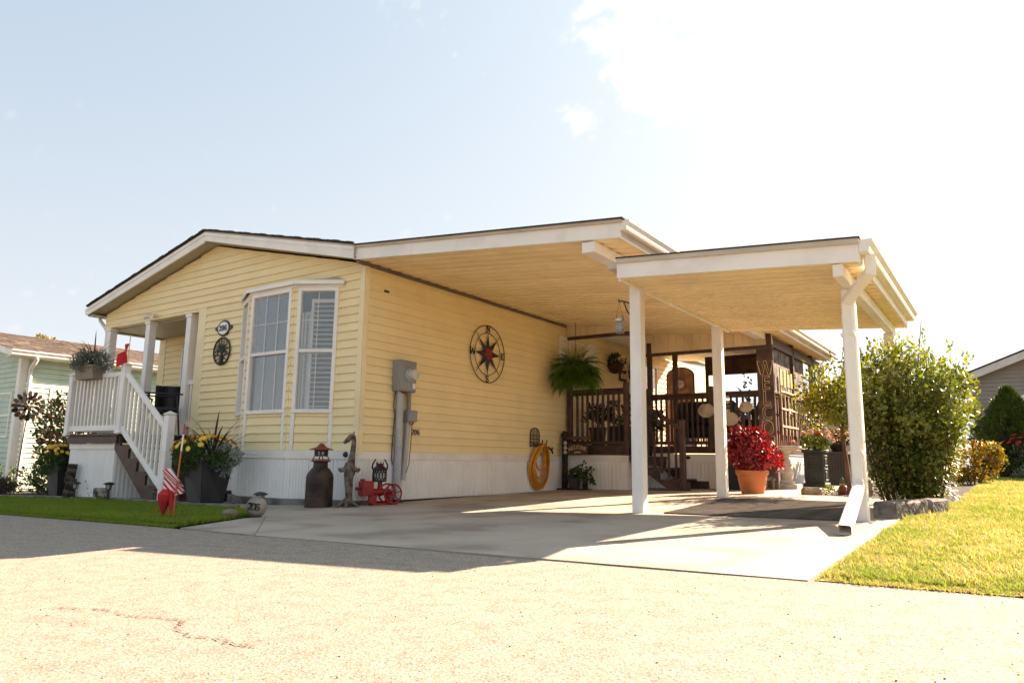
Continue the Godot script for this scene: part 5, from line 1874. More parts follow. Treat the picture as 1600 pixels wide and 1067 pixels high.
	var fs := thing("fish_windsock", "red and white striped fish windsock drooping from the lawn rod", "windsock", on(0.02, 2.37))
	var redc := mat("red cloth", lin(0.62, 0.025, 0.03), 0.8, 0.08)
	redc.backlight_enabled = true
	redc.backlight = Color(0.5, 0.08, 0.06)
	var whc := mat("white cloth", lin(0.75, 0.70, 0.66), 0.8, 0.05)
	var side := Vector3(-0.86, 0, 0.5)   # hangs to the left of the rod as seen from the road
	for k in 13:
		var b := MB.new()
		var t0 := k / 13.0
		var t1 := (k + 1) / 13.0
		var pa := []
		for tt in [t0, t1]:
			var ww := 0.05 + 0.09 * sin(PI * minf(1.0, tt * 1.05 + 0.1))
			var mid: Vector3 = Vector3(0.012, 0.44 - 0.20 * tt, -0.01) + side * (0.03 + 0.055 * tt)
			pa.append(mid + Vector3(-0.55, 0.55, 0.3).normalized() * ww + Vector3(0, 0, 0.02 * sin(tt * 9.0)))
			pa.append(mid - Vector3(-0.55, 0.55, 0.3).normalized() * ww + Vector3(0, 0, 0.02 * cos(tt * 8.0)))
		b.quad(pa[0], pa[1], pa[3], pa[2], Vector3(0.6, 0.2, 0.8))
		b.quad(pa[0] + Vector3(-0.03, 0, -0.03), pa[1] + Vector3(-0.03, 0, -0.03), pa[3] + Vector3(-0.03, 0, -0.03), pa[2] + Vector3(-0.03, 0, -0.03), Vector3(-0.6, 0.2, -0.8))
		obj("stripe", b, redc if k % 2 else whc, fs)
	var tl := MB.new()
	tl.lathe([Vector2(0.0, -0.19), Vector2(0.028, -0.10), Vector2(0.06, 0.0), Vector2(0.062, 0.05), Vector2(0.03, 0.09), Vector2(0.0, 0.095)], 9, Transform3D(Basis.from_euler(Vector3(0.1, 0.4, -0.1)), Vector3(0.012, 0.20, 0) + side * 0.10), 0.12)
	obj("red_tail", tl, redc, fs)
	var t2 := MB.new()
	t2.tube([Vector3(0.0, 0.27, 0.01), Vector3(-0.025, 0.23, 0.02), Vector3(-0.012, 0.15, 0.015), Vector3(0.004, 0.05, 0.01)], [0.03, 0.03, 0.02, 0.006], 7)
	obj("ribbon", t2, redc, fs)
	# planter box over the rail
	var pb := thing("rail_planter", "tan planter box hooked over the white front rail with silver foliage", "planter", Vector3(-4.93, 1.66, 0.985))
	var bx := MB.new()
	var hw := 0.275
	for q in [[-1, 1], [1, 1]]:
		pass
	bx.prism([Vector2(-0.085, 0.0), Vector2(0.085, 0.0), Vector2(0.11, 0.20), Vector2(-0.11, 0.20)], 0.55, Transform3D(Basis(Vector3(0, 0, 1), Vector3(0, 1, 0), Vector3(-1, 0, 0)), Vector3(hw, 0, 0.0)))
	obj("trough", bx, mat("tan plastic", lin(0.25, 0.19, 0.14), 0.6, 0.06), pb)
	var rim := MB.new()
	rim.box(Vector3(-hw - 0.01, 0.175, -0.12), Vector3(hw + 0.01, 0.205, 0.12), 0.006)
	obj("rim", rim, mat("tan plastic rim", lin(0.27, 0.205, 0.15), 0.6, 0.06), pb)
	var xs := []
	var cc := []
	clumps(Vector3(0, 0.27, 0), Vector3(0.42, 0.14, 0.22), 44, 50, 0.085, [Color(0.10, 0.13, 0.09), Color(0.16, 0.19, 0.14), Color(0.07, 0.10, 0.07), Color(0.22, 0.24, 0.20)], xs, cc, 1.0, 0.2)
	scatter("silver_foliage", small_leaf(0.06, 0.014), M.leaf_dull, xs, cc, pb)
	spikes(pb, Vector3(0.06, 0.2, 0), 22, 0.60, 0.016, [Color(0.05, 0.03, 0.025), Color(0.11, 0.03, 0.03), Color(0.04, 0.035, 0.03)], 0.05, 1.0)
	# flag on the newel
	var fl := thing("small_flag", "small red flag on a slanting stick at the porch newel", "flag", Vector3(-4.02, 1.86, 0.90))
	var sk := MB.new()
	sk.tube([Vector3(0.12, -0.02, 0.05), Vector3(0.02, 0.42, 0.0)], 0.008, 6)
	obj("stick", sk, M.corner, fl)
	var fc := MB.new()
	var nx := 8
	for i in nx:
		for j in 6:
			var P := func(u: float, w: float) -> Vector3:
				var a := Vector3(0.045, 0.30, 0.01) + Vector3(0.06, -0.25, 0.03) * w
				return a + Vector3(-0.17, -0.06 - 0.10 * u, 0.05) * u + Vector3(0.02, 0, 0.05) * sin(u * 7.0 + w * 2.0)
			var a: Vector3 = P.call(float(i) / nx, j / 6.0)
			var b: Vector3 = P.call(float(i + 1) / nx, j / 6.0)
			var c: Vector3 = P.call(float(i + 1) / nx, (j + 1) / 6.0)
			var d: Vector3 = P.call(float(i) / nx, (j + 1) / 6.0)
			fc.quad(a, b, c, d, Vector3(0.3, 0, 1))
	obj("cloth", fc, redc, fl)
	# chairs on the porch
	for q in [[Vector3(-4.85, 0.83, -0.25), 0.9, "dark wicker chair with high back on the front porch"], [Vector3(-4.12, 0.83, 0.28), -0.4, "black metal armchair at the head of the front steps"]]:
		var ch := thing("porch_chair", q[2], "chair", q[0], q[1], "dark chairs on the front porch")
		var wk := MB.new()
		var tall := 0.86 if q[1] > 0 else 0.62
		wk.box(Vector3(-0.25, 0.36, -0.24), Vector3(0.25, 0.42, 0.25), 0.02)
		obj("seat", wk, M.black, ch)
		if q[1] > 0:
			for i in 11:
				var bk := MB.new()
				var a := lerpf(-0.8, 0.8, i / 10.0)
				bk.bar(Vector3(sin(a) * 0.27, 0.42, -0.27 * cos(a) + 0.02), Vector3(sin(a) * 0.30, tall, -0.33 * cos(a) + 0.02), 0.060, 0.012, Vector3(sin(a), 0, cos(a)))
				obj("back_slat", bk, M.black, ch)
		for s in [-1.0, 1.0]:
			var am := MB.new()
			am.bar(Vector3(s * 0.28, 0.62, -0.28), Vector3(s * 0.28, 0.62, 0.28), 0.05, 0.025, Vector3.UP, 0.008)
			obj("arm", am, M.black, ch)
			for zz in [-0.24, 0.24]:
				var lgg := MB.new()
				lgg.tube([Vector3(s * 0.30, 0.0, zz * 1.1), Vector3(s * 0.27, 0.62, zz * 0.8)], 0.014, 6)
				obj("leg", lgg, M.black, ch)
	# porch spotlight and lantern
	var pl := thing("porch_spotlight", "white twin spotlight fixed under the gable edge above the porch", "lamp", Vector3(-5.02, 2.845, 0.03))
	var pm := MB.new()
	pm.box(Vector3(-0.06, -0.03, -0.02), Vector3(0.06, 0.03, 0.02), 0.006)
	obj("mount", pm, M.white, pl)
	for s in [-1.0, 1.0]:
		var sh := MB.new()
		sh.lathe([Vector2(0.02, 0.0), Vector2(0.03, 0.03), Vector2(0.046, 0.10), Vector2(0.04, 0.10), Vector2(0.0, 0.08)], 12, Transform3D(Basis.from_euler(Vector3(1.9, s * 0.5, 0)), Vector3(s * 0.07, -0.005, 0.03)))
		obj("lamp_head", sh, M.white, pl)
	# oval house number and tree disc on the front wall
	var on_wall := 0.022
	var hs := thing("number_plaque", "oval black rimmed house number plaque reading 206 on yellow siding", "sign", Vector3(-2.99, 2.44, on_wall))
	var ov := MB.new()
	ov.lathe([Vector2(0.0, 0.012), Vector2(0.16, 0.012), Vector2(0.17, 0.004), Vector2(0.17, 0.0)], 32, Transform3D(Basis(Vector3(0.96, 0, 0), Vector3(0, 0, 1), Vector3(0, -0.74, 0)), Vector3.ZERO))
	for s in [-1.0, 1.0]:
		ov.prism([Vector2(s * 0.14, -0.05), Vector2(s * 0.215, -0.012), Vector2(s * 0.215, 0.012), Vector2(s * 0.14, 0.05)], 0.009)
	obj("rim", ov, M.dark, hs)
	var ow := MB.new()
	ow.lathe([Vector2(0.0, 0.016), Vector2(0.132, 0.016), Vector2(0.135, 0.011)], 32, Transform3D(Basis(Vector3(0.96, 0, 0), Vector3(0, 0, 1), Vector3(0, -0.72, 0)), Vector3.ZERO))
	obj("face", ow, M.white, hs)
	put("number", text_mesh("206", 0.085, 0.006, 700, true), M.black, hs, Transform3D(Basis(), Vector3(0, 0, 0.02)))
	var td := thing("tree_disc", "round dark metal tree ornament below the house number plaque", "wall ornament", Vector3(-2.985, 2.085, on_wall), 0.0)
	var tb := MB.new()
	var ring := []
	for k in 33:
		var a := TAU * k / 32.0
		ring.append(Vector3(cos(a) * 0.205, sin(a) * 0.205, 0.012))
	tb.tube(ring, 0.013, 6, false)
	obj("ring", tb, M.dark, td)
	var tt := MB.new()
	tt.tube([Vector3(0, -0.19, 0.012), Vector3(0.006, -0.10, 0.012), Vector3(0, 0.0, 0.012)], [0.045, 0.022, 0.02], 7)
	for k in 9:
		var a := lerpf(-0.35, PI + 0.35, k / 8.0)
		tt.tube([Vector3(0, -0.02, 0.012), Vector3(cos(a) * 0.08, 0.02 + sin(a) * 0.07, 0.014), Vector3(cos(a + 0.15) * 0.19, sin(a + 0.15) * 0.19, 0.012)], [0.014, 0.009, 0.005], 5)
	for k in 6:
		var a := lerpf(PI + 0.3, TAU - 0.3, k / 5.0)
		tt.tube([Vector3(0, -0.12, 0.012), Vector3(cos(a) * 0.1, sin(a) * 0.15, 0.012), Vector3(cos(a) * 0.195, sin(a) * 0.195, 0.012)], [0.01, 0.008, 0.006], 5)
	obj("tree", tt, M.dark, td)
	var tx := []
	var tc := []
	var r2 := RandomNumberGenerator.new()
	r2.seed = 3
	for k in 90:
		var a := r2.randf_range(-0.5, PI + 0.5)
		var rr := r2.randf_range(0.07, 0.19)
		tx.append(leaf_at(Vector3(cos(a) * rr, sin(a) * rr, 0.016), Vector3(r2.randf_range(-1, 1), r2.randf_range(-1, 1), 0.05), Vector3(0, 0, 1), r2.randf_range(0.7, 1.2)))
		tc.append(Color(0.02, 0.018, 0.018))
	scatter("metal_leaves", small_leaf(0.034, 0.02), M.leaf_dull, tx, tc, td)

# ------------------------------------------------------------------ things on the side wall
func wall_things() -> void:
	var X := 0.018
	var t := thing("electric_meter", "grey electric meter box with glass dome on the carport wall", "electric meter", Vector3(X, 1.40, -0.72))
	box("meter_box", Vector3(0.0, 0.0, -0.17), Vector3(0.125, 0.42, 0.17), M.grey, t, 0.008)
	box("meter_lid", Vector3(0.126, 0.012, -0.155), Vector3(0.138, 0.408, 0.158), M.grey, t, 0.005)
	var dm := MB.new()
	dm.lathe([Vector2(0.092, 0.0), Vector2(0.092, 0.03), Vector2(0.08, 0.034), Vector2(0.08, 0.045)], 22, Transform3D(Basis(Vector3(0, 0, 1), Vector3(1, 0, 0), Vector3(0, 1, 0)), Vector3(0.138, 0.225, -0.02)))
	obj("meter_ring", dm, M.pvc, t)
	var dg := MB.new()
	dg.lathe([Vector2(0.078, 0.04), Vector2(0.076, 0.10), Vector2(0.066, 0.118), Vector2(0.0, 0.124)], 22, Transform3D(Basis(Vector3(0, 0, 1), Vector3(1, 0, 0), Vector3(0, 1, 0)), Vector3(0.138, 0.225, -0.02)))
	obj("meter_dome", dg, mat("frosted meter glass", lin(0.55, 0.52, 0.46), 0.12, 0.03), t)
	box("label_plate", Vector3(0.138, 0.05, -0.14), Vector3(0.141, 0.12, -0.085), M.white, t, 0.0)
	var jb := thing("junction_box", "small grey junction box below the electric meter", "junction box", Vector3(X, 1.01, -0.86))
	box("box_body", Vector3(0.0, 0.0, -0.10), Vector3(0.10, 0.155, 0.08), M.grey, jb, 0.008)
	box("box_lid", Vector3(0.101, 0.006, -0.094), Vector3(0.108, 0.15, 0.074), M.grey, jb, 0.004)
	var p1 := thing("conduit", "thick grey conduit running from the electric meter down to the drive", "pipe", Vector3(X, 0, 0))
	var a := MB.new()
	a.tube([Vector3(0.055, 1.41, -0.66), Vector3(0.055, -0.02, -0.66)], 0.05, 14)
	obj("pipe", a, M.pvc, p1)
	for y in [1.16, 0.69]:
		var cl := MB.new()
		cl.lathe([Vector2(0.055, y - 0.025), Vector2(0.057, y - 0.02), Vector2(0.057, y + 0.02), Vector2(0.052, y + 0.025)], 16, Transform3D(Basis(), Vector3(0.055, 0, -0.66)))
		obj("coupling", cl, M.pvc, p1)
	var ba := MB.new()
	ba.lathe([Vector2(0.085, 0.0), Vector2(0.08, 0.045), Vector2(0.05, 0.052)], 16, Transform3D(Basis(), Vector3(0.055, gy(0.06, -0.66), -0.66)))
	obj("foot_collar", ba, M.black, p1)
	var p2 := thing("conduit", "thinner grey conduit dropping from the junction box to the skirting", "pipe", Vector3(X, 0, 0))
	var b := MB.new()
	b.tube([Vector3(0.045, 1.02, -0.84), Vector3(0.045, 0.50, -0.80), Vector3(0.04, 0.24, -0.775)], 0.038, 12)
	obj("pipe", b, M.pvc, p2)
	var b2 := MB.new()
	b2.tube([Vector3(0.06, 1.41, -0.82), Vector3(0.06, 1.36, -0.82), Vector3(0.05, 1.33, -0.84), Vector3(0.05, 1.15, -0.84)], [0.038, 0.036, 0.03, 0.03], 10)
	obj("nipple", b2, M.grey, p2)
	var wr := thing("ground_wire", "thin dark ground wire looping beside the grey conduits", "wire", Vector3(X, 0, 0))
	var w1 := MB.new()
	w1.tube([Vector3(0.03, 1.41, -0.60), Vector3(0.02, 1.33, -0.585), Vector3(0.015, 1.20, -0.585), Vector3(0.02, 1.10, -0.61), Vector3(0.015, 0.7, -0.585), Vector3(0.015, 0.52, -0.585), Vector3(0.015, 0.44, -0.605)], 0.006, 5)
	obj("wire", w1, M.dark, wr)
	var w2 := MB.new()
	w2.tube([Vector3(0.09, 1.02, -0.875), Vector3(0.088, 0.7, -0.865), Vector3(0.086, 0.45, -0.84), Vector3(0.07, 0.33, -0.81)], 0.005, 5)
	obj("wire", w2, mat("red brown wire", lin(0.14, 0.03, 0.02), 0.5, 0.05), wr)
	var w3 := MB.new()
	w3.tube([Vector3(0.11, 1.0, -0.80), Vector3(0.10, 0.975, -0.835), Vector3(0.095, 0.97, -0.875), Vector3(0.09, 1.0, -0.9)], 0.009, 6)
	w3.tube([Vector3(0.12, 1.405, -0.60), Vector3(0.11, 1.38, -0.65), Vector3(0.1, 1.40, -0.7)], 0.010, 6)
	obj("seal_strap", w3, M.red, wr)
	var nm := put("house_digits", text_mesh("206", 0.075, 0.006, 700), mat("grey print", lin(0.12, 0.10, 0.08), 0.6, 0.0), null, Transform3D(Basis(Vector3(0, 0, -1), Vector3(0, 1, 0), Vector3(1, 0, 0)), Vector3(0.0215, 0.875, -1.045)))
	tag(nm, "small dark digits 206 on the siding right of the conduits", "house number")
	tag(box("wall_vent", Vector3(0.012, 2.705, -0.425), Vector3(0.028, 2.735, -0.33), M.dark), "tiny dark slot plate high on the carport wall near the corner", "vent")
	# compass rose
	var C := Vector3(0.03, 2.165, -2.645)
	var cp := thing("compass_ornament", "black metal compass rose with red centre and letters N E S W", "wall ornament", C)
	cp.basis = SIDE.basis
	var rg := MB.new()
	for q in [[0.455, 0.0075], [0.335, 0.0055]]:
		var ring := []
		for k in 49:
			var an := TAU * k / 48.0
			ring.append(Vector3(cos(an) * q[0], sin(an) * q[0], 0.01))
		rg.tube(ring, q[1], 6, false)
	obj("ring", rg, M.dark, cp)
	for k in 8:
		var an := TAU * k / 8.0 + PI / 2
		var L := 0.335 if k % 2 == 0 else 0.35
		var d := Vector3(cos(an), sin(an), 0)
		var s := Vector3(-sin(an), cos(an), 0)
		var wd := 0.062 if k % 2 == 0 else 0.055
		var st := MB.new()
		var base := d * 0.06
		st.face(base + s * wd + Vector3(0, 0, 0.012), d * L + Vector3(0, 0, 0.012), base + Vector3(0, 0, 0.04), Vector3(0, 0, 1))
		st.face(base - s * wd + Vector3(0, 0, 0.012), d * L + Vector3(0, 0, 0.012), base + Vector3(0, 0, 0.04), Vector3(0, 0, 1))
		st.face(base + s * wd + Vector3(0, 0, 0.012), d * L + Vector3(0, 0, 0.012), base - s * wd + Vector3(0, 0, 0.012), Vector3(0, 0, -1))
		obj("compass_point", st, M.dark, cp)
		if k % 2:
			var tk := MB.new()
			tk.bar(d * 0.335 + Vector3(0, 0, 0.01), d * 0.43 + Vector3(0, 0, 0.01), 0.006, 0.006)
			obj("tick", tk, M.dark, cp)
	var ct := MB.new()
	for k in 8:
		var an := TAU * k / 8.0 + PI / 2
		var an2 := an + TAU / 16.0
		var an0 := an - TAU / 16.0
		ct.face(Vector3(0, 0, 0.065), Vector3(cos(an0) * 0.085, sin(an0) * 0.085, 0.03), Vector3(cos(an) * 0.10, sin(an) * 0.10, 0.035), Vector3(0, 0, 1))
		ct.face(Vector3(0, 0, 0.065), Vector3(cos(an) * 0.10, sin(an) * 0.10, 0.035), Vector3(cos(an2) * 0.085, sin(an2) * 0.085, 0.03), Vector3(0, 0, 1))
	obj("compass_centre", ct, M.red, cp)
	for q in [["N", 0.0, 0.397], ["E", 0.397, 0.0], ["S", 0.0, -0.397], ["W", -0.397, 0.0]]:
		put("letter", text_mesh(q[0], 0.105, 0.008, 700, true), M.dark, cp, Transform3D(Basis(), Vector3(q[1], q[2], 0.012)))
	# garden hose on its hanger
	var hh := thing("hose_hanger", "black wrought iron hose hanger on the carport wall", "hose hanger", Vector3(0.02, 0.0, -4.06))
	hh.basis = SIDE.basis
	var hb := MB.new()
	var bars := []
	for k in 7:
		var x := lerpf(-0.135, 0.135, k / 6.0)
		var top := 0.96 + 0.10 * sqrt(maxf(0.0, 1.0 - pow(x / 0.145, 2)))
		hb.tube([Vector3(x, 0.74, 0.008), Vector3(x, top, 0.008)], 0.006, 5)
	for y in [0.76, 0.82, 0.88, 0.94]:
		hb.tube([Vector3(-0.14, y, 0.014), Vector3(0.14, y, 0.014)], 0.006, 5)
	var arch := []
	for k in 13:
		var an := PI * k / 12.0
		arch.append(Vector3(cos(an) * 0.145, 0.955 + sin(an) * 0.11, 0.008))
	hb.tube(arch, 0.009, 6)
	hb.tube([Vector3(-0.145, 0.74, 0.008), Vector3(-0.145, 0.955, 0.008)], 0.009, 6)
	hb.tube([Vector3(0.145, 0.74, 0.008), Vector3(0.145, 0.955, 0.008)], 0.009, 6)
	obj("back_plate", hb, M.dark, hh)
	var ho := MB.new()
	for x in [-0.07, 0.07]:
		ho.tube([Vector3(x, 0.80, 0.01), Vector3(x, 0.76, 0.12), Vector3(x, 0.80, 0.20), Vector3(x, 0.86, 0.21)], 0.010, 6)
	obj("hook", ho, M.dark, hh)
	var hs := thing("garden_hose", "orange garden hose coiled in long loops on the black hanger", "hose", Vector3(0.02, 0.0, -4.15))
	hs.basis = SIDE.basis
	var om := mat("orange hose", lin(0.68, 0.27, 0.015), 0.4, 0.06, 4.0)
	var r := RandomNumberGenerator.new()
	r.seed = 8
	for k in 9:
		var lp := MB.new()
		var pts := []
		var wd := 0.30 - 0.020 * k + r.randf_range(-0.02, 0.02)
		var bt := 0.02 + 0.012 * k + (0.22 if k == 8 else 0.1 if k == 7 else 0.0) + r.randf_range(0, 0.02)
		var off := r.randf_range(-0.02, 0.02)
		for i in 33:
			var an := TAU * i / 32.0
			var yy := sin(an)
			var top := 0.80 - 0.004 * k
			var y := lerpf(bt, top, (yy + 1) / 2)
			var x := cos(an) * wd * (1.0 - 0.30 * maxf(yy, 0.0)) + off
			pts.append(Vector3(x + r.randf_range(-0.003, 0.003), y, 0.03 + 0.017 * (k % 5) + 0.06 * maxf(0.0, yy)))
		lp.tube(pts, 0.0135, 8, false)
		obj("loop", lp, om, hs)
	var nz := MB.new()
	nz.tube([Vector3(0.16, 0.74, 0.13), Vector3(0.26, 0.70, 0.13), Vector3(0.32, 0.64, 0.12)], [0.016, 0.022, 0.014], 8)
	nz.tube([Vector3(0.27, 0.69, 0.13), Vector3(0.31, 0.74, 0.12)], 0.012, 6)
	obj("nozzle", nz, mat("dark nozzle", lin(0.05, 0.018, 0.016), 0.4, 0.1), hs)
	# shutters and window behind the deck rail
	for q in [[-4.86, -5.13, "cream louvred shutter left of the deck window beside the fern"], [-5.95, -6.26, "cream louvred shutter right of the deck window behind the fern"]]:
		var s := thing("wall_shutter", q[2], "shutter", Vector3(0.02, 0, 0), 0.0, "shutters at the deck window")
		var m := MB.new()
		for w in [[q[0], q[0] - 0.04, 2.0, 2.80], [q[1] + 0.04, q[1], 2.0, 2.80], [q[0] - 0.04, q[1] + 0.04, 2.0, 2.08], [q[0] - 0.04, q[1] + 0.04, 2.72, 2.80]]:
			m.box(Vector3(0.0, w[2], w[1]), Vector3(0.03, w[3], w[0]), 0.003)
		obj("shutter_frame", m, M.white, s)
		for k in 20:
			var sl := MB.new()
			sl.box(Vector3(-0.004, -0.013, q[1] + 0.04), Vector3(0.004, 0.013, q[0] - 0.04), 0.0, Transform3D(Basis(Vector3(0, 0, 1), -0.5), Vector3(0.014, 2.09 + 0.031 * k + 0.012, 0)))
			obj("slat", sl, M.white, s)
	var dw := thing("deck_window", "small dark window between cream shutters behind the hanging fern", "window", Vector3(0.018, 0, 0))
	window(dw, "window_frame", Transform3D(SIDE.basis, Vector3(0, 0, 0)), 5.22, 5.90, 1.9, 2.78, 2, 1, false)
	var d2 := thing("patio_window", "tall white framed window on the yellow wall at the back of the deck", "window", Vector3(0.018, 0, 0))
	window(d2, "window_frame", Transform3D(SIDE.basis, Vector3(0, 0, 0)), 8.3, 9.35, 0.9, 2.72, 1, 1, false)
	for q in [[-6.98, 2.30, "brown wire basket of dark trailing plant hanging on deck wall"], [-7.98, 2.22, "brown wire basket nearest the white post on deck wall"]]:
		var bk := thing("wall_basket", q[2], "basket", Vector3(0.02, q[1], q[0]), 0.0, "half round baskets on the deck wall")
		var m := MB.new()
		m.lathe([Vector2(0.0, 0.0), Vector2(0.08, 0.02), Vector2(0.16, 0.10), Vector2(0.19, 0.21)], 14, Transform3D(Basis(), Vector3(0.1, 0, 0)))
		obj("basket", m, mat("coir basket", lin(0.12, 0.05, 0.03), 0.9, 0.3, 8.0), bk)
		var xs := []
		var cs := []
		clumps(Vector3(0.1, 0.27, 0), Vector3(0.16, 0.12, 0.2), 14, 26, 0.06, [Color(0.03, 0.04, 0.02), Color(0.05, 0.06, 0.03)], xs, cs)
		scatter("foliage", small_leaf(0.06, 0.035), M.leaf_dull, xs, cs, bk)
	var sg := thing("hanging_sign", "dark wooden sign with pale strokes hanging by cord between baskets", "sign", Vector3(0.03, 2.20, -7.50))
	box("board", Vector3(0, 0, -0.16), Vector3(0.02, 0.23, 0.16), mat("dark board", lin(0.05, 0.035, 0.025), 0.7, 0.2), sg)
	for k in 4:
		box("stroke", Vector3(0.02, 0.05, -0.12 + 0.065 * k), Vector3(0.024, 0.18 - 0.03 * (k % 2), -0.085 + 0.065 * k), M.corner, sg, 0.0)
	var cd := MB.new()
	cd.tube([Vector3(0.01, 0.23, -0.14), Vector3(0.005, 0.42, 0), Vector3(0.01, 0.23, 0.14)], 0.006, 5)
	obj("cord", cd, M.rust, sg)

func carport_things() -> void:
	# welcome stand at the corner of deck and wall
	var t := thing("welcome_stand", "rustic wooden corner stand with WELCOME sign beside the deck skirt", "plant stand", on(0.0, -4.92))
	var wd := mat("rough dark wood", lin(0.045, 0.025, 0.018), 0.8, 0.3, 8.0, 0.4)
	var m := MB.new()
	m.box(Vector3(0.075, 0.0, -0.045), Vector3(0.165, 0.98, 0.045), 0.012)
	m.ball(Vector3(0.12, 0.985, 0), Vector3(0.07, 0.06, 0.06), 8, 10, 0.4, 3)
	obj("upright", m, wd, t)
	box("base_shelf", Vector3(0.04, 0.0, -0.12), Vector3(0.62, 0.035, 0.16), wd, t, 0.008)
	box("back_board", Vector3(0.46, 0.035, -0.07), Vector3(0.55, 0.34, -0.03), wd, t, 0.008)
	box("arm_plank", Vector3(0.13, 0.885, -0.02), Vector3(0.64, 0.95, 0.03), mat("reddish arm plank", lin(0.13, 0.06, 0.035), 0.7, 0.25, 6.0), t, 0.008)
	for i in 3:
		var b := MB.new()
		b.lathe([Vector2(0.0, 0.0), Vector2(0.03, 0.01), Vector2(0.036, 0.04), Vector2(0.02, 0.07), Vector2(0.0, 0.075)], 10, Transform3D(Basis(), Vector3(0.17, 0.63 + 0.08 * i, 0.07)))
		obj("bell", b, M.pvc, t)
	var sg := thing("welcome_sign", "small brown board lettered WELCOME hanging from the corner stand", "sign", on(0.40, -4.89, 0.615))
	var sb := MB.new()
	sb.box(Vector3(-0.19, 0.0, 0.0), Vector3(0.21, 0.20, 0.018), 0.004)
	obj("board", sb, mat("sign board", lin(0.085, 0.045, 0.03), 0.7, 0.2, 6.0), sg)
	for k in 7:
		var u := (k - 3) / 3.0
		put("letter", text_mesh("WELCOME"[k], 0.066, 0.006, 700, true), mat("tan letters", lin(0.55, 0.33, 0.18), 0.6, 0.0), sg, Transform3D(Basis(Vector3(0, 0, 1), -u * 0.35), Vector3(0.01 + u * 0.155, 0.135 - 0.035 * u * u, 0.02)))
	var fl := MB.new()
	for k in 5:
		fl.ball(Vector3(0.01 + (k - 2) * 0.026, 0.04 + (0.012 if k % 2 else 0.0), 0.02), Vector3(0.012, 0.009, 0.006), 4, 7)
	obj("painted_flowers", fl, M.white, sg)
	var pt := thing("dark_pot", "dark bucket of trailing green plant on the corner stand's base shelf", "potted plant", on(0.36, -4.84, 0.035))
	var pb := MB.new()
	pb.lathe([Vector2(0.0, 0.0), Vector2(0.085, 0.0), Vector2(0.125, 0.18), Vector2(0.13, 0.19), Vector2(0.11, 0.19), Vector2(0.1, 0.17), Vector2(0.0, 0.17)], 16)
	obj("pot", pb, mat("charcoal pot", lin(0.05, 0.04, 0.045), 0.5, 0.1), pt)
	var xs := []
	var cs := []
	clumps(Vector3(0.04, 0.26, 0), Vector3(0.2, 0.12, 0.16), 14, 9, 0.08, [Color(0.04, 0.085, 0.018), Color(0.06, 0.05, 0.025), Color(0.07, 0.12, 0.03)], xs, cs, 1.0, 0.3)
	clumps(Vector3(0.25, 0.34, 0.02), Vector3(0.14, 0.1, 0.08), 7, 4, 0.04, [Color(0.06, 0.11, 0.03)], xs, cs)
	for k in 3:
		clumps(Vector3(0.32, 0.18 - 0.03 * k, 0.04), Vector3(0.05, 0.05, 0.05), 2, 5, 0.03, [Color(0.04, 0.07, 0.02)], xs, cs)
	scatter("foliage", leaf_mesh(0.075, 0.06), M.leaf_green, xs, cs, pt)
	var stm := MB.new()
	for k in 4:
		stm.tube([Vector3(0, 0.17, 0), Vector3(0.1 + 0.05 * k, 0.34, 0.01), Vector3(0.22 + 0.05 * k, 0.36 - 0.06 * k, 0.03)], 0.005, 5)
	obj("stem", stm, M.brown, pt)
	# hanging fern
	var F := Vector3(0.46, 2.02, -4.72)
	var fe := thing("hanging_fern", "large green fern in a hanging basket in front of the deck corner", "potted plant", F)
	var fb := MB.new()
	fb.lathe([Vector2(0.0, -0.10), Vector2(0.10, -0.08), Vector2(0.15, 0.05), Vector2(0.14, 0.06), Vector2(0.0, 0.04)], 14)
	obj("basket", fb, M.black, fe)
	var ch := MB.new()
	for k in 3:
		var a := TAU * k / 3.0
		ch.tube([Vector3(cos(a) * 0.14, 0.05, sin(a) * 0.14), Vector3(0, 0.5, 0)], 0.004, 5)
	ch.tube([Vector3(0, 0.5, 0), Vector3(0, 0.955, 0)], 0.005, 5)
	obj("chain", ch, M.dark, fe)
	xs = []; cs = []
	for i in 230:
		var a := i * 2.399963
		var up := lerpf(1.45, -0.5, pow(i / 230.0, 0.85)) + rng.randf_range(-0.15, 0.15)
		var L := rng.randf_range(0.42, 0.66)
		var d := Vector3(cos(a) * cos(up), sin(up), sin(a) * cos(up))
		var p := Vector3(cos(a) * 0.05, 0.05, sin(a) * 0.05)
		var v := d
		var tone := pick([Color(0.08, 0.165, 0.018), Color(0.12, 0.21, 0.024), Color(0.16, 0.26, 0.03)])
		var seg := 17
		for k in seg:
			p += v * L / seg
			v = (v + Vector3(0, -0.105 - 0.05 * float(k) / seg, 0)).normalized()
			var w := 0.075 * sin(PI * clampf((k + 2.0) / (seg + 1.5), 0.0, 1.0))
			var s := v.cross(Vector3.UP).normalized()
			if s.length() < 0.5: s = Vector3(1, 0, 0)
			for sd in [-1.0, 1.0]:
				xs.append(leaf_at(p, (s * sd + v * 0.35 + Vector3(0, -0.15, 0)).normalized(), Vector3(0, 1, 0) + v * 0.2, w / 0.075))
				cs.append(tone)
	scatter("fronds", small_leaf(0.08, 0.042), M.leaf_green, xs, cs, fe)
	# bracket with glass jar on the front post
	var br := thing("lantern_bracket", "black iron hook bracket on the front carport post", "bracket", Vector3(3.587, 2.0, -0.37))
	var bb := MB.new()
	bb.box(Vector3(-0.014, -0.02, -0.02), Vector3(-0.001, 0.18, 0.02), 0.003)
	bb.tube([Vector3(-0.008, 0.15, 0), Vector3(-0.11, 0.19, 0), Vector3(-0.14, 0.185, 0), Vector3(-0.145, 0.21, 0)], 0.008, 6)
	bb.tube([Vector3(-0.008, 0.02, 0), Vector3(-0.05, 0.07, 0), Vector3(-0.09, 0.18, 0)], 0.007, 6)
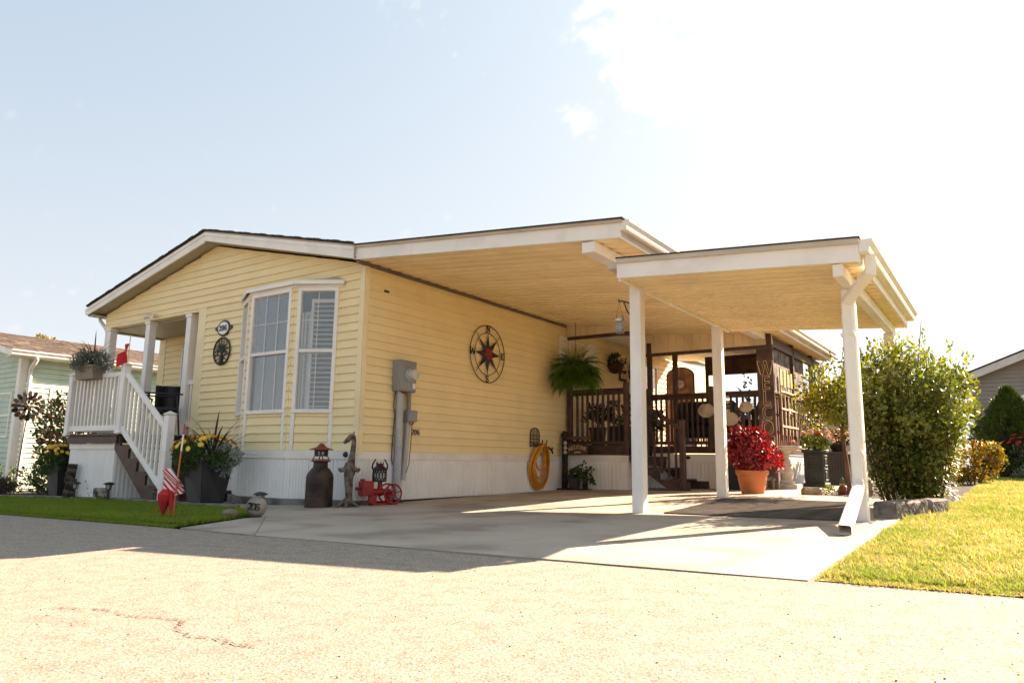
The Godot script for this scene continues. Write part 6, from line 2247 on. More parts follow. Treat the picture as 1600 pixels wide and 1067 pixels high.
	obj("hook", bb, M.black, br)
	var ja := thing("glass_jar", "clear glass jar lantern hanging from the hook on the front post", "lantern", Vector3(3.45, 1.84, -0.37))
	var jg := MB.new()
	jg.lathe([Vector2(0.0, 0.0), Vector2(0.04, 0.004), Vector2(0.05, 0.02), Vector2(0.052, 0.10), Vector2(0.04, 0.125), Vector2(0.038, 0.14)], 18)
	obj("jar", jg, glass(0.3), ja)
	var jl := MB.new()
	jl.lathe([Vector2(0.042, 0.132), Vector2(0.045, 0.135), Vector2(0.045, 0.158), Vector2(0.03, 0.16)], 18)
	obj("jar_ring", jl, mat("zinc ring", lin(0.5, 0.48, 0.45), 0.3, 0.05, 2.0, 0.0, 0.8), ja)
	var jw := MB.new()
	jw.tube([Vector3(-0.045, 0.145, 0), Vector3(-0.005, 0.345, 0), Vector3(0.045, 0.145, 0)], 0.0025, 5)
	obj("wire", jw, M.rust, ja)
	var jc := MB.new()
	jc.lathe([Vector2(0.0, 0.004), Vector2(0.044, 0.02), Vector2(0.044, 0.05), Vector2(0.0, 0.055)], 14)
	obj("filling", jc, mat("pale pebbles", lin(0.45, 0.42, 0.38), 0.8, 0.4, 30.0), ja)
	# ribbed rubber mat
	var mt := thing("door_mat", "long dark ribbed mat lying on the concrete under the lower carport", "mat", Vector3.ZERO)
	var pts := [Vector2(3.90, -0.36), Vector2(5.50, -0.26), Vector2(5.22, -2.62), Vector2(3.80, -2.40)]
	put("mat_base", sheet(pts, 0.5, 0.012, 0.012), mat("dark mat", lin(0.05, 0.044, 0.04), 0.9, 0.2, 6.0), mt)
	var rb := MB.new()
	for i in 60:
		var u := i / 59.0
		var a: Vector2 = pts[0].lerp(pts[3], u)
		var c: Vector2 = pts[1].lerp(pts[2], u)
		for k in 4:
			var p := a.lerp(c, k / 4.0)
			var q := a.lerp(c, (k + 1) / 4.0)
			rb.bar(on(p.x, p.y, 0.016), on(q.x, q.y, 0.016), 0.014, 0.008)
	obj("rib", rb, mat("mat rib", lin(0.16, 0.135, 0.11), 0.9, 0.2, 6.0), mt).set_meta("kind", "stuff")
	# terracotta pot with red foliage
	var tp := thing("red_plant", "orange terracotta pot of bright red foliage beside the second post", "potted plant", on(3.64, -4.22))
	var tb := MB.new()
	tb.lathe([Vector2(0.0, 0.0), Vector2(0.15, 0.0), Vector2(0.158, 0.012), Vector2(0.20, 0.21), Vector2(0.205, 0.255), Vector2(0.208, 0.265), Vector2(0.225, 0.275), Vector2(0.232, 0.33), Vector2(0.228, 0.338), Vector2(0.205, 0.338), Vector2(0.20, 0.30), Vector2(0.0, 0.30)], 30)
	obj("pot", tb, mat("terracotta", lin(0.50, 0.16, 0.045), 0.6, 0.08, 3.0), tp)
	xs = []; cs = []
	clumps(Vector3(0, 0.62, 0), Vector3(0.33, 0.30, 0.33), 80, 30, 0.10, [Color(0.30, 0.010, 0.022), Color(0.42, 0.016, 0.03), Color(0.20, 0.006, 0.016), Color(0.12, 0.008, 0.014)], xs, cs, 1.0, 0.35)
	clumps(Vector3(0.28, 0.46, -0.2), Vector3(0.12, 0.12, 0.12), 8, 16, 0.07, [Color(0.42, 0.016, 0.03), Color(0.3, 0.01, 0.02)], xs, cs, 1.0, 0.3)
	M.leaf_red = leaf_mat("red leaves", Color(0.75, 0.10, 0.12))
	scatter("foliage", leaf_mesh(0.062, 0.040), M.leaf_red, xs, cs, tp)
	var ts := MB.new()
	for i in 14:
		var a := i * 2.4
		ts.tube([Vector3(cos(a) * 0.04, 0.3, sin(a) * 0.04), Vector3(cos(a) * 0.12, 0.5, sin(a) * 0.12), Vector3(cos(a) * 0.24, 0.75, sin(a) * 0.24)], 0.006, 5)
	obj("stem", ts, mat("pale stem", lin(0.32, 0.22, 0.14), 0.7, 0.1), tp)
	xs = []; cs = []
	for k in 6:
		var a := k * 1.05 + 0.3
		var b := Vector3(cos(a) * 0.16, 0.80, sin(a) * 0.16)
		for i in 26:
			var u := i / 26.0
			xs.append(leaf_at(b + Vector3(cos(a) * 0.06 * u, 0.30 * u, sin(a) * 0.06 * u), Vector3(cos(i * 2.4), 0.5, sin(i * 2.4)), Vector3.UP, 1.0 - 0.5 * u))
			cs.append(pick([Color(0.36, 0.12, 0.18), Color(0.45, 0.2, 0.26)]))
	scatter("flower_spikes", small_leaf(0.026, 0.014), M.petal, xs, cs, tp)
	# birdbath
	var bp := thing("birdbath", "cream stone birdbath on a baluster pedestal behind the red plant", "birdbath", on(3.56, -6.50))
	var st := mat("cream cast stone", lin(0.58, 0.50, 0.40), 0.8, 0.12, 5.0, 0.3)
	var p1 := MB.new()
	p1.lathe([Vector2(0.0, 0.09), Vector2(0.13, 0.09), Vector2(0.135, 0.13), Vector2(0.10, 0.15), Vector2(0.075, 0.17), Vector2(0.09, 0.23), Vector2(0.115, 0.29), Vector2(0.105, 0.35), Vector2(0.07, 0.44), Vector2(0.055, 0.54), Vector2(0.062, 0.60), Vector2(0.09, 0.635), Vector2(0.10, 0.645)], 24)
	obj("pedestal", p1, st, bp)
	box("plinth", Vector3(-0.21, 0.0, -0.21), Vector3(0.21, 0.088, 0.21), st, bp, 0.012)
	var p2 := MB.new()
	p2.lathe([Vector2(0.0, 0.64), Vector2(0.10, 0.645), Vector2(0.23, 0.665), Vector2(0.255, 0.69), Vector2(0.255, 0.72), Vector2(0.235, 0.722), Vector2(0.20, 0.69), Vector2(0.0, 0.675)], 28)
	obj("bowl", p2, st, bp)
	# pedestal planter with begonias
	var ur := thing("panelled_planter", "tall black panelled planter of pink red and yellow begonias behind birdbath", "planter", on(3.86, -7.35), 0.0)
	var um := mat("black green planter", lin(0.022, 0.027, 0.024), 0.45, 0.1)
	box("base", Vector3(-0.19, 0.0, -0.19), Vector3(0.19, 0.08, 0.19), um, ur, 0.01)
	box("body", Vector3(-0.165, 0.08, -0.165), Vector3(0.165, 0.60, 0.165), um, ur, 0.008)
	box("rim", Vector3(-0.195, 0.60, -0.195), Vector3(0.195, 0.66, 0.195), um, ur, 0.012)
	for f in 4:
		for y in [[0.12, 0.33], [0.37, 0.56]]:
			var fr := MB.new()
			var x := Transform3D(Basis(Vector3.UP, f * PI / 2), Vector3.ZERO)
			for q in [[-0.12, 0.12, y[0], y[0] + 0.022], [-0.12, 0.12, y[1] - 0.022, y[1]], [-0.12, -0.098, y[0], y[1]], [0.098, 0.12, y[0], y[1]]]:
				fr.box(Vector3(q[0], q[2], 0.166), Vector3(q[1], q[3], 0.178), 0.004, x)
			fr.box(Vector3(-0.07, y[0] + 0.05, 0.166), Vector3(0.07, y[1] - 0.05, 0.174), 0.004, x)
			obj("panel", fr, um, ur)
	xs = []; cs = []
	clumps(Vector3(0, 0.76, 0), Vector3(0.26, 0.14, 0.26), 30, 16, 0.08, [Color(0.14, 0.17, 0.015), Color(0.22, 0.22, 0.015), Color(0.07, 0.12, 0.02)], xs, cs, 1.0, 0.3)
	scatter("foliage", leaf_mesh(0.065, 0.055), M.leaf_green, xs, cs, ur)
	var rose := func(at: Array, col: Array) -> void:
		var hx := []
		var hc := []
		for c in at:
			for i in 26:
				var d := (rv() + Vector3(0, 0.25, 0)).normalized()
				hx.append(leaf_at((c as Vector3) + d * 0.012, (d + rv() * 0.6).normalized(), d, rng.randf_range(0.7, 1.2)))
				hc.append(pick(col))
		scatter("blossoms", leaf_mesh(0.052, 0.05, 0.3, 0.3), M.petal, hx, hc, ur)
	rose.call([Vector3(-0.16, 0.93, 0.1), Vector3(-0.05, 0.96, 0.06), Vector3(0.02, 0.98, -0.05), Vector3(-0.1, 0.97, -0.1), Vector3(0.25, 0.86, 0.06), Vector3(0.28, 0.80, -0.1), Vector3(-0.32, 0.77, 0.16), Vector3(-0.27, 0.72, 0.2), Vector3(0.2, 0.95, -0.16)], [Color(0.66, 0.42, 0.42), Color(0.70, 0.50, 0.48), Color(0.72, 0.58, 0.54)])
	rose.call([Vector3(0.08, 0.91, 0.14), Vector3(0.12, 0.94, 0.10), Vector3(0.0, 1.03, -0.1)], [Color(0.48, 0.015, 0.025), Color(0.38, 0.01, 0.02)])
	# ribbed box planters behind
	for q in [[4.02, -8.55, 0.0, "tall brown ribbed box planter with red flowers right of the panelled planter"]]:
		var bx := thing("ribbed_planter", q[3], "planter", on(q[0], q[1]), q[2])
		square_planter(bx, "tub", 0.0, 0.40, 0.50, 0.62, mat("brown ribbed plastic", lin(0.06, 0.047, 0.04), 0.6, 0.1), 0)
		for f in 4:
			for k in 9:
				var s := MB.new()
				var x := Transform3D(Basis(Vector3.UP, f * PI / 2), Vector3.ZERO)
				var u := lerpf(-0.17, 0.17, k / 8.0)
				s.bar(x * Vector3(u, 0.02, 0.2), x * Vector3(u * 1.25, 0.56, 0.247), 0.022, 0.012, x.basis * Vector3(0, 0, 1))
				obj("rib", s, mat("brown rib", lin(0.075, 0.06, 0.05), 0.6, 0.1), bx)
		var pt2 := MB.new()
		pt2.lathe([Vector2(0.0, 0.6), Vector2(0.1, 0.62), Vector2(0.16, 0.76), Vector2(0.13, 0.77), Vector2(0.0, 0.75)], 16)
		obj("inner_pot", pt2, M.black, bx)
		xs = []; cs = []
		clumps(Vector3(0, 0.86, 0), Vector3(0.24, 0.13, 0.24), 18, 18, 0.07, [Color(0.05, 0.02, 0.02), Color(0.06, 0.08, 0.02), Color(0.09, 0.03, 0.02)], xs, cs)
		clumps(Vector3(0.05, 0.93, 0.05), Vector3(0.2, 0.1, 0.2), 9, 12, 0.05, [Color(0.45, 0.02, 0.02), Color(0.5, 0.3, 0.03)], xs, cs)
		scatter("foliage", leaf_mesh(0.06, 0.045), M.leaf_dull, xs, cs, bx)
	var dkp := thing("dark_planter", "tall tapered black planter standing between second post and the deck skirt", "planter", on(2.86, -5.86))
	square_planter(dkp, "tub", 0.0, 0.24, 0.36, 0.62, M.black, 0)
	xs = []; cs = []
	clumps(Vector3(0, 0.74, 0), Vector3(0.2, 0.14, 0.2), 16, 14, 0.08, [Color(0.05, 0.03, 0.03), Color(0.04, 0.06, 0.02)], xs, cs)
	scatter("foliage", leaf_mesh(0.07, 0.04), M.leaf_dull, xs, cs, dkp)
	var sl := thing("stone_lantern", "small pale stone garden lantern between terracotta pot and birdbath", "garden ornament", on(3.42, -6.0))
	var sm := MB.new()
	sm.box(Vector3(-0.08, 0.0, -0.08), Vector3(0.08, 0.03, 0.08), 0.008)
	for s in [[-1, -1], [1, -1], [1, 1], [-1, 1]]:
		sm.box(Vector3(s[0] * 0.055 - 0.016, 0.03, s[1] * 0.055 - 0.016), Vector3(s[0] * 0.055 + 0.016, 0.16, s[1] * 0.055 + 0.016), 0.003)
	sm.box(Vector3(-0.09, 0.16, -0.09), Vector3(0.09, 0.185, 0.09), 0.008)
	sm.lathe([Vector2(0.12, 0.185), Vector2(0.02, 0.24), Vector2(0.0, 0.24)], 4)
	obj("lantern_body", sm, M.stone, sl)
	# bed edge: rocks, gnome, lamp, little yellow plant
	var rk := MB.new()
	rk.box(Vector3(-0.13, -0.02, -0.07), Vector3(0.13, 0.11, 0.07), 0.035)
	var o := obj("garden_rock", rk, mat("tan rock", lin(0.36, 0.27, 0.18), 0.85, 0.25, 8.0, 0.8))
	o.position = on(4.42, -4.28)
	o.rotation.y = 0.5
	tag(o, "squarish tan rock at the bed corner left of the gnome", "rock")
	var r2 := MB.new()
	r2.ball(Vector3(0, 0.11, 0), Vector3(0.11, 0.15, 0.10), 10, 12, 0.4, 12)
	var o2 := obj("garden_rock", r2, mat("pale tan rock", lin(0.42, 0.33, 0.24), 0.85, 0.2, 8.0, 0.6))
	o2.position = on(5.08, -4.4)
	tag(o2, "tall pale rock just right of the downspout post in the bed", "rock")
	var yp := thing("yellow_sedum", "small yellow green tuft between the tan rock and the gnome", "plant", on(4.62, -4.42))
	xs = []; cs = []
	clumps(Vector3(0, 0.06, 0), Vector3(0.10, 0.06, 0.08), 10, 20, 0.04, [Color(0.30, 0.30, 0.02), Color(0.22, 0.24, 0.02)], xs, cs, 1.0, 0.2)
	scatter("foliage", small_leaf(0.04, 0.02), M.leaf_green, xs, cs, yp)
	solar_lamp(on(4.88, -4.72), "black solar path lamp in the bed left of the downspout post", 0.30)
	var gn := thing("garden_gnome", "little garden gnome figure in red with a green hat", "garden ornament", on(4.76, -4.62))
	var g1 := MB.new()
	g1.lathe([Vector2(0.0, 0.0), Vector2(0.06, 0.0), Vector2(0.068, 0.05), Vector2(0.05, 0.11), Vector2(0.03, 0.13), Vector2(0.0, 0.13)], 12)
	obj("coat", g1, mat("gnome coat", lin(0.25, 0.05, 0.035), 0.6, 0.2), gn)
	var g2 := MB.new()
	g2.ball(Vector3(0, 0.15, 0.0), Vector3(0.038, 0.036, 0.038), 8, 10)
	obj("face", g2, mat("gnome face", lin(0.5, 0.28, 0.18), 0.6, 0.05), gn)
	var g3 := MB.new()
	g3.lathe([Vector2(0.042, 0.16), Vector2(0.03, 0.20), Vector2(0.0, 0.255)], 10)
	obj("hat", g3, mat("gnome hat", lin(0.08, 0.13, 0.03), 0.6, 0.1), gn)
	# concrete edging blocks round the big shrub
	var blk := mat("grey retaining block", lin(0.26, 0.235, 0.215), 0.9, 0.3, 6.0, 1.0)
	for q in [[5.78, -0.66, 5.99, -1.18, 0.20, "long grey retaining block at the foot of the big shrub"], [6.02, -1.21, 6.13, -1.50, 0.18, "short grey retaining block right of the long block"], [5.98, -2.95, 6.10, -3.55, 0.20, "grey retaining block half hidden behind the big shrub"]]:
		var b := MB.new()
		b.bar(on(q[0], q[1], 0.06), on(q[2], q[3], 0.06), q[4], 0.17, Vector3.UP, 0.018)
		tag(obj("retaining_block", b, blk), q[5], "block")

func deck_things() -> void:
	# tall WELCOME board
	var w := thing("welcome_board", "tall brown board with outlined letters spelling WELCOME down its face", "sign", Vector3(3.28, 0.10, -5.99))
	box("board", Vector3(0.0, 0.0, -0.012), Vector3(0.275, 2.38, 0.012), mat("walnut board", lin(0.115, 0.065, 0.042), 0.6, 0.2, 4.0), w, 0.004)
	var bright := mat("cut letter edge", lin(0.62, 0.42, 0.22), 0.5, 0.05)
	var deep := mat("letter groove", lin(0.06, 0.033, 0.022), 0.7, 0.1)
	for k in 7:
		var y := 2.01 - 0.253 * k
		for q in [[bright, 0.013, 700, 0.004], [deep, 0.0155, 400, 0.005]]:
			var tm := text_mesh("WELCOME"[k], 0.235 if q[2] == 700 else 0.218, q[3], q[2], false)
			put("letter", tm, q[0], w, Transform3D(Basis.from_scale(Vector3(0.92, 1, 1)), Vector3(0.14, y, q[1])))
	# wooden fish and a lattice ornament on the rail
	var fm := mat("pale wood", lin(0.50, 0.40, 0.28), 0.7, 0.12, 6.0)
	var k := 0
	for q in [[2.36, 1.42, 0.15, "pale wooden fish plaque on the deck rail left of the second post"], [2.78, 1.265, 0.145, "pale wooden fish plaque lowest on the deck rail right of the post"], [3.06, 1.465, 0.115, "pale wooden fish plaque beside the WELCOME board"]]:
		var f := thing("wooden_fish", q[3], "wall ornament", Vector3(q[0], q[1], -6.03), 0.0, "wooden fish on the deck rail")
		var poly := []
		for i in 16:
			var a := TAU * i / 16.0
			if i == 0:
				poly.append(Vector2(0.98, 0.0) * q[2])
			else:
				poly.append(Vector2(cos(a), sin(a) * (0.80 + 0.05 * (i % 2))) * q[2])
		var b := MB.new()
		b.prism(poly, 0.02)
		obj("body", b, fm, f)
		var t := MB.new()
		t.prism([Vector2(0.92, 0.0) * q[2], Vector2(1.28, 0.34) * q[2], Vector2(1.18, 0.0) * q[2], Vector2(1.30, -0.36) * q[2]], 0.018)
		obj("tail", t, fm, f)
		var e := MB.new()
		e.ball(Vector3(-0.55 * q[2], 0.15 * q[2], 0.022), Vector3(0.009, 0.009, 0.004), 4, 8)
		obj("eye", e, M.dark, f)
		k += 1
	var lt := thing("lattice_ornament", "white lattice window ornament with tan bow on the deck rail", "wall ornament", Vector3(2.70, 1.32, -6.03))
	for q in [[0.0, 0.11], [0.22, 0.34]]:
		for i in 6:
			box("bar", Vector3(-0.07 + 0.028 * i - 0.004, q[0], 0.0), Vector3(-0.07 + 0.028 * i + 0.004, q[1], 0.01), M.white, lt, 0.0)
		for i in 4:
			var y := lerpf(q[0], q[1], i / 3.0)
			box("bar", Vector3(-0.075, y - 0.004, 0.011), Vector3(0.075, y + 0.004, 0.018), M.white, lt, 0.0)
	var bw := MB.new()
	for s in [-1.0, 1.0]:
		bw.ball(Vector3(s * 0.045, 0.165, 0.015), Vector3(0.05, 0.028, 0.015), 6, 10, 0.4, 4)
	bw.ball(Vector3(0, 0.165, 0.02), Vector3(0.02, 0.02, 0.018), 6, 8)
	obj("bow", bw, mat("tan bow", lin(0.45, 0.22, 0.07), 0.7, 0.2), lt)
	tag(box("deck_plate", Vector3(1.945, 0.575, -6.10), Vector3(2.015, 0.625, -6.078), mat("green black plate", lin(0.05, 0.07, 0.03), 0.5, 0.2), null), "small dark green plate on the white deck skirt behind the stair newel", "plate")
	# hanging plant on the stair rail
	var hp := thing("rail_plant", "dark trailing plant hooked on the brown stair rail", "potted plant", Vector3(1.86, 1.20, -5.08))
	var xs := []
	var cs := []
	clumps(Vector3.ZERO, Vector3(0.14, 0.18, 0.10), 16, 16, 0.06, [Color(0.02, 0.03, 0.012), Color(0.03, 0.04, 0.018)], xs, cs, 1.0, 0.2)
	scatter("foliage", leaf_mesh(0.05, 0.035), M.leaf_dull, xs, cs, hp)
	var hpb := MB.new()
	hpb.lathe([Vector2(0.0, -0.12), Vector2(0.06, -0.1), Vector2(0.08, 0.0)], 10)
	obj("pot", hpb, M.black, hp)
	# plants in dark pots behind the near railing
	for q in [[0.38, -5.7, 0.34, "dark leafy plant in a pot left behind the near deck railing"], [0.82, -5.75, 0.36, "dark square pot with spiky plant right behind the near deck railing"]]:
		var p := thing("deck_pot", q[3], "potted plant", Vector3(q[0], 0.80, q[1]))
		var b := MB.new()
		if q[0] < 0.5:
			b.lathe([Vector2(0.0, 0.0), Vector2(0.12, 0.0), Vector2(0.17, q[2]), Vector2(0.15, q[2]), Vector2(0.0, q[2] - 0.04)], 14)
		else:
			b.box(Vector3(-0.2, 0.0, -0.15), Vector3(0.2, q[2], 0.15), 0.01)
		obj("pot", b, M.brown if q[0] < 0.5 else M.black, p)
		xs = []; cs = []
		clumps(Vector3(0, q[2] + 0.22, 0), Vector3(0.26, 0.24, 0.22), 22, 12, 0.09, [Color(0.03, 0.035, 0.02), Color(0.06, 0.05, 0.035), Color(0.04, 0.02, 0.02)], xs, cs, 1.0, 0.2)
		scatter("foliage", leaf_mesh(0.09, 0.05), M.leaf_dull, xs, cs, p)
		if q[0] > 0.5:
			spikes(p, Vector3(0, q[2], 0), 14, 0.55, 0.02, [Color(0.10, 0.10, 0.07)])
	# arched panel with clock
	var A := thing("arched_panel", "arched reddish plank panel standing at the back of the deck", "screen", Vector3(0.74, 0.80, -9.0))
	var pm := [mat("cedar plank", lin(0.58, 0.33, 0.20), 0.7, 0.12, 4.0), mat("cedar plank", lin(0.53, 0.295, 0.175), 0.7, 0.12, 4.0)]
	for i in 6:
		var a := -0.31 + 0.62 * i / 6.0
		var c := -0.31 + 0.62 * (i + 1) / 6.0 - 0.004
		var top := func(x: float) -> float: return 1.62 + 0.19 * sqrt(maxf(0.0, 1.0 - pow(x / 0.312, 2)))
		var b := MB.new()
		b.prism([Vector2(a, 0.0), Vector2(c, 0.0), Vector2(c, top.call(c)), Vector2((a + c) / 2, top.call((a + c) / 2)), Vector2(a, top.call(a))], 0.02)
		obj("plank", b, pm[i % 2], A)
	var pf := MB.new()
	var arc := []
	for i in 17:
		var a := PI * i / 16.0
		arc.append(Vector3(cos(a) * 0.32, 1.62 + sin(a) * 0.20, 0.01))
	pf.tube(arc, 0.014, 6)
	pf.tube([Vector3(-0.32, 0.0, 0.01), Vector3(-0.32, 1.62, 0.01)], 0.014, 6)
	pf.tube([Vector3(0.32, 0.0, 0.01), Vector3(0.32, 1.62, 0.01)], 0.014, 6)
	obj("panel_frame", pf, M.dark, A)
	var cl := thing("outdoor_clock", "round white clock hanging on the arched plank panel", "clock", Vector3(0.75, 2.235, -8.97))
	var zup := Transform3D(Basis(Vector3(1, 0, 0), Vector3(0, 0, 1), Vector3(0, -1, 0)), Vector3.ZERO)
	var c1m := MB.new()
	c1m.lathe([Vector2(0.118, 0.0), Vector2(0.122, 0.015), Vector2(0.112, 0.022), Vector2(0.105, 0.016)], 28, zup)
	obj("rim", c1m, M.dark, cl)
	var c2m := MB.new()
	c2m.lathe([Vector2(0.0, 0.012), Vector2(0.108, 0.012)], 28, zup)
	obj("dial", c2m, mat("clock dial", lin(0.72, 0.70, 0.66), 0.5, 0.0), cl)
	for i in 12:
		var a := TAU * i / 12.0
		var b := MB.new()
		b.bar(Vector3(cos(a) * 0.08, sin(a) * 0.08, 0.014), Vector3(cos(a) * 0.098, sin(a) * 0.098, 0.014), 0.007, 0.003, Vector3(0, 0, 1))
		obj("hour_mark", b, M.dark, cl)
	for q in [[0.9, 0.05], [2.4, 0.075]]:
		var b := MB.new()
		b.bar(Vector3(0, 0, 0.017), Vector3(cos(q[0]) * q[1], sin(q[0]) * q[1], 0.017), 0.006, 0.003, Vector3(0, 0, 1))
		obj("hand", b, M.dark, cl)
	# dark framed valance with cloth panels
	var vl := thing("deck_valance", "dark framed brown cloth valance hanging at the back of the deck", "awning", Vector3(0, 0, -8.5))
	var fr := MB.new()
	for q in [[1.50, 2.72, 2.66, 2.74], [1.50, 2.72, 2.34, 2.41]]:
		fr.box(Vector3(q[0], q[2], -0.03), Vector3(q[1], q[3], 0.03), 0.006)
	for x in [1.50, 2.08, 2.66]:
		fr.box(Vector3(x, 2.41, -0.028), Vector3(x + 0.06, 2.66, 0.028), 0.004)
	fr.box(Vector3(1.50, 0.8, -0.029), Vector3(1.56, 2.34, 0.029), 0.004)
	obj("frame", fr, M.brown, vl)
	for x in [1.56, 2.14]:
		var cm := mat("brown cloth", lin(0.17, 0.105, 0.06), 0.9, 0.1)
		cm.backlight_enabled = true
		cm.backlight = Color(0.5, 0.4, 0.3)
		box("cloth_panel", Vector3(x, 2.41, -0.008), Vector3(x + 0.52, 2.66, 0.008), cm, vl, 0.0)
	# dark covered grill and sofa on the deck
	var gr := thing("patio_sofa", "dark wicker sofa standing on the deck behind the railing", "sofa", Vector3(2.0, 0.80, -7.2))
	box("seat", Vector3(-0.5, 0.18, -0.35), Vector3(0.6, 0.42, 0.35), M.black, gr, 0.03)
	box("backrest", Vector3(-0.5, 0.42, 0.2), Vector3(0.6, 0.86, 0.36), M.black, gr, 0.04)
	for x in [-0.58, 0.6]:
		box("arm", Vector3(x, 0.0, -0.36), Vector3(x + 0.09, 0.62, 0.36), M.black, gr, 0.02)
	# agave on the deck
	var ag := thing("spiky_agave", "spiky dark leaved plant rising above the deck railing", "potted plant", Vector3(2.92, 0.80, -7.0))
	var ab := MB.new()
	ab.lathe([Vector2(0.0, 0.0), Vector2(0.14, 0.0), Vector2(0.2, 0.5), Vector2(0.0, 0.48)], 14)
	obj("pot", ab, M.black, ag)
	spikes(ag, Vector3(0, 0.46, 0), 18, 0.85, 0.035, [Color(0.03, 0.045, 0.03), Color(0.04, 0.05, 0.03)], 0.05, 0.8)
	# garland vine
	var gv := thing("hanging_vine", "dark beaded vine hanging from the valance beside the WELCOME board", "garland", Vector3(2.45, 1.7, -8.2))
	xs = []; cs = []
	for i in 60:
		xs.append(leaf_at(Vector3(0.05 * sin(i * 0.4), 0.75 - i * 0.014, 0) + rv() * 0.05, rv(), rv().normalized(), 1.0))
		cs.append(Color(0.03, 0.035, 0.02))
	scatter("foliage", leaf_mesh(0.06, 0.04), M.leaf_dull, xs, cs, gv)
	# trellis with picket tops on the right side of the deck
	var tr := thing("wall_trellis", "pale wooden trellis with flame shaped tops on the deck's right side", "trellis", Vector3(3.53, 0.0, 0.0))
	var tm := mat("pale trellis wood", lin(0.52, 0.40, 0.24), 0.7, 0.15, 6.0)
	for i in 5:
		var z := -6.5 - 0.24 * i
		box("upright", Vector3(-0.01, 1.0, z - 0.015), Vector3(0.01, 1.88, z + 0.015), tm, tr, 0.003)
	for y in [1.15, 1.45, 1.75]:
		box("crossbar", Vector3(0.011, y - 0.016, -7.55), Vector3(0.026, y + 0.016, -6.42), tm, tr, 0.003)
	for i in 4:
		var b := MB.new()
		b.prism([Vector2(-0.05, 0.0), Vector2(0.05, 0.0), Vector2(0.06, 0.14), Vector2(0.045, 0.27), Vector2(0.0, 0.32 - 0.05 * (i % 2)), Vector2(-0.045, 0.26), Vector2(-0.06, 0.13)], 0.016, Transform3D(SIDE.basis, Vector3(0, 1.86, -6.5 - 0.24 * i)))
		obj("flame_top", b, mat("yellow picket", lin(0.55, 0.42, 0.12), 0.6, 0.1), tr)

# ------------------------------------------------------------------ plants
func stemmed_shrub(t: Node3D, stems: int, base_r: float, top_c: Vector3, top_r: Vector3, cols: Array, leafm: Mesh, step: float, lm: Material) -> void:
	# many stems rising and leaning outward, leaves all along them
	var xs := []
	var cs := []
	for i in stems:
		var a := i * 2.399963
		var u := sqrt((i + 0.5) / stems)
		var b := Vector3(cos(a) * base_r * u, 0.0, sin(a) * base_r * u)
		var e := top_c + Vector3(cos(a) * top_r.x * u, top_r.y * (1.0 - 0.75 * u * u) * rng.randf_range(0.75, 1.12) - top_r.y * 0.4, sin(a) * top_r.z * u)
		var mid := b.lerp(e, 0.45) + Vector3(cos(a) * 0.1 * u, 0.06, sin(a) * 0.1 * u) + rv() * 0.05
		var pts := []
		for k in 8:
			var s := k / 7.0
			pts.append(b.lerp(mid, s).lerp(mid.lerp(e, s), s))
		var m := MB.new()
		m.tube(pts, [0.008, 0.007, 0.006, 0.006, 0.005, 0.004, 0.0035, 0.002], 5, false)
		obj("stem", m, M.stem, t)
		var L := (e - b).length()
		var n := int(L / step)
		for k in n:
			var s := 0.10 + 0.90 * (k + rng.randf()) / n
			if s < 0.28 and rng.randf() < 0.15:
				continue
			var p := b.lerp(mid, s).lerp(mid.lerp(e, s), s)
			var v := (mid.lerp(e, s) - b.lerp(mid, s)).normalized()
			var r := rv()
			var d := (r - v * r.dot(v)).normalized()
			var off := d * rng.randf_range(0.0, 0.13) * (1.2 - s)
			xs.append(leaf_at(p + off, (d + v * rng.randf_range(-0.2, 0.7) + Vector3(0, rng.randf_range(-0.4, 0.2), 0)).normalized(), (v + Vector3(0, 0.6, 0) + rv() * 0.5).normalized(), rng.randf_range(0.6, 1.25) * (1.0 - 0.25 * s)))
			cs.append(pick(cols))
	scatter("foliage", leafm, lm, xs, cs, t)

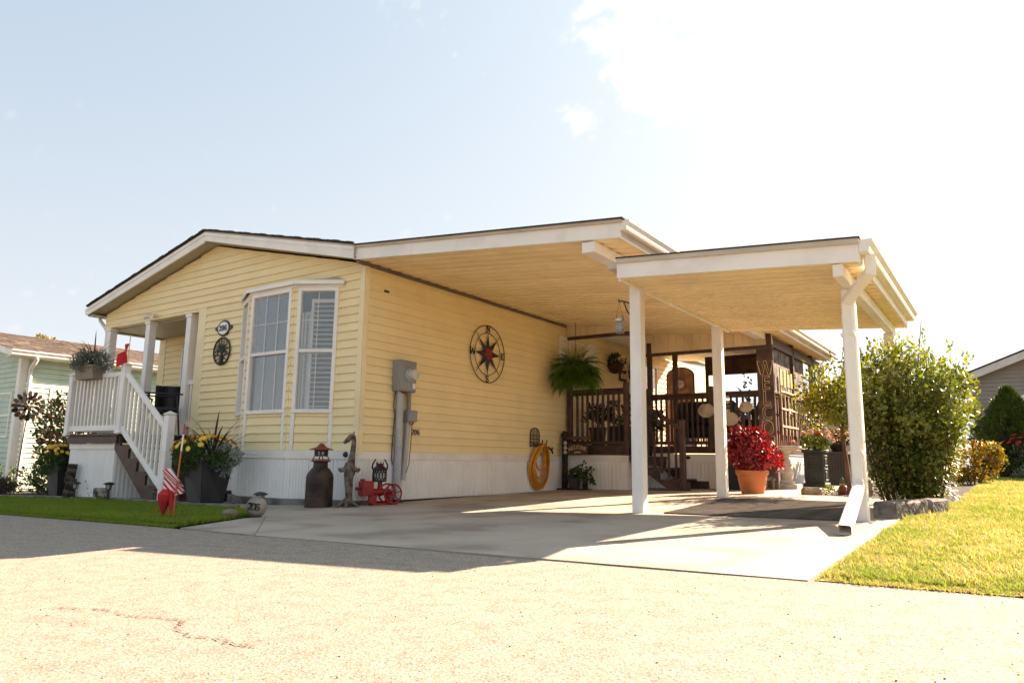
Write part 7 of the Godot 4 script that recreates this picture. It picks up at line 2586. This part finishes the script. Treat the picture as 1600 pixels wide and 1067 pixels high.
func plants() -> void:
	M.stem = mat("brown stem", lin(0.15, 0.075, 0.04), 0.8, 0.2)
	M.leaf_bright = leaf_mat("sunlit leaves", Color(0.85, 0.88, 0.16), 0.42)
	# the big shrub right of the carport
	var t := thing("flowering_hedge", "big many stemmed green shrub behind the retaining blocks right of the carport", "shrub", on(5.86, -2.0))
	stemmed_shrub(t, 62, 0.24, Vector3(0.03, 1.30, -0.05), Vector3(0.56, 0.66, 0.66), [Color(0.15, 0.185, 0.03), Color(0.21, 0.23, 0.04), Color(0.10, 0.135, 0.024), Color(0.30, 0.29, 0.09)], leaf_mesh(0.050, 0.032), 0.0056, M.leaf_bright)
	var xs := []
	var cs := []
	clumps(Vector3(0.02, 1.02, 0.0), Vector3(0.62, 0.52, 0.68), 190, 34, 0.12, [Color(0.15, 0.185, 0.03), Color(0.22, 0.24, 0.04), Color(0.10, 0.135, 0.024), Color(0.30, 0.29, 0.09)], xs, cs, 1.0, 0.35)
	clumps(Vector3(0.02, 0.48, 0.05), Vector3(0.34, 0.38, 0.38), 60, 30, 0.12, [Color(0.14, 0.18, 0.024), Color(0.10, 0.13, 0.02)], xs, cs, 1.0, 0.3)
	for i in 46:
		var d := (rv().normalized() + Vector3(0, 1.1, 0)).normalized()
		var p := Vector3(0.02, 1.02, 0) + (rv() * Vector3(1, 0.4, 1) + Vector3(0, 0.7, 0)).normalized() * Vector3(0.66, 0.56, 0.70)
		for k in 12:
			xs.append(leaf_at(p + d * 0.022 * k + rv() * 0.012, (d + rv() * 0.9).normalized(), rv().normalized(), 0.9))
			cs.append(pick([Color(0.30, 0.31, 0.04), Color(0.22, 0.25, 0.03)]))
	for q in [[Vector3(0.12, 1.3, -0.1), Vector3(0.20, 1.92, -0.15)], [Vector3(-0.05, 1.3, 0.1), Vector3(-0.02, 1.68, 0.1)], [Vector3(0.36, 1.1, 0.1), Vector3(0.52, 1.45, 0.12)]]:
		var m := MB.new()
		m.tube([q[0] + Vector3(0, -0.6, 0), q[0], q[1]], [0.008, 0.006, 0.003], 5)
		obj("stem", m, M.stem, t)
		for k in 18:
			var p: Vector3 = q[0].lerp(q[1], k / 17.0)
			var s := 1.0 if k % 2 else -1.0
			xs.append(leaf_at(p, Vector3(0.8 * s, 0.1, 0.5 * s), Vector3(0, 1, 0.2), 0.85))
			cs.append(pick([Color(0.06, 0.085, 0.03), Color(0.09, 0.11, 0.03)]))
	scatter("foliage", leaf_mesh(0.048, 0.030), M.leaf_bright, xs, cs, t)
	# small tree form shrub behind the downspout
	var u := thing("ornamental_tree", "small yellow green leaved tree behind the downspout post beside the deck", "tree", on(4.86, -4.3))
	var tk := MB.new()
	tk.tube([Vector3(0.05, -0.05, 0), Vector3(0.03, 0.4, 0), Vector3(0.0, 0.8, 0.02), Vector3(-0.02, 1.1, 0)], [0.035, 0.028, 0.024, 0.018], 8)
	obj("trunk", tk, M.stem, u)
	xs = []; cs = []
	var cl := clumps(Vector3(-0.02, 1.30, -0.05), Vector3(0.58, 0.46, 0.5), 120, 28, 0.13, [Color(0.20, 0.21, 0.02), Color(0.26, 0.25, 0.025), Color(0.13, 0.15, 0.016), Color(0.32, 0.27, 0.03)], xs, cs, 1.0, 0.25)
	for c in cl:
		if rng.randf() < 0.4:
			var b := MB.new()
			b.tube([Vector3(-0.01, 0.85 + rng.randf() * 0.3, 0), (c as Vector3).lerp(Vector3(0, 1.1, 0), 0.45) + rv() * 0.05, c], [0.012, 0.007, 0.003], 5)
			obj("branch", b, M.stem, u)
	for i in 34:
		var d := (rv().normalized() + Vector3(0, 0.5, 0)).normalized()
		var p := Vector3(-0.02, 1.3, -0.05) + d * Vector3(0.6, 0.48, 0.52)
		for k in 9:
			xs.append(leaf_at(p + d * 0.026 * k + rv() * 0.012, (d + rv() * 0.9).normalized(), rv().normalized(), 0.85))
			cs.append(pick([Color(0.12, 0.125, 0.016), Color(0.09, 0.10, 0.014)]))
	scatter("crown", leaf_mesh(0.058, 0.036), M.leaf_bright, xs, cs, u)
	# orange and gold bush further back
	var o := thing("golden_bush", "orange and gold autumn bush between the green shrub and the evergreen", "bush", on(6.12, -9.6))
	xs = []; cs = []
	clumps(Vector3(0, 0.42, 0), Vector3(0.55, 0.42, 0.5), 70, 40, 0.11, [Color(0.32, 0.14, 0.012), Color(0.26, 0.16, 0.014), Color(0.14, 0.13, 0.016), Color(0.34, 0.20, 0.02)], xs, cs, 1.0, 0.4)
	scatter("foliage", leaf_mesh(0.062, 0.036), M.leaf_bright, xs, cs, o)
	var ob := MB.new()
	for i in 9:
		var a := i * 0.7
		ob.tube([Vector3(cos(a) * 0.06, -0.05, sin(a) * 0.06), Vector3(cos(a) * 0.35, 0.5, sin(a) * 0.3)], [0.012, 0.005], 5)
	obj("stem", ob, M.stem, o)
	# conical evergreen
	var e := thing("conical_evergreen", "dense dark green conical evergreen in front of the grey house", "evergreen", on(6.78, -14.0))
	xs = []; cs = []
	var H := 2.02
	for i in 900:
		var y := pow(rng.randf(), 0.75) * H * 0.98
		var prof := 0.92 * pow(sin(PI * clampf(0.12 + 0.88 * (1.0 - y / H), 0, 1) * 0.62), 1.0) * (1.0 - pow(y / H, 4.0))
		var a := rng.randf() * TAU
		var rr := prof * (0.80 + 0.22 * sin(a * 5.0 + y * 4.0) * rng.randf() + rng.randf_range(-0.06, 0.06))
		var c := Vector3(cos(a) * rr, y + 0.05, sin(a) * rr)
		var base := pick([Color(0.055, 0.088, 0.016), Color(0.08, 0.115, 0.018), Color(0.11, 0.14, 0.02)])
		for k in 26:
			var p := c + rv() * 0.10
			xs.append(leaf_at(p, (Vector3(cos(a), 0.9, sin(a)) + rv() * 0.8).normalized(), (Vector3(cos(a), 0.3, sin(a)) + rv() * 0.5).normalized(), rng.randf_range(0.7, 1.3)))
			cs.append(base)
	scatter("foliage", small_leaf(0.075, 0.018), M.leaf_green, xs, cs, e)
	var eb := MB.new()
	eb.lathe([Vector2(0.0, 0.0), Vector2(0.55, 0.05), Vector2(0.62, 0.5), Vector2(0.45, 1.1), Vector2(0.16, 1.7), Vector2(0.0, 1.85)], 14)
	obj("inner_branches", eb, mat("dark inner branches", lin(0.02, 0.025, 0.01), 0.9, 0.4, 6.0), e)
	# red flowered shrub at the right edge
	var rs := thing("red_rose_bush", "rose bush with red flowers at the right edge of the lawn", "bush", on(7.05, -13.0))
	xs = []; cs = []
	clumps(Vector3(0.1, 0.45, 0), Vector3(0.5, 0.5, 0.4), 40, 26, 0.11, [Color(0.03, 0.045, 0.012), Color(0.05, 0.06, 0.018)], xs, cs, 1.0, 0.3)
	scatter("foliage", leaf_mesh(0.07, 0.045), M.leaf_green, xs, cs, rs)
	var hd := []
	for i in 36:
		var d := rv()
		hd.append([Vector3(0.0 + d.x * 0.5, 0.82 + d.y * 0.22, d.z * 0.4), d + Vector3(0, 1, 0)])
	flower_heads(rs, "flowers", hd, 0.065, [Color(0.40, 0.008, 0.012), Color(0.45, 0.012, 0.02), Color(0.32, 0.006, 0.012)], Color.WHITE)
	# low plants by the evergreen
	var lp := thing("low_grey_plant", "small pale leaved plant on the lawn edge before the rose bush", "plant", on(6.9, -12.2))
	xs = []; cs = []
	clumps(Vector3(0, 0.12, 0), Vector3(0.26, 0.12, 0.2), 16, 20, 0.07, [Color(0.16, 0.17, 0.10), Color(0.10, 0.12, 0.06)], xs, cs, 1.0, 0.2)
	scatter("foliage", leaf_mesh(0.06, 0.03), M.leaf_dull, xs, cs, lp)
	# left: reddish green burning bush behind the planter
	var bb := thing("burning_bush", "loose red and green bush left of the white porch railing", "bush", on(-7.25, 0.05))
	xs = []; cs = []
	var c2 := clumps(Vector3(0.0, 1.05, 0.0), Vector3(0.85, 0.80, 0.55), 150, 22, 0.15, [Color(0.13, 0.15, 0.025), Color(0.18, 0.17, 0.03), Color(0.30, 0.07, 0.04), Color(0.10, 0.12, 0.02)], xs, cs, 1.0, 0.3)
	scatter("foliage", leaf_mesh(0.085, 0.042), M.leaf_green, xs, cs, bb)
	for i in 16:
		var c: Vector3 = c2[i * 5]
		var b := MB.new()
		b.tube([Vector3(0, -0.1, 0) + rv() * 0.08, c.lerp(Vector3(0, 0.2, 0), 0.5), c], [0.014, 0.009, 0.004], 5)
		obj("branch", b, M.stem, bb)
	for q in [[-8.6, -0.1, Vector3(0.62, 0.30, 0.45), [Color(0.07, 0.09, 0.014), Color(0.05, 0.07, 0.012), Color(0.10, 0.11, 0.02)], "low green mounded shrub left of the left black planter"], [-8.9, 0.7, Vector3(0.5, 0.17, 0.4), [Color(0.09, 0.04, 0.05), Color(0.06, 0.035, 0.035), Color(0.12, 0.06, 0.06)], "low purple brown ground plant at the bed's left end"], [-7.6, -0.5, Vector3(0.45, 0.42, 0.4), [Color(0.03, 0.014, 0.014), Color(0.05, 0.02, 0.02), Color(0.02, 0.02, 0.012)], "dark purple leaved shrub behind the green mound"], [-5.0, 0.62, Vector3(0.22, 0.20, 0.16), [Color(0.05, 0.03, 0.035), Color(0.04, 0.045, 0.02)], "small dark plant between log and white skirt"], [-9.6, 0.4, Vector3(0.6, 0.25, 0.45), [Color(0.06, 0.085, 0.014), Color(0.08, 0.10, 0.02)], "low green shrub at the far left of the bed"]]:
		var s := thing("low_shrub", q[4], "shrub", on(q[0], q[1]))
		xs = []; cs = []
		var r: Vector3 = q[2]
		clumps(Vector3(0, r.y * 0.85, 0), r, int(60 * r.x + 12), 30, 0.10, q[3], xs, cs, 1.0, 0.3)
		scatter("foliage", leaf_mesh(0.055, 0.03), M.leaf_green, xs, cs, s)
	# metal flower spinner on its pole
	var sp := thing("flower_spinner", "bronze double ringed metal flower spinner on a pole by the mint house", "garden ornament", on(-9.22, 0.1))
	var pl := MB.new()
	pl.tube([Vector3(-0.22, -0.1, 0), Vector3(0.0, 1.66, 0)], 0.012, 6)
	obj("pole", pl, M.dark, sp)
	var fx := Basis.from_euler(Vector3(0.0, 0.95, 0.0))
	var bz := [mat("bronze petal", lin(0.28, 0.21, 0.15), 0.35, 0.1, 3.0, 0.0, 0.5), mat("dark petal", lin(0.06, 0.05, 0.045), 0.4, 0.1, 3.0, 0.0, 0.4)]
	for ring in 3:
		var n := [16, 11, 7][ring] as int
		var rr: float = [0.235, 0.155, 0.08][ring]
		for k in n:
			var a := TAU * k / n + ring * 0.3
			var d := Vector3(cos(a), sin(a), 0)
			var b := MB.new()
			var tw := Basis(d, 0.7 * (1 if ring % 2 else -1))
			b.ball(Vector3.ZERO, Vector3(0.072 - 0.012 * ring, 0.058 - 0.010 * ring, 0.014), 6, 10, 0.0, 1, fx * tw * Basis(Vector3(0, 0, 1), a))
			var o2 := obj("petal", b, bz[0 if (k + ring) % 3 else 1], sp)
			o2.position = Vector3(0, 1.70, 0) + fx * (d * rr + Vector3(0, 0, 0.025 * ring))
	var hb := MB.new()
	hb.ball(Vector3(0, 1.70, 0) + fx * Vector3(0, 0, 0.07), Vector3(0.04, 0.04, 0.04), 8, 10)
	obj("hub", hb, bz[0], sp)
	# red ornament at the far left edge
	var ro := thing("red_hand_pump", "small red cast garden pump ornament at the mint house corner", "garden ornament", on(-10.45, 0.45))
	var rm := MB.new()
	rm.lathe([Vector2(0.0, 0.0), Vector2(0.12, 0.0), Vector2(0.10, 0.04), Vector2(0.05, 0.06), Vector2(0.045, 0.34), Vector2(0.07, 0.36), Vector2(0.07, 0.46), Vector2(0.03, 0.52), Vector2(0.0, 0.54)], 12)
	rm.tube([Vector3(0.05, 0.40, 0), Vector3(0.16, 0.38, 0), Vector3(0.18, 0.30, 0)], 0.02, 7)
	rm.tube([Vector3(0, 0.52, 0), Vector3(-0.10, 0.56, 0), Vector3(-0.18, 0.30, 0.0)], 0.014, 6)
	obj("pump_body", rm, mat("weathered red", lin(0.25, 0.035, 0.025), 0.6, 0.2), ro)
	# autumn tree beyond the mint house
	var at := thing("autumn_tree", "golden autumn tree top showing above the mint house roof", "tree", Vector3(-26.5, -0.5, -7.0))
	xs = []; cs = []
	var c3 := clumps(Vector3(0, 5.25, 0), Vector3(0.75, 0.45, 0.7), 34, 40, 0.24, [Color(0.36, 0.25, 0.10), Color(0.30, 0.22, 0.09), Color(0.24, 0.20, 0.08)], xs, cs, 2.2, 0.3)
	scatter("crown", leaf_mesh(0.075, 0.05), M.leaf_bright, xs, cs, at)
	var ab := MB.new()
	ab.tube([Vector3(0, 0, 0), Vector3(0.1, 2.5, 0), Vector3(0, 4.6, 0)], [0.2, 0.15, 0.08], 8)
	for i in 12:
		ab.tube([Vector3(0, 3.6, 0), (c3[i * 2] as Vector3).lerp(Vector3(0, 4.4, 0), 0.5), c3[i * 2]], [0.06, 0.04, 0.015], 5)
	obj("trunk", ab, M.stem, at)
	# horse weather vane beyond the deck
	var wv := thing("weather_vane", "dark horse weather vane standing against the sky beyond the shrub", "weather vane", Vector3(4.3, 0.2, -11.0))
	var wb := MB.new()
	wb.tube([Vector3(0, 0, 0), Vector3(0, 2.55, 0)], 0.012, 6)
	wb.tube([Vector3(-0.16, 2.36, 0), Vector3(0.16, 2.36, 0)], 0.008, 5)
	wb.tube([Vector3(0, 2.36, -0.16), Vector3(0, 2.36, 0.16)], 0.008, 5)
	obj("pole", wb, M.dark, wv)
	var wh := MB.new()
	wh.tube([Vector3(-0.11, 2.62, 0), Vector3(0.06, 2.63, 0)], [0.035, 0.04], 7)
	wh.tube([Vector3(0.05, 2.64, 0), Vector3(0.11, 2.73, 0), Vector3(0.16, 2.71, 0)], [0.032, 0.026, 0.014], 7)
	for x in [-0.1, -0.07, 0.04, 0.07]:
		wh.tube([Vector3(x, 2.62, 0), Vector3(x + 0.04 * signf(x), 2.52, 0)], [0.014, 0.008], 5)
	wh.tube([Vector3(-0.12, 2.64, 0), Vector3(-0.18, 2.58, 0)], [0.014, 0.006], 5)
	obj("horse", wh, M.dark, wv)

func in_poly(p: Vector2, poly: PackedVector2Array) -> bool:
	return Geometry2D.is_point_in_polygon(p, poly)

func grass() -> void:
	var r := RandomNumberGenerator.new()
	r.seed = 99
	# a tuft of five bent blades
	var b := MB.new()
	for k in 6:
		var a := TAU * k / 6.0 + 0.5 * (k % 2)
		var d := Vector3(cos(a), 0, sin(a))
		var s := Vector3(-sin(a), 0, cos(a)) * 0.0026
		var p0 := d * 0.006
		var p1 := d * 0.012 + Vector3(0, 0.022, 0)
		var p2 := d * (0.024 + 0.006 * (k % 3)) + Vector3(0, 0.036 + 0.005 * (k % 2), 0)
		b.quad(p0 - s, p0 + s, p1 + s * 0.8, p1 - s * 0.8, d + Vector3.UP)
		b.tri(p1 - s * 0.8, p1 + s * 0.8, p2)
	var m := b.mesh()
	M.grass = leaf_mat("grass blades", Color(1.0, 0.97, 0.75), 0.7)
	var fn := FastNoiseLite.new()
	fn.seed = 6
	fn.frequency = 1.1
	fn.fractal_octaves = 4
	var xs := []
	var cs := []
	var pa := PackedVector2Array([Vector2(-12, 2.86), Vector2(0.88, 2.86), Vector2(0.36, 1.78), Vector2(-0.42, 1.30), Vector2(-1.35, 1.12), Vector2(-2.2, 1.09), Vector2(-3.1, 1.0), Vector2(-4.3, 0.9), Vector2(-5.3, 0.97), Vector2(-7.4, 1.2), Vector2(-12, 1.3)])
	for i in 74000:
		var u := r.randf()
		var p := Vector2(1.0 - 13.0 * u * (0.35 + 0.65 * u), r.randf_range(0.9, 2.9))
		if not in_poly(p, pa):
			continue
		p += Vector2(r.randf_range(-0.03, 0.03), r.randf_range(-0.03, 0.03))
		var s := r.randf_range(0.55, 1.1) * (1.5 if r.randf() < 0.03 else 1.0) * (0.5 if p.y > 2.76 else 1.0)
		xs.append(Transform3D(Basis(Vector3.UP, r.randf() * TAU).scaled(Vector3(s, s * r.randf_range(0.8, 1.3), s)), on(p.x, p.y, 0.008)))
		var k := 0.5 + 0.5 * fn.get_noise_2d(p.x, p.y) + r.randf_range(-0.15, 0.15)
		var c := Color(0.16, 0.25, 0.016).lerp(Color(0.27, 0.34, 0.03), clampf(k, 0, 1))
		if r.randf() < 0.05:
			c = Color(0.22, 0.17, 0.07)
		cs.append(c)
	tag(scatter("front_grass", m, M.grass, xs, cs), "short dense green grass strip along the road in house shade", "grass")
	xs = []; cs = []
	var pb := PackedVector2Array([Vector2(5.99, 2.90), Vector2(30, 2.96), Vector2(30, -18), Vector2(6.3, -18), Vector2(6.2, -3.6), Vector2(6.1, -1.3), Vector2(5.95, -0.9)])
	for i in 150000:
		var u := r.randf()
		var z := 2.98 - 16.0 * pow(u, 1.7)
		var x := 5.9 + (4.6 - 0.1 * z) * pow(r.randf(), 1.35)
		var p := Vector2(x, z)
		if not in_poly(p, pb):
			continue
		var k := 0.5 + 0.75 * fn.get_noise_2d(p.x * 0.8, p.y * 0.8)
		var k2 := 0.5 + 0.8 * fn.get_noise_2d(p.x * 3.0 + 40.0, p.y * 3.0)
		if k2 < 0.28 and r.randf() < 0.5:
			continue
		p += Vector2(r.randf_range(-0.035, 0.035), r.randf_range(-0.035, 0.035))
		var s := r.randf_range(0.40, 0.90) * (1.6 if r.randf() < 0.03 else 1.0) * (1.0 + 0.05 * maxf(0.0, 2.0 - z)) * (0.55 if z > 2.8 else 1.0)
		xs.append(Transform3D(Basis(Vector3.UP, r.randf() * TAU).scaled(Vector3(s, s * r.randf_range(0.6, 1.2), s)), on(p.x, p.y, 0.002)))
		var c := Color(0.23, 0.31, 0.035).lerp(Color(0.56, 0.46, 0.22), clampf(k * 1.1 + r.randf_range(-0.3, 0.3), 0, 1))
		if k2 > 0.62:
			c = c.lerp(Color(0.20, 0.30, 0.025), 0.75)
		cs.append(c)
	tag(scatter("dry_grass", m, M.grass, xs, cs), "patchy sunlit green and straw coloured lawn right of the drive", "grass")
